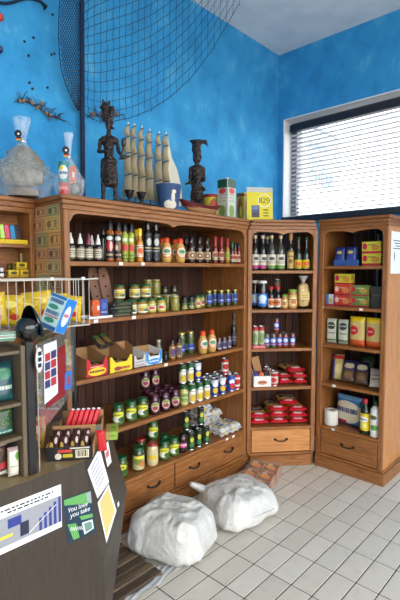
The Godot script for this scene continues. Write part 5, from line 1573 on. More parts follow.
func build_top() -> void:
	# two cellophane presents
	gift_bag("large cellophane wrapped gift basket full of pale paper shreds", Vector3(-2.28, 1.878, -1.09), 0.3, 0.285, 0.12, 2, 0)
	gift_bag("smaller cellophane gift with a red and teal crisp tube inside", tp(69.0, 0.07), 0.155, 0.205, 0.12, 5, 1)
	var bx := thing("striped_book", "white and red striped booklet lying by the large gift basket", "book", Vector3(-2.27, 1.8765, -0.79), PI / 2)
	part(bx, "pages", bb(0.14, 0.018, 0.09, 0.001), mats["white_card"])
	part(bx, "cover", bb(0.142, 0.004, 0.092, 0.0), mat("coverred", C(150, 50, 40), 0.5), Vector3(0, 0.0185, 0))
	# carved standing figure
	var wood := mat("ebony", C(40, 27, 21), 0.4)
	var V := func(x: float, y: float, z: float) -> Vector3: return Vector3(x, y, z)
	var s1 := thing("carved_figure", "tall dark carved wooden figure with headdress and skirt on the cabinet", "statue", tp(109.0, 0.1, 0.25), PI / 2 - 0.75)
	var pr := [
		[V.call(-0.035, 0.02, 0), V.call(-0.03, 0.2, 0), 0.013, 0.018], [V.call(0.034, 0.02, 0), V.call(0.026, 0.2, 0), 0.012, 0.018],
		[V.call(-0.036, 0.022, 0.0), V.call(-0.036, 0.018, 0.025), 0.014, 0.011], [V.call(0.034, 0.022, 0.0), V.call(0.034, 0.018, 0.025), 0.014, 0.011],
		[V.call(0.006, 0.125, 0.004), V.call(0, 0.23, 0), 0.036, 0.034], [V.call(0.03, 0.115, 0.006), V.call(0.022, 0.2, 0.006), 0.022, 0.024], [V.call(-0.026, 0.16, 0.004), V.call(-0.02, 0.22, 0.004), 0.022, 0.026],
		[V.call(-0.024, 0.232, 0), V.call(0.024, 0.232, 0), 0.024, 0.024],
		[V.call(0, 0.25, 0), V.call(0, 0.33, 0), 0.026, 0.032], [V.call(-0.024, 0.352, 0), V.call(0.024, 0.352, 0), 0.023, 0.023],
		[V.call(-0.044, 0.35, 0), V.call(-0.052, 0.285, 0.012), 0.014, 0.011], [V.call(-0.052, 0.285, 0.012), V.call(-0.012, 0.275, 0.048), 0.011, 0.009],
		[V.call(0.044, 0.35, 0), V.call(0.056, 0.285, 0.01), 0.014, 0.011], [V.call(0.056, 0.285, 0.01), V.call(0.078, 0.25, 0.05), 0.01, 0.009],
		[V.call(0, 0.36, 0), V.call(0.002, 0.405, 0.004), 0.014, 0.014],
		[V.call(0.004, 0.425, 0.006), V.call(0.0, 0.46, 0.0), 0.021, 0.026], [V.call(0.024, 0.412, 0.016), V.call(0.03, 0.405, 0.02), 0.009, 0.008], [V.call(0.026, 0.44, 0.014), V.call(0.032, 0.436, 0.018), 0.006, 0.005],
		[V.call(-0.016, 0.475, -0.006), V.call(-0.014, 0.53, -0.01), 0.028, 0.024], [V.call(0.016, 0.48, 0.004), V.call(0.024, 0.525, 0), 0.018, 0.014], [V.call(-0.036, 0.535, -0.01), V.call(-0.05, 0.53, -0.01), 0.012, 0.008], [V.call(0.0, 0.548, -0.01), V.call(0.006, 0.566, -0.01), 0.012, 0.008], [V.call(-0.026, 0.55, -0.01), V.call(-0.03, 0.57, -0.01), 0.012, 0.008]]
	part(s1, "body", sdf_mesh(pr, 0.006, 0.008, 0.005), wood)
	part(s1, "plinth", bb(0.13, 0.014, 0.09, 0.003), wood)
	part(s1, "spear_head", sdf_mesh([[V.call(0.085, 0.245, 0.055), V.call(0.125, 0.25, 0.06), 0.012, 0.004], [V.call(0.085, 0.245, 0.055), V.call(0.06, 0.235, 0.05), 0.011, 0.004]], 0.005, 0.006), wood)
	part(s1, "club", sdf_mesh([[V.call(0.075, 0.25, 0.05), V.call(0.088, 0.31, 0.06), 0.006, 0.007], [V.call(0.088, 0.315, 0.06), V.call(0.09, 0.335, 0.062), 0.013, 0.012]], 0.005, 0.006), wood)
	# second figure
	var s2 := thing("carved_totem", "slim dark carved totem figure behind the wooden boat bowl", "statue", tp(197.0, 0.22, 0.25), PI / 2 - 0.75)
	var p2 := [
		[V.call(-0.026, 0.02, 0), V.call(-0.024, 0.15, 0), 0.015, 0.018], [V.call(0.026, 0.02, 0), V.call(0.024, 0.15, 0), 0.015, 0.018],
		[V.call(0, 0.13, 0), V.call(0, 0.2, 0), 0.038, 0.035], [V.call(0, 0.2, 0), V.call(0, 0.29, 0), 0.033, 0.036], [V.call(-0.022, 0.3, 0), V.call(0.022, 0.3, 0), 0.024, 0.024],
		[V.call(0.04, 0.3, 0), V.call(0.044, 0.23, 0.01), 0.014, 0.012], [V.call(-0.04, 0.3, 0), V.call(-0.044, 0.23, 0.01), 0.014, 0.012], [V.call(-0.044, 0.215, 0.01), V.call(-0.075, 0.2, 0.03), 0.012, 0.008], [V.call(0.04, 0.18, 0.01), V.call(0.046, 0.17, 0.02), 0.014, 0.011],
		[V.call(0, 0.31, 0), V.call(0, 0.35, 0), 0.017, 0.016], [V.call(0, 0.36, 0.004), V.call(0, 0.4, 0.002), 0.028, 0.028], [V.call(0.02, 0.365, 0.02), V.call(0.026, 0.36, 0.026), 0.01, 0.008],
		[V.call(-0.004, 0.42, 0), V.call(0.0, 0.45, 0), 0.03, 0.03], [V.call(-0.02, 0.46, 0), V.call(0.05, 0.465, 0), 0.016, 0.014], [V.call(0.05, 0.465, 0), V.call(0.068, 0.435, 0), 0.013, 0.006], [V.call(-0.02, 0.46, 0), V.call(-0.046, 0.47, 0), 0.013, 0.006]]
	part(s2, "body", sdf_mesh(p2, 0.0065, 0.008, 0.006), wood)
	s2.scale = Vector3.ONE * 1.16
	part(s2, "plinth", bb(0.11, 0.012, 0.08, 0.003), wood)
	# model ship
	var base := tp(147.0, 0.27, 0.3)
	var sh := thing("model_ship", "model sailing ship with six masts of cream sails", "model ship", base, PI / 2)
	var L := 0.225
	var hull := func(u: float, v: float) -> Vector3:
		var x: float = (u - 0.5) * 2.0
		var wd: float = 0.042 * (1.0 - pow(abs(x), 3.0)) + 0.002
		var a: float = PI * (v - 0.5)
		return Vector3(x * L, 0.052 - cos(a) * 0.042 * (1.0 - 0.25 * x * x) + 0.022 * x * x, sin(a) * wd)
	var uvf := func(u: float, v: float) -> Vector2: return Vector2(u, v)
	var hw := mat("ship_wood", C(96, 52, 30), 0.5)
	part(sh, "hull", grid_surface(24, 10, hull, false, uvf), mat("hull_dark", C(52, 30, 20), 0.5))
	part(sh, "deck", bb(L * 1.7, 0.006, 0.06, 0.002), hw, Vector3(0, 0.053, 0))
	for sx in [-1.0, 1.0]:
		part(sh, "cradle", bb(0.012, 0.05, 0.07, 0.002), hw, Vector3(sx * 0.1, 0, 0))
	part(sh, "bowsprit", tube([Vector3(-0.19, 0.06, 0), Vector3(-0.26, 0.1, 0)], 0.004, 8, 0.002), hw)
	var sail_m := mat("sailcloth", C(196, 178, 142), 0.8)
	sail_m.backlight_enabled = true
	sail_m.backlight = Color(0.25, 0.22, 0.16)
	var mpx := [128.5, 134.5, 142.0, 150.0, 159.3, 166.3]
	var mtop := [123.7, 125.0, 127.2, 130.4, 133.0, 133.6]
	for i in 6:
		var mp := on(mpx[i], mtop[i], 0, base.x)
		var lx := -(mp.z - base.z)
		var top: float = mp.y - base.y
		var mast := part(sh, "mast", tube([Vector3(lx, 0.056, 0), Vector3(lx, top, 0)], 0.004, 8, 0.0025), hw)
		part(sh, "mast_cap", lathe([0, top - 0.004, 0.004, top - 0.004, 0.005, top + 0.003, 0.002, top + 0.012, 0, top + 0.013], 8), mats["white_card"], Vector3(lx, 0, 0))
		var y0 := 0.085
		var cuts := [0.0, 0.31, 0.6, 0.82, 0.97]
		for k in 4:
			var ya: float = lerp(y0, top, cuts[k])
			var yb: float = lerp(y0, top, cuts[k + 1])
			var wa: float = 0.052 - k * 0.0085
			var fs := func(u: float, v: float) -> Vector3:
				var ww: float = lerp(wa, wa * 0.78, v)
				var side: float = (u - 0.5) * 2.0
				var bulge: float = 0.017 * sin(PI * v) * (1.0 - 0.5 * side * side) + 0.006 * (1.0 - side * side)
				return Vector3(lx - 0.008 - bulge, lerp(ya + 0.004, yb - 0.004, v), side * ww)
			part(sh, "sail", grid_surface(8, 8, fs, false, uvf), sail_m)
			var yr: float = yb
			part(mast, "yard", tube([Vector3(lx - 0.006, yr, -wa * 0.82), Vector3(lx - 0.006, yr, wa * 0.82)], 0.0028, 6), hw)
	var sp := on(166.8, 135.5, 0, base.x)
	var lx0 := -(sp.z - base.z)
	var spk := PackedVector2Array([Vector2(lx0 + 0.006, 0.075), Vector2(lx0 + 0.006, sp.y - base.y), Vector2(lx0 + 0.045, 0.40), Vector2(lx0 + 0.095, 0.33), Vector2(lx0 + 0.13, 0.23), Vector2(lx0 + 0.142, 0.14), Vector2(lx0 + 0.13, 0.08)])
	part(sh, "spanker_sail", extrude(spk, -0.001, 0.001), mat("white_sail", C(214, 208, 190), 0.8))
	# small black goblets
	for px in [129.4, 141.2]:
		single("black_goblet", lathe([0, 0, 0.021, 0, 0.022, 0.004, 0.008, 0.012, 0.006, 0.035, 0.018, 0.052, 0.03, 0.085, 0.027, 0.085, 0.015, 0.055, 0, 0.05], 18), mats["black_plastic"], "small black goblet standing before the model ship", "goblet", tp(px, 0.06, 0.05), Vector3.ZERO, "black goblets on the cabinet")
	# blue pail with a white bird
	var pl := thing("blue_pail", "dusty blue metal pail with a white goose painted on", "pail", tp(168.6, 0.085, 0.08), PI / 2 - 0.75)
	part(pl, "pail", lathe([0, 0.002, 0.058, 0.002, 0.06, 0.006, 0.079, 0.152, 0.083, 0.156, 0.083, 0.161, 0.078, 0.161, 0.076, 0.152, 0.056, 0.01, 0, 0.01], 32), mat("pail_blue", C(58, 84, 128), 0.4))
	var goose := func(ox: float, oy: float, rx: float, ry: float, called: String, m: Material) -> void:
		var fg := func(u: float, v: float) -> Vector3:
			var a := TAU * u
			var x: float = ox + cos(a) * rx * v
			var y: float = oy + sin(a) * ry * v
			var rr: float = lerp(0.06, 0.079, (y - 0.006) / 0.146) + 0.0012
			return Vector3(sin(x / rr) * rr, y, cos(x / rr) * rr)
		part(pl, called, grid_surface(24, 6, fg, true, uvf), m)
	var gw := mat("goose_white", C(220, 212, 190), 0.5)
	goose.call(0.012, 0.035, 0.042, 0.028, "bird_body", gw)
	goose.call(0.03, 0.075, 0.012, 0.04, "bird_neck", gw)
	goose.call(0.036, 0.112, 0.015, 0.012, "bird_head", gw)
	goose.call(0.022, 0.062, 0.017, 0.009, "bow", mat("bow_blue", C(60, 120, 200), 0.5))
	# boat shaped bowl
	var bo := thing("boat_bowl", "boat shaped wooden bowl, dark red inside and tan outside", "bowl", tp(201.0, 0.065, 0.05), PI / 2)
	var bowl := func(scale_: float, lift: float, v0: float) -> ArrayMesh:
		var fb := func(u: float, vv: float) -> Vector3:
			var a := TAU * u
			var v: float = lerp(v0, 1.0, vv)
			var r: float = pow(v, 0.7)
			var ex := cos(a)
			return Vector3(sign(ex) * pow(abs(ex), 0.9) * 0.2 * r * scale_, lift + 0.075 * pow(v, 2.0) * (0.75 + 0.35 * ex * ex), sin(a) * 0.06 * r * scale_ * (1.0 - 0.25 * ex * ex))
		return grid_surface(40, 10, fb, true, uvf)
	part(bo, "shell", bowl.call(1.0, 0.0, 0.0), mat("bowl_tan", C(176, 132, 90), 0.5))
	part(bo, "lining", bowl.call(0.97, 0.003, 0.0), mat("bowl_red", C(96, 26, 30), 0.4))
	part(bo, "rim_band", bowl.call(1.008, 0.001, 0.6), mats["bowl_red"])
	# tins and boxes
	var yt := prn("yellow_tin", C(206, 176, 40), [["e", 0.5, 0.5, 0.34, 0.4, C(110, 110, 40)], ["e", 0.4, 0.4, 0.16, 0.2, C(180, 60, 40)], ["e", 0.62, 0.62, 0.16, 0.2, C(226, 200, 70)], ["r", 0, 0, 1, 0.08, C(150, 60, 40)]])
	var t1 := thing("yellow_tea_tin", "round yellow tin with red fruit print behind the boat bowl", "tin", tp(210.6, 0.21, 0.06), PI / 2)
	part(t1, "tin", lathe([0, 0, 0.054, 0, 0.055, 0.004, 0.055, 0.165, 0.053, 0.168, 0, 0.168], 24, 2.0), yt)
	part(t1, "lid", lathe([0, 0.169, 0.056, 0.162, 0.057, 0.162, 0.057, 0.178, 0.054, 0.181, 0, 0.181], 24), mat("tin_red", C(140, 44, 40), 0.4))
	var oil := prn("oil_tin", C(196, 200, 184), [["r", 0, 0, 1, 0.22, C(24, 76, 56)], ["e", 0.5, 0.3, 0.34, 0.07, C(196, 60, 60)], ["t", 0.15, 0.4, 0.7, 0.03, C(110, 110, 100)], ["t", 0.15, 0.48, 0.7, 0.03, C(110, 110, 100)], ["t", 0.15, 0.56, 0.7, 0.03, C(110, 110, 100)], ["e", 0.5, 0.8, 0.3, 0.14, C(120, 150, 70)], ["s", 0.1, 0.65, 0.8, 0.3, C(90, 130, 60), 40]], 0.4)
	var t2 := thing("olive_oil_tin", "square tall green and white oil tin with spout cap", "tin", tp(226.6, 0.11, 0.15), PI / 2)
	part(t2, "can_body", bb(0.098, 0.285, 0.098, 0.004), oil)
	part(t2, "spout_cap", lathe([0, 0.285, 0.016, 0.285, 0.016, 0.3, 0.013, 0.303, 0, 0.303], 14), mats["white_card"], Vector3(0.01, 0, 0))
	var t3 := thing("patterned_tin", "slim yellow and red patterned tin beside the oil tin", "tin", tp(243.0, 0.16, 0.1), PI / 2)
	part(t3, "can_body", bb(0.075, 0.215, 0.075, 0.004), yt)
	part(t3, "lid", bb(0.078, 0.012, 0.078, 0.003), mats["gold_lid"], Vector3(0, 0.2152, 0))
	# yellow advert card
	var dm := (MB - MA).normalized()
	var nm := Vector3(dm.z, 0, -dm.x)
	var ap := col(MA + nm * 0.06 + Vector3(0, 1.99, 0), dm, 260.2)
	ap.y = 1.871
	var ad := thing("advert_card", "yellow advert card reading 829 in a circle", "sign", ap, face("mid") + 0.05)
	part(ad, "card", bb(0.2, 0.248, 0.004, 0.0), mat("advert_yellow", C(222, 206, 20), 0.5), Vector3.ZERO, Vector3(-0.08, 0, 0))
	var adp: Node3D = ad.get_child(0)
	part(adp, "header", bb(0.198, 0.035, 0.001, 0.0), mat("advert_grey", C(190, 190, 186), 0.5), Vector3(0, 0.212, 0.0026))
	part(adp, "circle", lathe([0.045, 0, 0.05, 0, 0.05, 0.001, 0.045, 0.001, 0.045, 0], 28), mats["white_card"], Vector3(0.035, 0.15, 0.0022), Vector3(PI / 2, 0, 0))
	part(adp, "lettering", text("829", 0.04, 0.0012), mat("advert_ink", C(30, 30, 60), 0.6), Vector3(0.035, 0.15, 0.003))
	part(adp, "device_picture", bb(0.06, 0.09, 0.0008, 0.0), prn("device", C(40, 44, 70), [["r", 0.1, 0.05, 0.8, 0.35, C(90, 110, 160)], ["t", 0.1, 0.5, 0.8, 0.06, C(120, 130, 150)]]), Vector3(-0.035, 0.022, 0.0024))
	for k in 3:
		part(adp, "print_line", bb(0.04, 0.008, 0.0006, 0.0), mats["advert_ink"], Vector3(0.045, 0.075 - k * 0.022, 0.0024))
	part(ad, "easel_back", bb(0.06, 0.2, 0.003, 0.0), mats["cardboard"], Vector3(0, 0, -0.075), Vector3(0.28, 0, 0))

# ------------------------------------------------------------------ counter and what stands on it
func build_counter() -> void:
	var A := on(84, 461, 1, CT)
	var xf := A.x
	var B := on(112, 437, 1, CT)
	var K := on(103, 564, 0, xf)
	var E_ := on(105, 600, 0, xf)
	var nf := (B - A).cross(K - A).normalized()
	var D := on_plane(127, 489, A, nf)
	var z0 := 0.1
	var xb := -1.86
	var F0 := Vector3(xf, CT, z0)
	var G0 := Vector3(xb, CT, z0)
	var Bk := Vector3(xb, CT, B.z)
	var Kb := Vector3(xb, 0, -1.0)
	var Eb := Vector3(xf, 0, E_.z)
	var Fb := Vector3(xf, 0, z0)
	var Gb := Vector3(xb, 0, z0)
	var mid := Vector3(-1.6, 0.4, -0.5)
	var ct := thing("shop_counter", "dark brown shop counter with an angled front corner", "counter", Vector3.ZERO)
	var st := nst()
	for t in [[F0, A, K], [F0, K, E_], [F0, E_, Eb], [F0, Eb, Fb]]:
		flat(st, t[0], t[1], t[2], Vector3(1, 0, 0))
	part(ct, "front_panel", st.commit(), mats["counter"])
	st = nst()
	for t in [[A, B, D], [A, D, K], [K, D, E_]]:
		var o := Vector3(1, 0, -0.5)
		flat(st, t[0], t[1], t[2], o)
	part(ct, "corner_panel", st.commit(), mats["counter"])
	st = nst()
	for t in [[B, Bk, D], [Bk, Kb, D], [Kb, Eb, D], [Eb, E_, D], [Bk, G0, Gb], [Bk, Gb, Kb], [F0, Fb, Gb], [F0, Gb, G0]]:
		var c: Vector3 = (t[0] + t[1] + t[2]) / 3.0
		flat(st, t[0], t[1], t[2], c - mid)
	part(ct, "carcass", st.commit(), mats["counter"])
	st = nst()
	for t in [[F0, A, B], [F0, B, Bk], [F0, Bk, G0]]:
		flat(st, t[0], t[1], t[2], Vector3.UP)
		flat(st, t[0] + Vector3(0, 0.0015, 0), t[1] + Vector3(0, 0.0015, 0), t[2] + Vector3(0, 0.0015, 0), Vector3.UP)
	part(ct, "worktop", st.commit(), tex_mat("worktop", streak(256, 256, C(132, 112, 78), C(150, 128, 92), C(106, 88, 60), true, 41), 0.3, Vector3(3, 3, 3), true))
	# --- stuck on the front
	var xo := xf + 0.001
	var P := func(px: float, py: float) -> Vector3: return on(px, py, 0, xo)
	var pa: Vector3 = P.call(61.3, 484.0)
	var pb: Vector3 = P.call(61.8, 526.5)
	var hgt := pa.y - pb.y
	var po := thing("poster", "landscape poster with blue bar columns and a rising white line", "poster", Vector3(xo, pb.y, pb.z), PI / 2)
	var pw := 0.235
	part(po, "sheet", box(Vector3(-pw, 0, 0), Vector3(0, hgt, 0.0008), 0.0), mats["white_card"])
	part(po, "picture", box(Vector3(-pw + 0.002, hgt * 0.13, 0.0008), Vector3(-0.002, hgt * 0.75, 0.0011), 0.0), mat("poster_grey", C(150, 150, 156), 0.4))
	var nv := mat("poster_blue", C(40, 56, 130), 0.4)
	for i in 5:
		part(po, "bar_column", box(Vector3(-0.012 - i * 0.018, hgt * 0.14, 0.0011), Vector3(-0.002 - i * 0.018, hgt * (0.73 - i * 0.075), 0.0014), 0.0), nv)
	part(po, "rising_line", tube([Vector3(-0.12, hgt * 0.2, 0.0016), Vector3(-0.02, hgt * 0.58, 0.0016)], 0.0013, 4), mats["white_card"])
	part(po, "panel_block", box(Vector3(-0.19, hgt * 0.48, 0.0011), Vector3(-0.145, hgt * 0.68, 0.0014), 0.0), nv)
	part(po, "device_block", box(Vector3(-0.15, hgt * 0.2, 0.0014), Vector3(-0.12, hgt * 0.5, 0.0017), 0.0), mat("poster_dark", C(34, 38, 60), 0.4))
	part(po, "yellow_block", box(Vector3(-0.225, hgt * 0.3, 0.0011), Vector3(-0.175, hgt * 0.36, 0.0014), 0.0), mat("poster_yellow", C(220, 206, 30), 0.4))
	var ink: Material = mats["ink"]
	for i in 2:
		var x := -0.21 + i * 0.02
		while x < -0.03 - i * 0.02:
			var l := rng.randf_range(0.006, 0.02)
			part(po, "print", box(Vector3(x, hgt * (0.88 - i * 0.07), 0.0008), Vector3(x + l, hgt * (0.915 - i * 0.07), 0.001), 0.0), ink)
			x += l + 0.004
	# green postcard
	var c0: Vector3 = P.call(63.0, 499.5)
	var c1: Vector3 = P.call(90.5, 490.0)
	var c2: Vector3 = P.call(96.0, 531.5)
	var c3: Vector3 = P.call(68.0, 543.5)
	var pc := thing("postcard", "green postcard with white handwriting You love you take", "postcard", Vector3.ZERO)
	part(pc, "card", card(c0, c1, c2, c3, 0.0006), mat("card_navy", C(18, 50, 70), 0.5))
	var cu := (c1 - c0)
	var cv := (c3 - c0)
	var uv := func(u: float, v: float, o := 0.001) -> Vector3:
		return c0 + cu * u + cv * v + Vector3(o, 0, 0)
	var navy := mat("card_green", C(96, 160, 84), 0.5)
	part(pc, "green_band", card(uv.call(0.02, 0.02), uv.call(0.98, 0.02), uv.call(0.98, 0.3), uv.call(0.02, 0.14), 0.0003), navy)
	part(pc, "green_band", card(uv.call(0.05, 0.58), uv.call(0.35, 0.62), uv.call(0.42, 0.97), uv.call(0.2, 0.97), 0.0003), navy)
	part(pc, "green_band", card(uv.call(0.5, 0.5), uv.call(0.98, 0.55), uv.call(0.98, 0.63), uv.call(0.55, 0.6), 0.0003), navy)
	part(pc, "phone_outline", card(uv.call(0.55, 0.66, 0.0014), uv.call(0.95, 0.68, 0.0014), uv.call(0.97, 0.9, 0.0014), uv.call(0.6, 0.95, 0.0014), 0.0003), mat("card_pale", C(206, 220, 200), 0.5))
	part(pc, "phone_screen", card(uv.call(0.62, 0.7, 0.0018), uv.call(0.9, 0.71, 0.0018), uv.call(0.91, 0.88, 0.0018), uv.call(0.66, 0.91, 0.0018), 0.0003), mat("card_grey", C(110, 140, 130), 0.5))
	part(pc, "corner_patch", card(uv.call(0.82, 0.05), uv.call(0.99, 0.02), uv.call(0.99, 0.3), uv.call(0.84, 0.24), 0.0004), mat("card_silver", C(150, 160, 160), 0.4))
	var ang := atan2(cu.y, -cu.z)
	for l in [["You love", 0.28, 0.46, 0.0155], ["you take", 0.41, 0.52, 0.0155]]:
		part(pc, "lettering", text(l[0], l[3], 0.0004), mats["white_card"], uv.call(l[2] + 0.02, l[1], 0.0018), Vector3(0, PI / 2, 0)).rotate_object_local(Vector3(0, 0, 1), ang)
	var sq := []
	for i in 25:
		sq.append(uv.call(0.12 + 0.44 * i / 24.0, 0.7 + 0.05 * sin(i * 1.7) + 0.08 * i / 24.0, 0.0018))
	part(pc, "squiggle", tube(sq, 0.0011, 4), mats["white_card"])
	# papers on the angled corner
	var no := nf if nf.dot(EYE - A) > 0 else -nf
	var Q := func(px: float, py: float, o := 0.0012) -> Vector3: return on_plane(px, py, A + no * o, nf)
	var w1 := thing("white_leaflet", "white leaflet with small print taped on the counter corner", "leaflet")
	part(w1, "sheet", card(Q.call(87.5, 470), Q.call(99.5, 448), Q.call(109.0, 482), Q.call(97.5, 498.5), 0.0006), mats["white_card"])
	for i in 6:
		var s := i / 6.0
		part(w1, "print", card(Q.call(90.5 + s * 8, 470 + s * 22, 0.002), Q.call(98.0 + s * 7, 456 + s * 24, 0.002), Q.call(98.2 + s * 7, 457 + s * 24, 0.002), Q.call(90.7 + s * 8, 471 + s * 22, 0.002), 0.0003), mat("print_grey", C(130, 132, 144), 0.7))
	var w2 := thing("yellow_notice", "cream yellow notice with white border taped below the leaflet", "notice")
	part(w2, "border", card(Q.call(97.5, 503), Q.call(108.5, 484), Q.call(116.5, 510.5), Q.call(106.5, 543), 0.0006), mats["white_card"])
	part(w2, "sheet", card(Q.call(99.5, 503, 0.002), Q.call(108.3, 488, 0.002), Q.call(114.8, 510.5, 0.002), Q.call(106.2, 537, 0.002), 0.0004), mat("notice_cream", C(232, 196, 122), 0.7))
	var w3 := thing("paper_tag", "white rounded paper tag hanging beside the red bag", "tag")
	part(w3, "sheet", card(Q.call(103.5, 447), Q.call(108.0, 441), Q.call(111.5, 462), Q.call(107.5, 467), 0.0006), mats["white_card"])
	part(w3, "print", card(Q.call(105.5, 453, 0.002), Q.call(108.5, 449, 0.002), Q.call(109.3, 455, 0.002), Q.call(106.5, 459, 0.002), 0.0003), mat("tag_red", C(200, 110, 110), 0.7))
	var w4 := single("white_sticker", card(Q.call(117.3, 503.5), Q.call(118.8, 501), Q.call(119.2, 505), Q.call(117.7, 507.5), 0.0006), mats["white_card"], "tiny white sticker near the counter corner edge", "sticker")
	var rb := thing("red_pouch", "small red crumpled pouch hanging at the counter corner", "pouch", Vector3.ZERO)
	var rp: Vector3 = Q.call(103.0, 451, 0.02)
	part(rb, "pouch", bag(0.035, 0.085, 0.02, 7), mat("pouch_red", C(190, 30, 36), 0.4), rp, Vector3(0, PI / 2 - 0.6, 0.12))
	# --- small goods on the worktop
	var top := func(px: float, py: float) -> Vector3: return on(px, py, 1, CT + 0.0022)
	var l0: Vector3 = top.call(46.0, 462.0)
	var r0: Vector3 = top.call(93.0, 459.0)
	var bw := l0.distance_to(r0)
	var bd := (r0 - l0).normalized()
	var bt := atan2(-bd.z, bd.x)
	var inn := Vector3(bd.z, 0, -bd.x)
	var bx := thing("chocolate_box", "black open display box of chocolate bars with a barcode", "box", l0 + bd * bw * 0.5 + inn * 0.075, bt)
	var hf := 0.052
	var dd := 0.15
	var blk := mat("box_black", C(24, 20, 22), 0.4)
	part(bx, "front_panel", bb(bw, hf, 0.002, 0.0), blk, Vector3(0, 0, dd / 2 - 0.001))
	part(bx, "base", bb(bw, 0.002, dd - 0.004, 0.0), mats["cardboard"])
	part(bx, "back_panel", bb(bw, hf + 0.028, 0.003, 0.0), mats["cardboard"], Vector3(0, 0, -dd / 2 + 0.0015))
	for s in [-1.0, 1.0]:
		part(bx, "side_panel", bb(0.002, hf, dd - 0.005, 0.0), mats["cardboard"], Vector3(s * (bw / 2 - 0.001), 0, 0))
	part(bx, "barcode", bb(0.048, 0.03, 0.0006, 0.0), prn("barcode", C(214, 206, 176), [["r", 0.12, 0.1, 0.05, 0.75, C(30, 26, 24)], ["r", 0.22, 0.1, 0.1, 0.75, C(30, 26, 24)], ["r", 0.37, 0.1, 0.04, 0.75, C(30, 26, 24)], ["r", 0.46, 0.1, 0.08, 0.75, C(30, 26, 24)], ["r", 0.6, 0.1, 0.05, 0.75, C(30, 26, 24)], ["r", 0.7, 0.1, 0.1, 0.75, C(30, 26, 24)], ["r", 0.85, 0.1, 0.04, 0.75, C(30, 26, 24)]]), Vector3(bw * 0.27, 0.009, dd / 2 + 0.0004))
	part(bx, "yellow_print", bb(0.034, 0.013, 0.0005, 0.0), mat("print_yellow", C(190, 170, 40), 0.5), Vector3(-bw * 0.04, 0.012, dd / 2 + 0.0003))
	part(bx, "red_print", bb(0.05, 0.01, 0.0005, 0.0), mat("print_red", C(200, 60, 40), 0.5), Vector3(-bw * 0.1, 0.031, dd / 2 + 0.0003))
	part(bx, "pale_emblem", lathe([0, 0, 0.012, 0, 0.012, 0.0005, 0, 0.0005], 16), mat("print_pale", C(206, 200, 176), 0.5), Vector3(-bw * 0.24, 0.017, dd / 2), Vector3(PI / 2, 0, 0))
	part(bx, "white_print", bb(0.07, 0.005, 0.0005, 0.0), mats["print_pale"], Vector3(bw * 0.22, 0.043, dd / 2 + 0.0003))
	var choc := prn("choc_bar", C(64, 30, 26), [["e", 0.3, 0.6, 0.2, 0.24, C(206, 176, 80)], ["e", 0.7, 0.3, 0.16, 0.16, C(210, 190, 180)], ["t", 0.1, 0.8, 0.8, 0.1, C(170, 60, 50)]], 0.3)
	for i in 4:
		for j in 2:
			inside(bx, "chocolate_bar", bag(0.034, 0.08, 0.015, i), choc, Vector3(-bw * 0.38 + i * 0.038, 0.011, 0.056 - j * 0.062), Vector3(-0.7 - 0.05 * (i % 2), 0, 0.03 * (i % 2)), "dark wrapped chocolate bar leaning in the black display box", "chocolate bar", "chocolate bars in the black display box")
	# cardboard tray of red packets behind
	var ob: Vector3 = l0 + bd * bw * 0.62 + inn * 0.235
	var b2 := thing("red_packet_box", "brown cardboard box holding a row of red packets", "box", ob, bt)
	for q in [[Vector3(0.17, 0.07, 0.003), Vector3(0, 0, 0.06)], [Vector3(0.17, 0.095, 0.003), Vector3(0, 0, -0.06)], [Vector3(0.003, 0.07, 0.117), Vector3(-0.0835, 0, 0)], [Vector3(0.003, 0.07, 0.117), Vector3(0.0835, 0, 0)], [Vector3(0.164, 0.003, 0.117), Vector3.ZERO]]:
		part(b2, "panel", bb(q[0].x, q[0].y, q[0].z, 0.0), mats["cardboard"], q[1])
	part(b2, "grey_front", bb(0.165, 0.03, 0.001, 0.0), mat("box_grey", C(110, 112, 100), 0.6), Vector3(0, 0.04, 0.0622))
	for i in 6:
		var rp_ := inside(b2, "red_packet", bb(0.018, 0.098, 0.06, 0.003), mat("packet_red", C(206, 24, 36), 0.3), Vector3(-0.066 + i * 0.021, 0.017, 0.0), Vector3(-0.25, 0, -0.3), "bright red packet with white tip in the cardboard box", "packet", "red packets in the cardboard box")
		part(rp_, "white_tip", bb(0.012, 0.006, 0.03, 0.001), mats["white_card"], Vector3(0, 0.0982, 0.0))
	var ge: Vector3 = l0 + bd * (bw + 0.06) + inn * 0.225
	single("green_end_carton", bb(0.05, 0.036, 0.1, 0.002), prn("greenend", C(140, 170, 60), [["r", 0, 0, 0.4, 1, C(166, 140, 90)], ["t", 0.45, 0.4, 0.4, 0.2, C(70, 110, 30)]]), "small carton with bright green end by the red packet box", "carton", ge, Vector3(0, bt, 0))
	# --- display rack with posts, shelves and a clear panel
	var pb0 := on(31.0, 474.0, 1, CT + 0.002)
	var rk := thing("display_rack", "counter display rack with black posts, boards and a clear panel", "rack", Vector3.ZERO)
	var rk_top := 1.235
	var pz := pb0.z
	var pxx := pb0.x
	part(rk, "post", box(Vector3(pxx - 0.022, CT + 0.002, pz - 0.018), Vector3(pxx + 0.012, 1.262, pz + 0.012), 0.003), mats["black_plastic"])
	var bw2 := mat("rack_board", C(98, 82, 60), 0.6)
	part(rk, "side_board", box(Vector3(pxx - 0.30, CT + 0.002, pz + 0.0125), Vector3(pxx + 0.008, 1.25, pz + 0.028), 0.002), bw2)
	for y in [0.945, 1.06, 1.235]:
		part(rk, "shelf", box(Vector3(pxx - 0.30, y - 0.012, pz + 0.029), Vector3(pxx + 0.004, y, pz + 0.42), 0.002), bw2)
	part(rk, "side_board", box(Vector3(pxx - 0.30, CT + 0.002, pz + 0.421), Vector3(pxx + 0.008, 1.25, pz + 0.436), 0.002), bw2)
	var rp2 := on(74.5, 400.0, 0, -1.735)
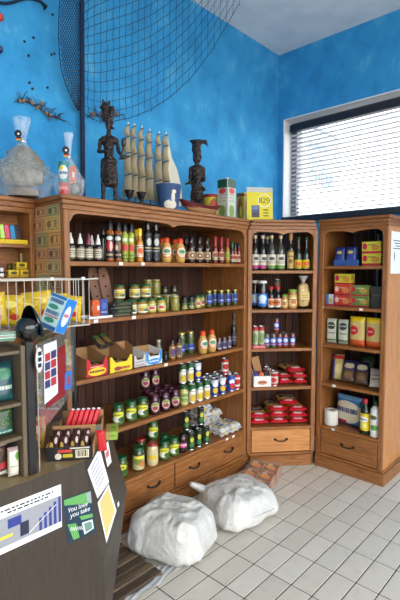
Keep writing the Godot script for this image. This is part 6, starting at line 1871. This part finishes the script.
	part(rk, "post", box(Vector3(rp2.x - 0.008, CT + 0.002, rp2.z - 0.008), Vector3(rp2.x + 0.008, 1.26, rp2.z + 0.008), 0.002), mats["black_plastic"])
	var g0 := Vector3(pxx + 0.013, 0, pz - 0.021)
	var g1 := Vector3(rp2.x + 0.01, 0, rp2.z + 0.009)
	var U := Vector3.UP
	part(rk, "clear_panel", card(g0 + U * 1.25, g1 + U * 1.25, g1 + U * (CT + 0.17), g0 + U * (CT + 0.13), 0.003), mats["pane"])
	part(rk, "panel_edge", box(Vector3(g0.x + 0.002, CT + 0.004, g0.z - 0.004), Vector3(g0.x + 0.006, 1.25, g0.z), 0.001), mats["metal"])
	part(rk, "top_board", card(g0 + U * 1.262, g1 + U * 1.262, Vector3(pxx - 0.3, 1.262, rp2.z), Vector3(pxx - 0.3, 1.262, pz), 0.004, Vector3(-1.5, 3, -0.7)), bw2)
	# flyers hung on the clear panel
	var gn := (g1 - g0).cross(U).normalized()
	if gn.dot(EYE - g0) < 0:
		gn = -gn
	var R := func(px: float, py: float, o := 0.006) -> Vector3: return on_plane(px, py, g0 + gn * o, gn)
	var f1 := thing("red_blue_flyer", "white flyer with red and blue squares on the clear panel", "flyer")
	part(f1, "sheet", card(R.call(43.5, 345.0), R.call(56.5, 340.0), R.call(58.0, 393.0), R.call(44.5, 404.5), 0.0008), mats["white_card"])
	var fr := mat("flyer_red", C(200, 50, 60), 0.5)
	var fb := mat("flyer_blue", C(60, 66, 120), 0.5)
	for i in 4:
		for j in 2:
			var x := 45.0 + j * 6.0
			var y := 354.5 + i * 9.0 - j * 3.0
			part(f1, "printed_square", card(R.call(x, y, 0.0075), R.call(x + 5.0, y - 2.2, 0.0075), R.call(x + 5.2, y + 5.2, 0.0075), R.call(x + 0.2, y + 7.6, 0.0075), 0.0004), fr if (i + j) % 2 == 0 else fb)
	var f2 := thing("red_card", "dark red card hanging behind the flyer", "card")
	part(f2, "sheet", card(R.call(58.8, 348.0, 0.004), R.call(65.0, 344.5, 0.004), R.call(66.0, 394.0, 0.004), R.call(46.0, 409.0, 0.004), 0.0008), mat("deep_red", C(150, 30, 40), 0.5))
	var ov := thing("oval_sticker", "white oval price sticker with black figures on the panel edge", "sticker")
	var oc: Vector3 = R.call(39.5, 360.0, 0.009)
	var oe := R.call(43.0, 359.0, 0.009) - oc as Vector3
	var ost := nst()
	for i in 24:
		var a0 := TAU * i / 24
		var a1 := TAU * (i + 1) / 24
		flat(ost, oc, oc + oe * cos(a0) + U * sin(a0) * 0.043, oc + oe * cos(a1) + U * sin(a1) * 0.043, gn)
		flat(ost, oc - gn * 0.001, oc - gn * 0.001 + oe * cos(a0) + U * sin(a0) * 0.043, oc - gn * 0.001 + oe * cos(a1) + U * sin(a1) * 0.043, -gn)
	part(ov, "oval", ost.commit(), mats["white_card"])
	for i in 3:
		part(ov, "print", card(R.call(38.2, 352.0 + i * 6, 0.0105), R.call(41.5, 351.0 + i * 6, 0.0105), R.call(41.5, 355.0 + i * 6, 0.0105), R.call(38.2, 356.0 + i * 6, 0.0105), 0.0003), ink)
	single("blue_price_card", card(R.call(65.0, 373.0), R.call(71.5, 370.0), R.call(71.5, 387.0), R.call(64.5, 390.5), 0.001), prn("blue_card", C(40, 130, 220), [["e", 0.5, 0.5, 0.26, 0.3, C(190, 80, 90)]]), "bright blue card at the rack post", "card")
	for q in [[69.0, 358.0], [68.0, 345.0]]:
		var yp: Vector3 = R.call(q[0], q[1] + 7.0, -0.03)
		var yt := thing("yellow_sweet_pack", "small yellow sweet pack behind the clear panel", "packet", yp, atan2(gn.x, gn.z), "yellow sweet packs behind the clear panel")
		part(yt, "bag", bag(0.04, 0.06, 0.015, 4), mat("sweet_yellow", C(220, 190, 50), 0.3))
		part(yt, "hook", tube([Vector3(0, 0.055, 0), Vector3(0, 0.063, 0.012), Vector3(0, 0.063, 0.034)], 0.0012, 5), mats["metal"])
	# black ball with pointed hood on the post
	var bc := Vector3(pxx, 1.306, pz - 0.002)
	var ball := thing("black_ball_ornament", "glossy black ball with a pointed leaf shaped hood on the post", "ornament", Vector3(pxx, 1.2625, pz - 0.002), YAW)
	part(ball, "ball", lathe([0, 0.0, 0.012, 0.0, 0.014, 0.004, 0.027, 0.012, 0.036, 0.024, 0.041, 0.04, 0.04, 0.052, 0.034, 0.066, 0.024, 0.076, 0.01, 0.0815, 0, 0.082], 32), gloss("ball_black", C(8, 8, 9), 0.06))
	var hood := func(u: float, v: float) -> Vector3:
		var a: float = lerp(-2.0, 2.0, u)
		var y: float = lerp(0.012, 0.118, v)
		var rr: float = 0.05 * sqrt(max(0.0, 1.0 - pow((y - 0.045) / 0.075, 2.0)) + 0.02)
		return Vector3(0.014 + sin(a) * rr * 0.8 * (1.0 - v * 0.35) - 0.012 * v, y, -cos(a) * rr * 0.75 - 0.008)
	var huv := func(u: float, v: float) -> Vector2: return Vector2(u, v)
	part(ball, "hood", grid_surface(20, 14, hood, false, huv), mats["ball_black"])
	# goods on the rack's boards, left of the post
	var on_rack := func(px: float, y: float, dep: float) -> Vector3:
		return col(Vector3(pxx - dep, y, 0), Vector3(0, 0, -1), px)
	var gb := func(called: String, label: String, px: float, y: float, dep: float, w: float, h: float, d: float, m: Material, lean := -0.1) -> void:
		var p: Vector3 = on_rack.call(px, y + h / 2, dep)
		p.y = y + 0.003 + d * 0.6 * abs(sin(lean))
		var t := thing(called, label, "bag", p, PI / 2 - 0.1)
		part(t, "bag", bag(w, h, d, 2), m, Vector3.ZERO, Vector3(lean, 0, 0))
	var teal := prn("teal_bag", C(30, 70, 76), [["e", 0.5, 0.3, 0.4, 0.14, C(60, 120, 90)], ["t", 0.1, 0.6, 0.8, 0.1, C(206, 214, 190)], ["r", 0, 0.85, 1, 0.15, C(30, 90, 90)]], 0.3)
	var gree := prn("leaf_bag", C(34, 62, 34), [["s", 0, 0, 1, 0.7, C(110, 150, 70), 120], ["r", 0, 0.75, 1, 0.2, C(40, 100, 90)], ["t", 0.1, 0.82, 0.8, 0.06, C(214, 220, 200)]], 0.3)
	gb.call("teal_snack_bag", "dark teal snack bag on the rack's upper board", 1.0, 1.06, 0.035, 0.075, 0.13, 0.05, teal)
	gb.call("leafy_snack_bag", "green leafy patterned snack bag on the rack's middle board", 1.0, 0.945, 0.035, 0.075, 0.095, 0.045, gree)
	var cb := prn("brownie_bag", C(58, 36, 26), [["s", 0, 0.15, 1, 0.4, C(110, 74, 50), 90], ["r", 0, 0.55, 1, 0.2, C(160, 36, 40)], ["r", 0, 0.8, 1, 0.2, C(206, 200, 190)], ["r", 0, 0, 1, 0.08, C(220, 210, 200)]], 0.3)
	gb.call("chocolate_biscuit_bag", "dark chocolate biscuit bag with red band on the worktop", -4.0, CT + 0.0022, 0.06, 0.075, 0.11, 0.05, cb, -0.05)
	gb.call("white_green_pouch", "white pouch with a green leaf standing beside the post", 13.0, CT + 0.0022, 0.025, 0.036, 0.1, 0.03, prn("whgr", C(214, 208, 190), [["e", 0.75, 0.3, 0.2, 0.14, C(90, 150, 50)], ["r", 0, 0, 1, 0.14, C(180, 150, 150)], ["t", 0.2, 0.6, 0.5, 0.05, C(140, 130, 120)]], 0.4), 0.0)
	var sc: Vector3 = top.call(16.0, 465.0)
	single("small_blue_card", bb(0.045, 0.001, 0.022, 0.0), prn("sbcard", C(60, 130, 200), [["e", 0.5, 0.5, 0.3, 0.3, C(230, 230, 235)], ["r", 0, 0.85, 1, 0.15, C(226, 226, 226)]]), "small blue and white card lying on the worktop", "card", sc, Vector3(0, 0.5, 0))
	var lp := on_rack.call(1.0, 1.27, 0.04) as Vector3
	lp.y = 1.268
	single("green_striped_packet", bb(0.085, 0.03, 0.07, 0.006), prn("grstripe", C(60, 130, 100), [["r", 0, 0.15, 1, 0.12, C(220, 226, 220)], ["r", 0, 0.4, 1, 0.12, C(206, 150, 150)], ["r", 0, 0.65, 1, 0.12, C(220, 226, 220)], ["t", 0.1, 0.3, 0.8, 0.06, C(20, 60, 50)]]), "flat green and pink striped packet on top of the rack", "packet", lp, Vector3(0.0, PI / 2 - 0.3, 0))
	# tilted box of blue and green packs
	var gm := prn("gum_box", C(190, 222, 216), [["r", 0, 0.0, 1, 0.1, C(50, 110, 170)], ["t", 0.1, 0.14, 0.8, 0.12, C(40, 60, 110)], ["e", 0.4, 0.36, 0.3, 0.07, C(60, 140, 110)], ["t", 0.1, 0.48, 0.8, 0.12, C(40, 60, 110)], ["r", 0.1, 0.62, 0.8, 0.05, C(190, 110, 110)], ["e", 0.45, 0.74, 0.3, 0.07, C(60, 140, 110)], ["r", 0, 0.88, 1, 0.12, C(50, 90, 150)]], 0.35)
	var gp := on_rack.call(52.0, 1.31, 0.03) as Vector3
	gp.y = 1.27
	var gt := thing("gum_display_box", "tilted blue and mint green box of chewing gum on the rack", "box", gp, YAW - 0.45)
	var gbx := part(gt, "carton", bb(0.084, 0.128, 0.05, 0.002), gm, Vector3(-0.005, 0.016, 0), Vector3(-0.3, 0, -0.26))
	part(gbx, "blue_side", box(Vector3(0.0421, 0.002, -0.024), Vector3(0.0428, 0.126, 0.024), 0.0), prn("gum_side", C(40, 120, 200), [["e", 0.5, 0.5, 0.3, 0.3, C(226, 230, 240)], ["t", 0.25, 0.45, 0.5, 0.1, C(190, 50, 60)]], 0.35))
	# wire basket of yellow bags standing on the rack
	var wxf := -1.60
	var wxb := -1.80
	var r1 := on(89.0, 290.0, 0, wxf)
	var zR := r1.z
	var zL := -0.42
	var yb := 1.273
	var yt2 := 1.462
	var wm := mat("wire_white", C(196, 190, 176), 0.4)
	var wk := thing("wire_basket", "white wire basket full of yellow sweet bags on the rack", "basket", Vector3.ZERO)
	part(wk, "rim", tube([Vector3(wxf, yt2, zL), Vector3(wxf, yt2, zR), Vector3(wxb, yt2, zR), Vector3(wxb, yt2, zL), Vector3(wxf, yt2, zL)], 0.0035, 8), wm)
	part(wk, "base_rim", tube([Vector3(wxf, yb, zL), Vector3(wxf, yb, zR), Vector3(wxb, yb, zR), Vector3(wxb, yb, zL), Vector3(wxf, yb, zL)], 0.003, 8), wm)
	part(wk, "hook", tube([Vector3(wxf, yt2 + 0.001, zR), Vector3(wxf - 0.0, yt2 + 0.002, zR - 0.045)], 0.0035, 8), wm)
	var nw := 20
	for i in nw + 1:
		var z: float = lerp(zL, zR, float(i) / nw)
		part(wk, "wire", tube([Vector3(wxf, yb, z), Vector3(wxf, yt2, z)], 0.0015, 6), wm)
		part(wk, "floor_wire", tube([Vector3(wxf, yb, z), Vector3(wxb, yb, z)], 0.0018, 6), wm)
	for i in 4:
		var x: float = lerp(wxf, wxb, (i + 1) / 5.0)
		part(wk, "wire", tube([Vector3(x, yb, zR), Vector3(x, yt2, zR)], 0.0018, 6), wm)
	for i in 2:
		part(wk, "clip", box(Vector3(wxf - 0.006, yt2 - 0.002, zR + 0.02 + i * 0.14), Vector3(wxf + 0.006, yt2 + 0.01, zR + 0.034 + i * 0.14), 0.002), mats["white_card"])
	var yel := prn("sweetbag", C(214, 176, 30), [["e", 0.5, 0.3, 0.3, 0.12, C(240, 226, 120)], ["r", 0, 0.46, 0.3, 0.2, C(150, 110, 30)], ["e", 0.45, 0.6, 0.24, 0.14, C(190, 130, 30)], ["e", 0.7, 0.7, 0.14, 0.1, C(190, 50, 40)], ["s", 0, 0, 1, 1, C(240, 214, 80), 60]], 0.22)
	var zz := zR + 0.045
	var n := 0
	while zz < zL - 0.05:
		var t := thing("yellow_sweet_bag", "bright yellow sweet bag stacked in the white wire basket", "bag", Vector3(-1.70, yb + 0.013, zz), 0.7 + 0.05 * (n % 3), "yellow sweet bags in the wire basket")
		part(t, "bag", bag(0.122, 0.108 + 0.01 * (n % 3), 0.036, n % 4), yel, Vector3.ZERO, Vector3(0.0, 0, 0.1 * ((n % 3) - 1)))
		zz += 0.062
		n += 1
	# picture box beside the post
	var opx: Vector3 = top.call(44.5, 452.0)
	single("picture_box", bb(0.055, 0.125, 0.03, 0.002), prn("picbox", C(196, 150, 70), [["e", 0.5, 0.35, 0.4, 0.22, C(190, 50, 40)], ["e", 0.5, 0.4, 0.24, 0.14, C(226, 190, 150)], ["t", 0.15, 0.08, 0.7, 0.08, C(120, 80, 20)], ["t", 0.15, 0.75, 0.7, 0.1, C(140, 90, 30)]]), "golden yellow box with a red picture next to the post", "box", opx + Vector3(-0.06, 0, -0.005), Vector3(0, YAW + 0.1, 0))

# ------------------------------------------------------------------ on the floor
func build_floor_things() -> void:
	var cloth := tex_mat("sackcloth", mottled(256, 1.2, [C(198, 194, 185), C(206, 203, 195), C(212, 209, 202)], 51), 0.5, Vector3(2, 2, 2))
	var wr0 := FastNoiseLite.new()
	wr0.seed = 4
	wr0.frequency = 0.012
	wr0.fractal_type = FastNoiseLite.FRACTAL_RIDGED
	wr0.fractal_octaves = 3
	wr0.domain_warp_enabled = true
	wr0.domain_warp_amplitude = 40.0
	wr0.domain_warp_frequency = 0.006
	var wimg := wr0.get_seamless_image(256, 256)
	wimg.convert(Image.FORMAT_RGBA8)
	wimg.bump_map_to_normal_map(6.0)
	cloth.normal_enabled = true
	cloth.normal_texture = ImageTexture.create_from_image(wimg)
	cloth.normal_scale = 0.8
	var s1 := thing("white_sack", "full white plastic sack lying half on the wrapped boards", "sack", Vector3(-1.70, 0.002, -1.595), 0.3)
	part(s1, "sack", soft(Vector3(0.47, 0.225, 0.42), 0.5, 0.014, 2.6, 21, 120, 70, 0.012, 0.24), cloth)
	var s2 := thing("tied_white_sack", "full white plastic sack with a twisted end beside the coffee packs", "sack", Vector3(-1.655, 0.002, -2.105), -0.2)
	part(s2, "sack", soft(Vector3(0.43, 0.175, 0.47), 0.5, 0.014, 2.6, 33, 120, 70, 0.012, 0.24), cloth)
	part(s2, "twisted_end", tube([Vector3(-0.12, 0.11, 0.12), Vector3(-0.16, 0.135, 0.165), Vector3(-0.18, 0.155, 0.2), Vector3(-0.185, 0.17, 0.225)], 0.03, 9, 0.014), cloth)
	part(s2, "seam", tube([Vector3(0.17, 0.065, 0.2), Vector3(0.198, 0.07, 0.05), Vector3(0.198, 0.065, -0.1), Vector3(0.165, 0.06, -0.21)], 0.003, 6), cloth)
	# coffee packs in film
	var cf := prn("coffee", C(110, 72, 48), [["r", 0, 0.2, 1, 0.6, C(30, 18, 18)], ["e", 0.35, 0.42, 0.34, 0.2, C(230, 130, 24)], ["e", 0.66, 0.62, 0.3, 0.18, C(210, 56, 26)], ["t", 0.15, 0.4, 0.7, 0.1, C(240, 200, 60)], ["t", 0.2, 0.6, 0.6, 0.1, C(240, 190, 60)], ["e", 0.3, 0.15, 0.2, 0.1, C(206, 190, 170)]], 0.3)
	var cb := Vector3(-1.785, 0.0, -2.54)
	var turn := 0.32
	var bs := Basis(Vector3.UP, turn)
	for i in 2:
		for j in 2:
			for k in 2:
				var p: Vector3 = cb + bs * Vector3(-0.056 + i * 0.112, 0.001 + k * 0.04, -0.075 + j * 0.15)
				single("coffee_pack", bb(0.108, 0.038, 0.146, 0.008), cf, "orange and brown ground coffee pack wrapped in clear film", "coffee pack", p, Vector3(0, turn, 0), "film wrapped coffee packs on the floor")
	var fm := thing("clear_wrap", "clear plastic film wrapped around the coffee packs", "plastic wrap", cb, turn)
	var wr := nst()
	add_box(wr, Vector3(-0.118, 0.0005, -0.157), Vector3(0.118, 0.084, 0.157), 0.003)
	part(fm, "film", wr.commit(), film("wrap", C(230, 234, 236), 0.1, 0.1))
	part(fm, "loose_flap", card(Vector3(0.05, 0.02, 0.155), Vector3(0.112, 0.03, 0.155), Vector3(0.125, 0.003, 0.2), Vector3(0.04, 0.003, 0.19), 0.001), mats["wrap"])
	# wrapped boards
	var wd := thing("wrapped_boards", "flat bundle of weathered brown boards wrapped in clear film", "boards", Vector3.ZERO)
	var bm := []
	for i in 3:
		bm.append(tex_mat("old_board%d" % i, streak(128, 128, [C(74, 58, 42), C(92, 76, 58), C(62, 50, 38)][i], [C(110, 92, 70), C(124, 104, 78), C(92, 76, 58)][i], C(44, 34, 26), true, 60 + i), 0.6, Vector3(5, 5, 1.2)))
	var x := -1.94
	var k := 0
	while x < -1.6:
		var w := 0.03 + 0.012 * ((k * 7) % 3)
		part(wd, "board", box(Vector3(x, 0.002, -1.40), Vector3(x + w - 0.002, 0.02 + 0.004 * ((k * 5) % 3), -1.03), 0.003), bm[k % 3])
		x += w
		k += 1
	var cr := func(u: float, v: float) -> Vector3:
		return Vector3(lerp(-1.6, -1.53, u) + 0.006 * sin(v * 14.0), 0.004 + 0.018 * abs(sin(u * 9.0 + v * 11.0)) * (1.0 - u * 0.6), lerp(-1.06, -1.54, v))
	var cuv := func(u: float, v: float) -> Vector2: return Vector2(u, v)
	part(wd, "crumpled_film", grid_surface(14, 40, cr, false, cuv), film("wrap2", C(214, 218, 222), 0.4, 0.1))

# ------------------------------------------------------------------ on the blue wall
func build_wall_things() -> void:
	var np0 := Vector3(-2.42, 2.4, 0)
	var nn := Vector3(1, -0.221, 0)
	var np := func(px: float, py: float) -> Vector3: return on_plane(px, py, np0, nn)
	var net := thing("fishing_net", "dark blue fishing net draped from the ceiling over the wall", "net")
	var bot := [[84.0, 113.0], [92.0, 119.0], [102.0, 122.0], [115.0, 121.0], [130.0, 118.0], [150.0, 110.0], [170.0, 97.0], [190.0, 79.0], [210.0, 53.0], [225.0, 28.0], [240.0, 2.0], [256.0, -26.0]]
	var yb := func(x: float) -> float:
		for i in bot.size() - 1:
			if x <= bot[i + 1][0]:
				return lerp(float(bot[i][1]), float(bot[i + 1][1]), (x - bot[i][0]) / (bot[i + 1][0] - bot[i][0]))
		return -26.0
	var st := nst()
	var add_strand := func(to: SurfaceTool, pts: Array, r: float) -> void:
		if pts.size() > 1:
			add_tube(to, pts, r, 4)
	for j in 16:
		var pts := []
		var xx := 84.0
		while xx <= 256.0:
			var y: float = yb.call(xx) - j * 10.5 + j * 2.2 * exp(-(xx - 84.0) / 14.0)
			var p: Vector3 = np.call(xx, y)
			if p.y > CEIL - 0.004 or y < -45.0:
				break
			pts.append(p)
			xx += 3.3
		add_strand.call(st, pts, 0.0016 if j > 0 else 0.0022)
	var i0 := 0
	while i0 < 27:
		var x := 88.0 + i0 * 6.3
		var pts := []
		var y: float = yb.call(x) + (2.5 if i0 % 2 == 0 else 0.5)
		while y > -45.0:
			var p: Vector3 = np.call(x + sin(y * 0.3) * 0.4, y)
			if p.y > CEIL - 0.004:
				break
			pts.append(p)
			y -= 5.2
		add_strand.call(st, pts, 0.0016)
		i0 += 1
	part(net, "netting", st.commit(), mat("net_blue", C(22, 40, 70), 0.8)).set_meta("kind", "stuff")
	st = nst()
	var left_edge := func(y: float) -> float:
		if y < 60.0:
			return 60.0 - 1.5 * sin(y / 60.0 * PI)
		return 60.0 + pow((y - 60.0) / 48.0, 1.5) * 16.0
	for i in 9:
		for s in [-1.0, 1.0]:
			var pts := []
			var y := -40.0
			while y < 112.0:
				var u: float = fposmod(i / 9.0 + s * y / 46.0, 1.0)
				var x: float = lerp(left_edge.call(y), 80.5, u)
				if pts.size() > 0 and (u < 0.06 or u > 0.94):
					add_strand.call(st, pts, 0.002)
					pts = []
				var p: Vector3 = np.call(x, y)
				if p.y < CEIL - 0.004:
					pts.append(p)
				y += 2.6
			add_strand.call(st, pts, 0.0014)
	var ep := []
	for y in range(-30, 110, 6):
		ep.append(np.call(left_edge.call(float(y)), float(y)))
	add_strand.call(st, ep, 0.003)
	part(net, "gathered_netting", st.commit(), mats["net_blue"]).set_meta("kind", "stuff")
	st = nst()
	for k in 6:
		var pts := []
		for q in 40:
			var y := -40.0 + q * 6.4
			var p := on(81.8 + 1.2 * sin(q * 0.5 + k * 1.05) + 0.006 * y, y, 0, -2.42 + 0.008 * cos(q * 0.5 + k * 1.05))
			if p.y < CEIL - 0.01 and p.y > 1.9:
				pts.append(p)
		add_tube(st, pts, 0.0085, 6)
	part(net, "hanging_bundle", st.commit(), mats["net_blue"])
	# dried garland of twigs and shells
	var twig := mat("twig", C(70, 48, 34), 0.8)
	var bead := mat("shell", C(176, 120, 60), 0.6)
	var r := RandomNumberGenerator.new()
	r.seed = 5
	var garland := func(label: String, pxs: Array, n: int) -> void:
		var g := thing("twig_garland", label, "garland")
		var pts := []
		for q in pxs:
			pts.append(on(q[0], q[1], 0, XW + 0.012))
		part(g, "stem", tube(pts, 0.0035, 6), twig)
		var tw := nst()
		for i in n:
			var s := r.randf() * (pts.size() - 1.001)
			var p: Vector3 = pts[int(s)].lerp(pts[int(s) + 1], s - int(s))
			var d := Vector3(r.randf_range(0.0, 0.02), r.randf_range(-0.05, 0.05), r.randf_range(-0.05, 0.05))
			add_tube(tw, [p, p + d * 0.5 + Vector3(0, 0.01, 0), p + d], 0.0022, 4, 0.0012)
		part(g, "twigs", tw.commit(), twig).set_meta("kind", "stuff")
		for i in 8:
			var s := r.randf() * (pts.size() - 1.001)
			var p: Vector3 = pts[int(s)].lerp(pts[int(s) + 1], s - int(s)) + Vector3(0.012, r.randf_range(-0.02, 0.02), r.randf_range(-0.02, 0.02))
			part(g, "shell", lathe([0, 0, 0.006, 0.002, 0.009, 0.009, 0.006, 0.016, 0, 0.018], 8), bead, p)
	garland.call("dried twig garland with small shells above the large gift basket", [[17, 102], [22, 99], [30, 103], [38, 107], [46, 113], [55, 117], [65, 121]], 46)
	garland.call("pale driftwood stick with shells behind the tall carved figure", [[87, 117], [93, 114], [100, 116], [112, 117], [124, 114]], 26)
	var wl: Node3D = get_node("wall_left")
	for q in [[33, 38], [24, 42], [28, 56], [51, 55], [54, 54], [29, 83], [32, 89], [47, 88], [52, 15], [44, 9]]:
		var p := on(q[0], q[1], 0, XW)
		part(wl, "nail", lathe([0, 0, 0.003, 0, 0.003, 0.006, 0.007, 0.006, 0.007, 0.009, 0, 0.01], 8), mats["black_metal"], p, Vector3(0, 0, -PI / 2))
	# ornaments hanging at the edge of the view
	for q in [["red_bauble", "orange red glass bauble hung on the blue wall", -1.0, 17.0, C(200, 60, 30)], ["blue_bauble", "dark blue glass bauble hung on the blue wall", -1.5, 49.0, C(30, 44, 110)]]:
		var p := on(q[2], q[3], 0, XW + 0.028)
		var t := thing(q[0], q[1], "bauble", p)
		part(t, "ball", lathe([0, -0.024, 0.012, -0.021, 0.021, -0.011, 0.024, 0, 0.021, 0.011, 0.012, 0.021, 0, 0.024], 18), gloss("b" + q[0], q[4], 0.15))
		part(t, "hanger", tube([Vector3(0, 0.022, 0), Vector3(-0.01, 0.04, 0), Vector3(-0.027, 0.045, 0)], 0.0015, 5), mats["metal"])
	# dark cord along the top of the wall
	var cp := []
	for i in 9:
		cp.append(on(-6.0 + i * 6.6, 1.0 + 2.5 * sin(i * 0.9) + (4.0 if i > 7 else 0.0), 0, XW + 0.012))
	single("dark_garland_cord", tube(cp, 0.008, 6), mats["net_blue"], "dark leafy cord strung along the wall beneath the ceiling", "cord")
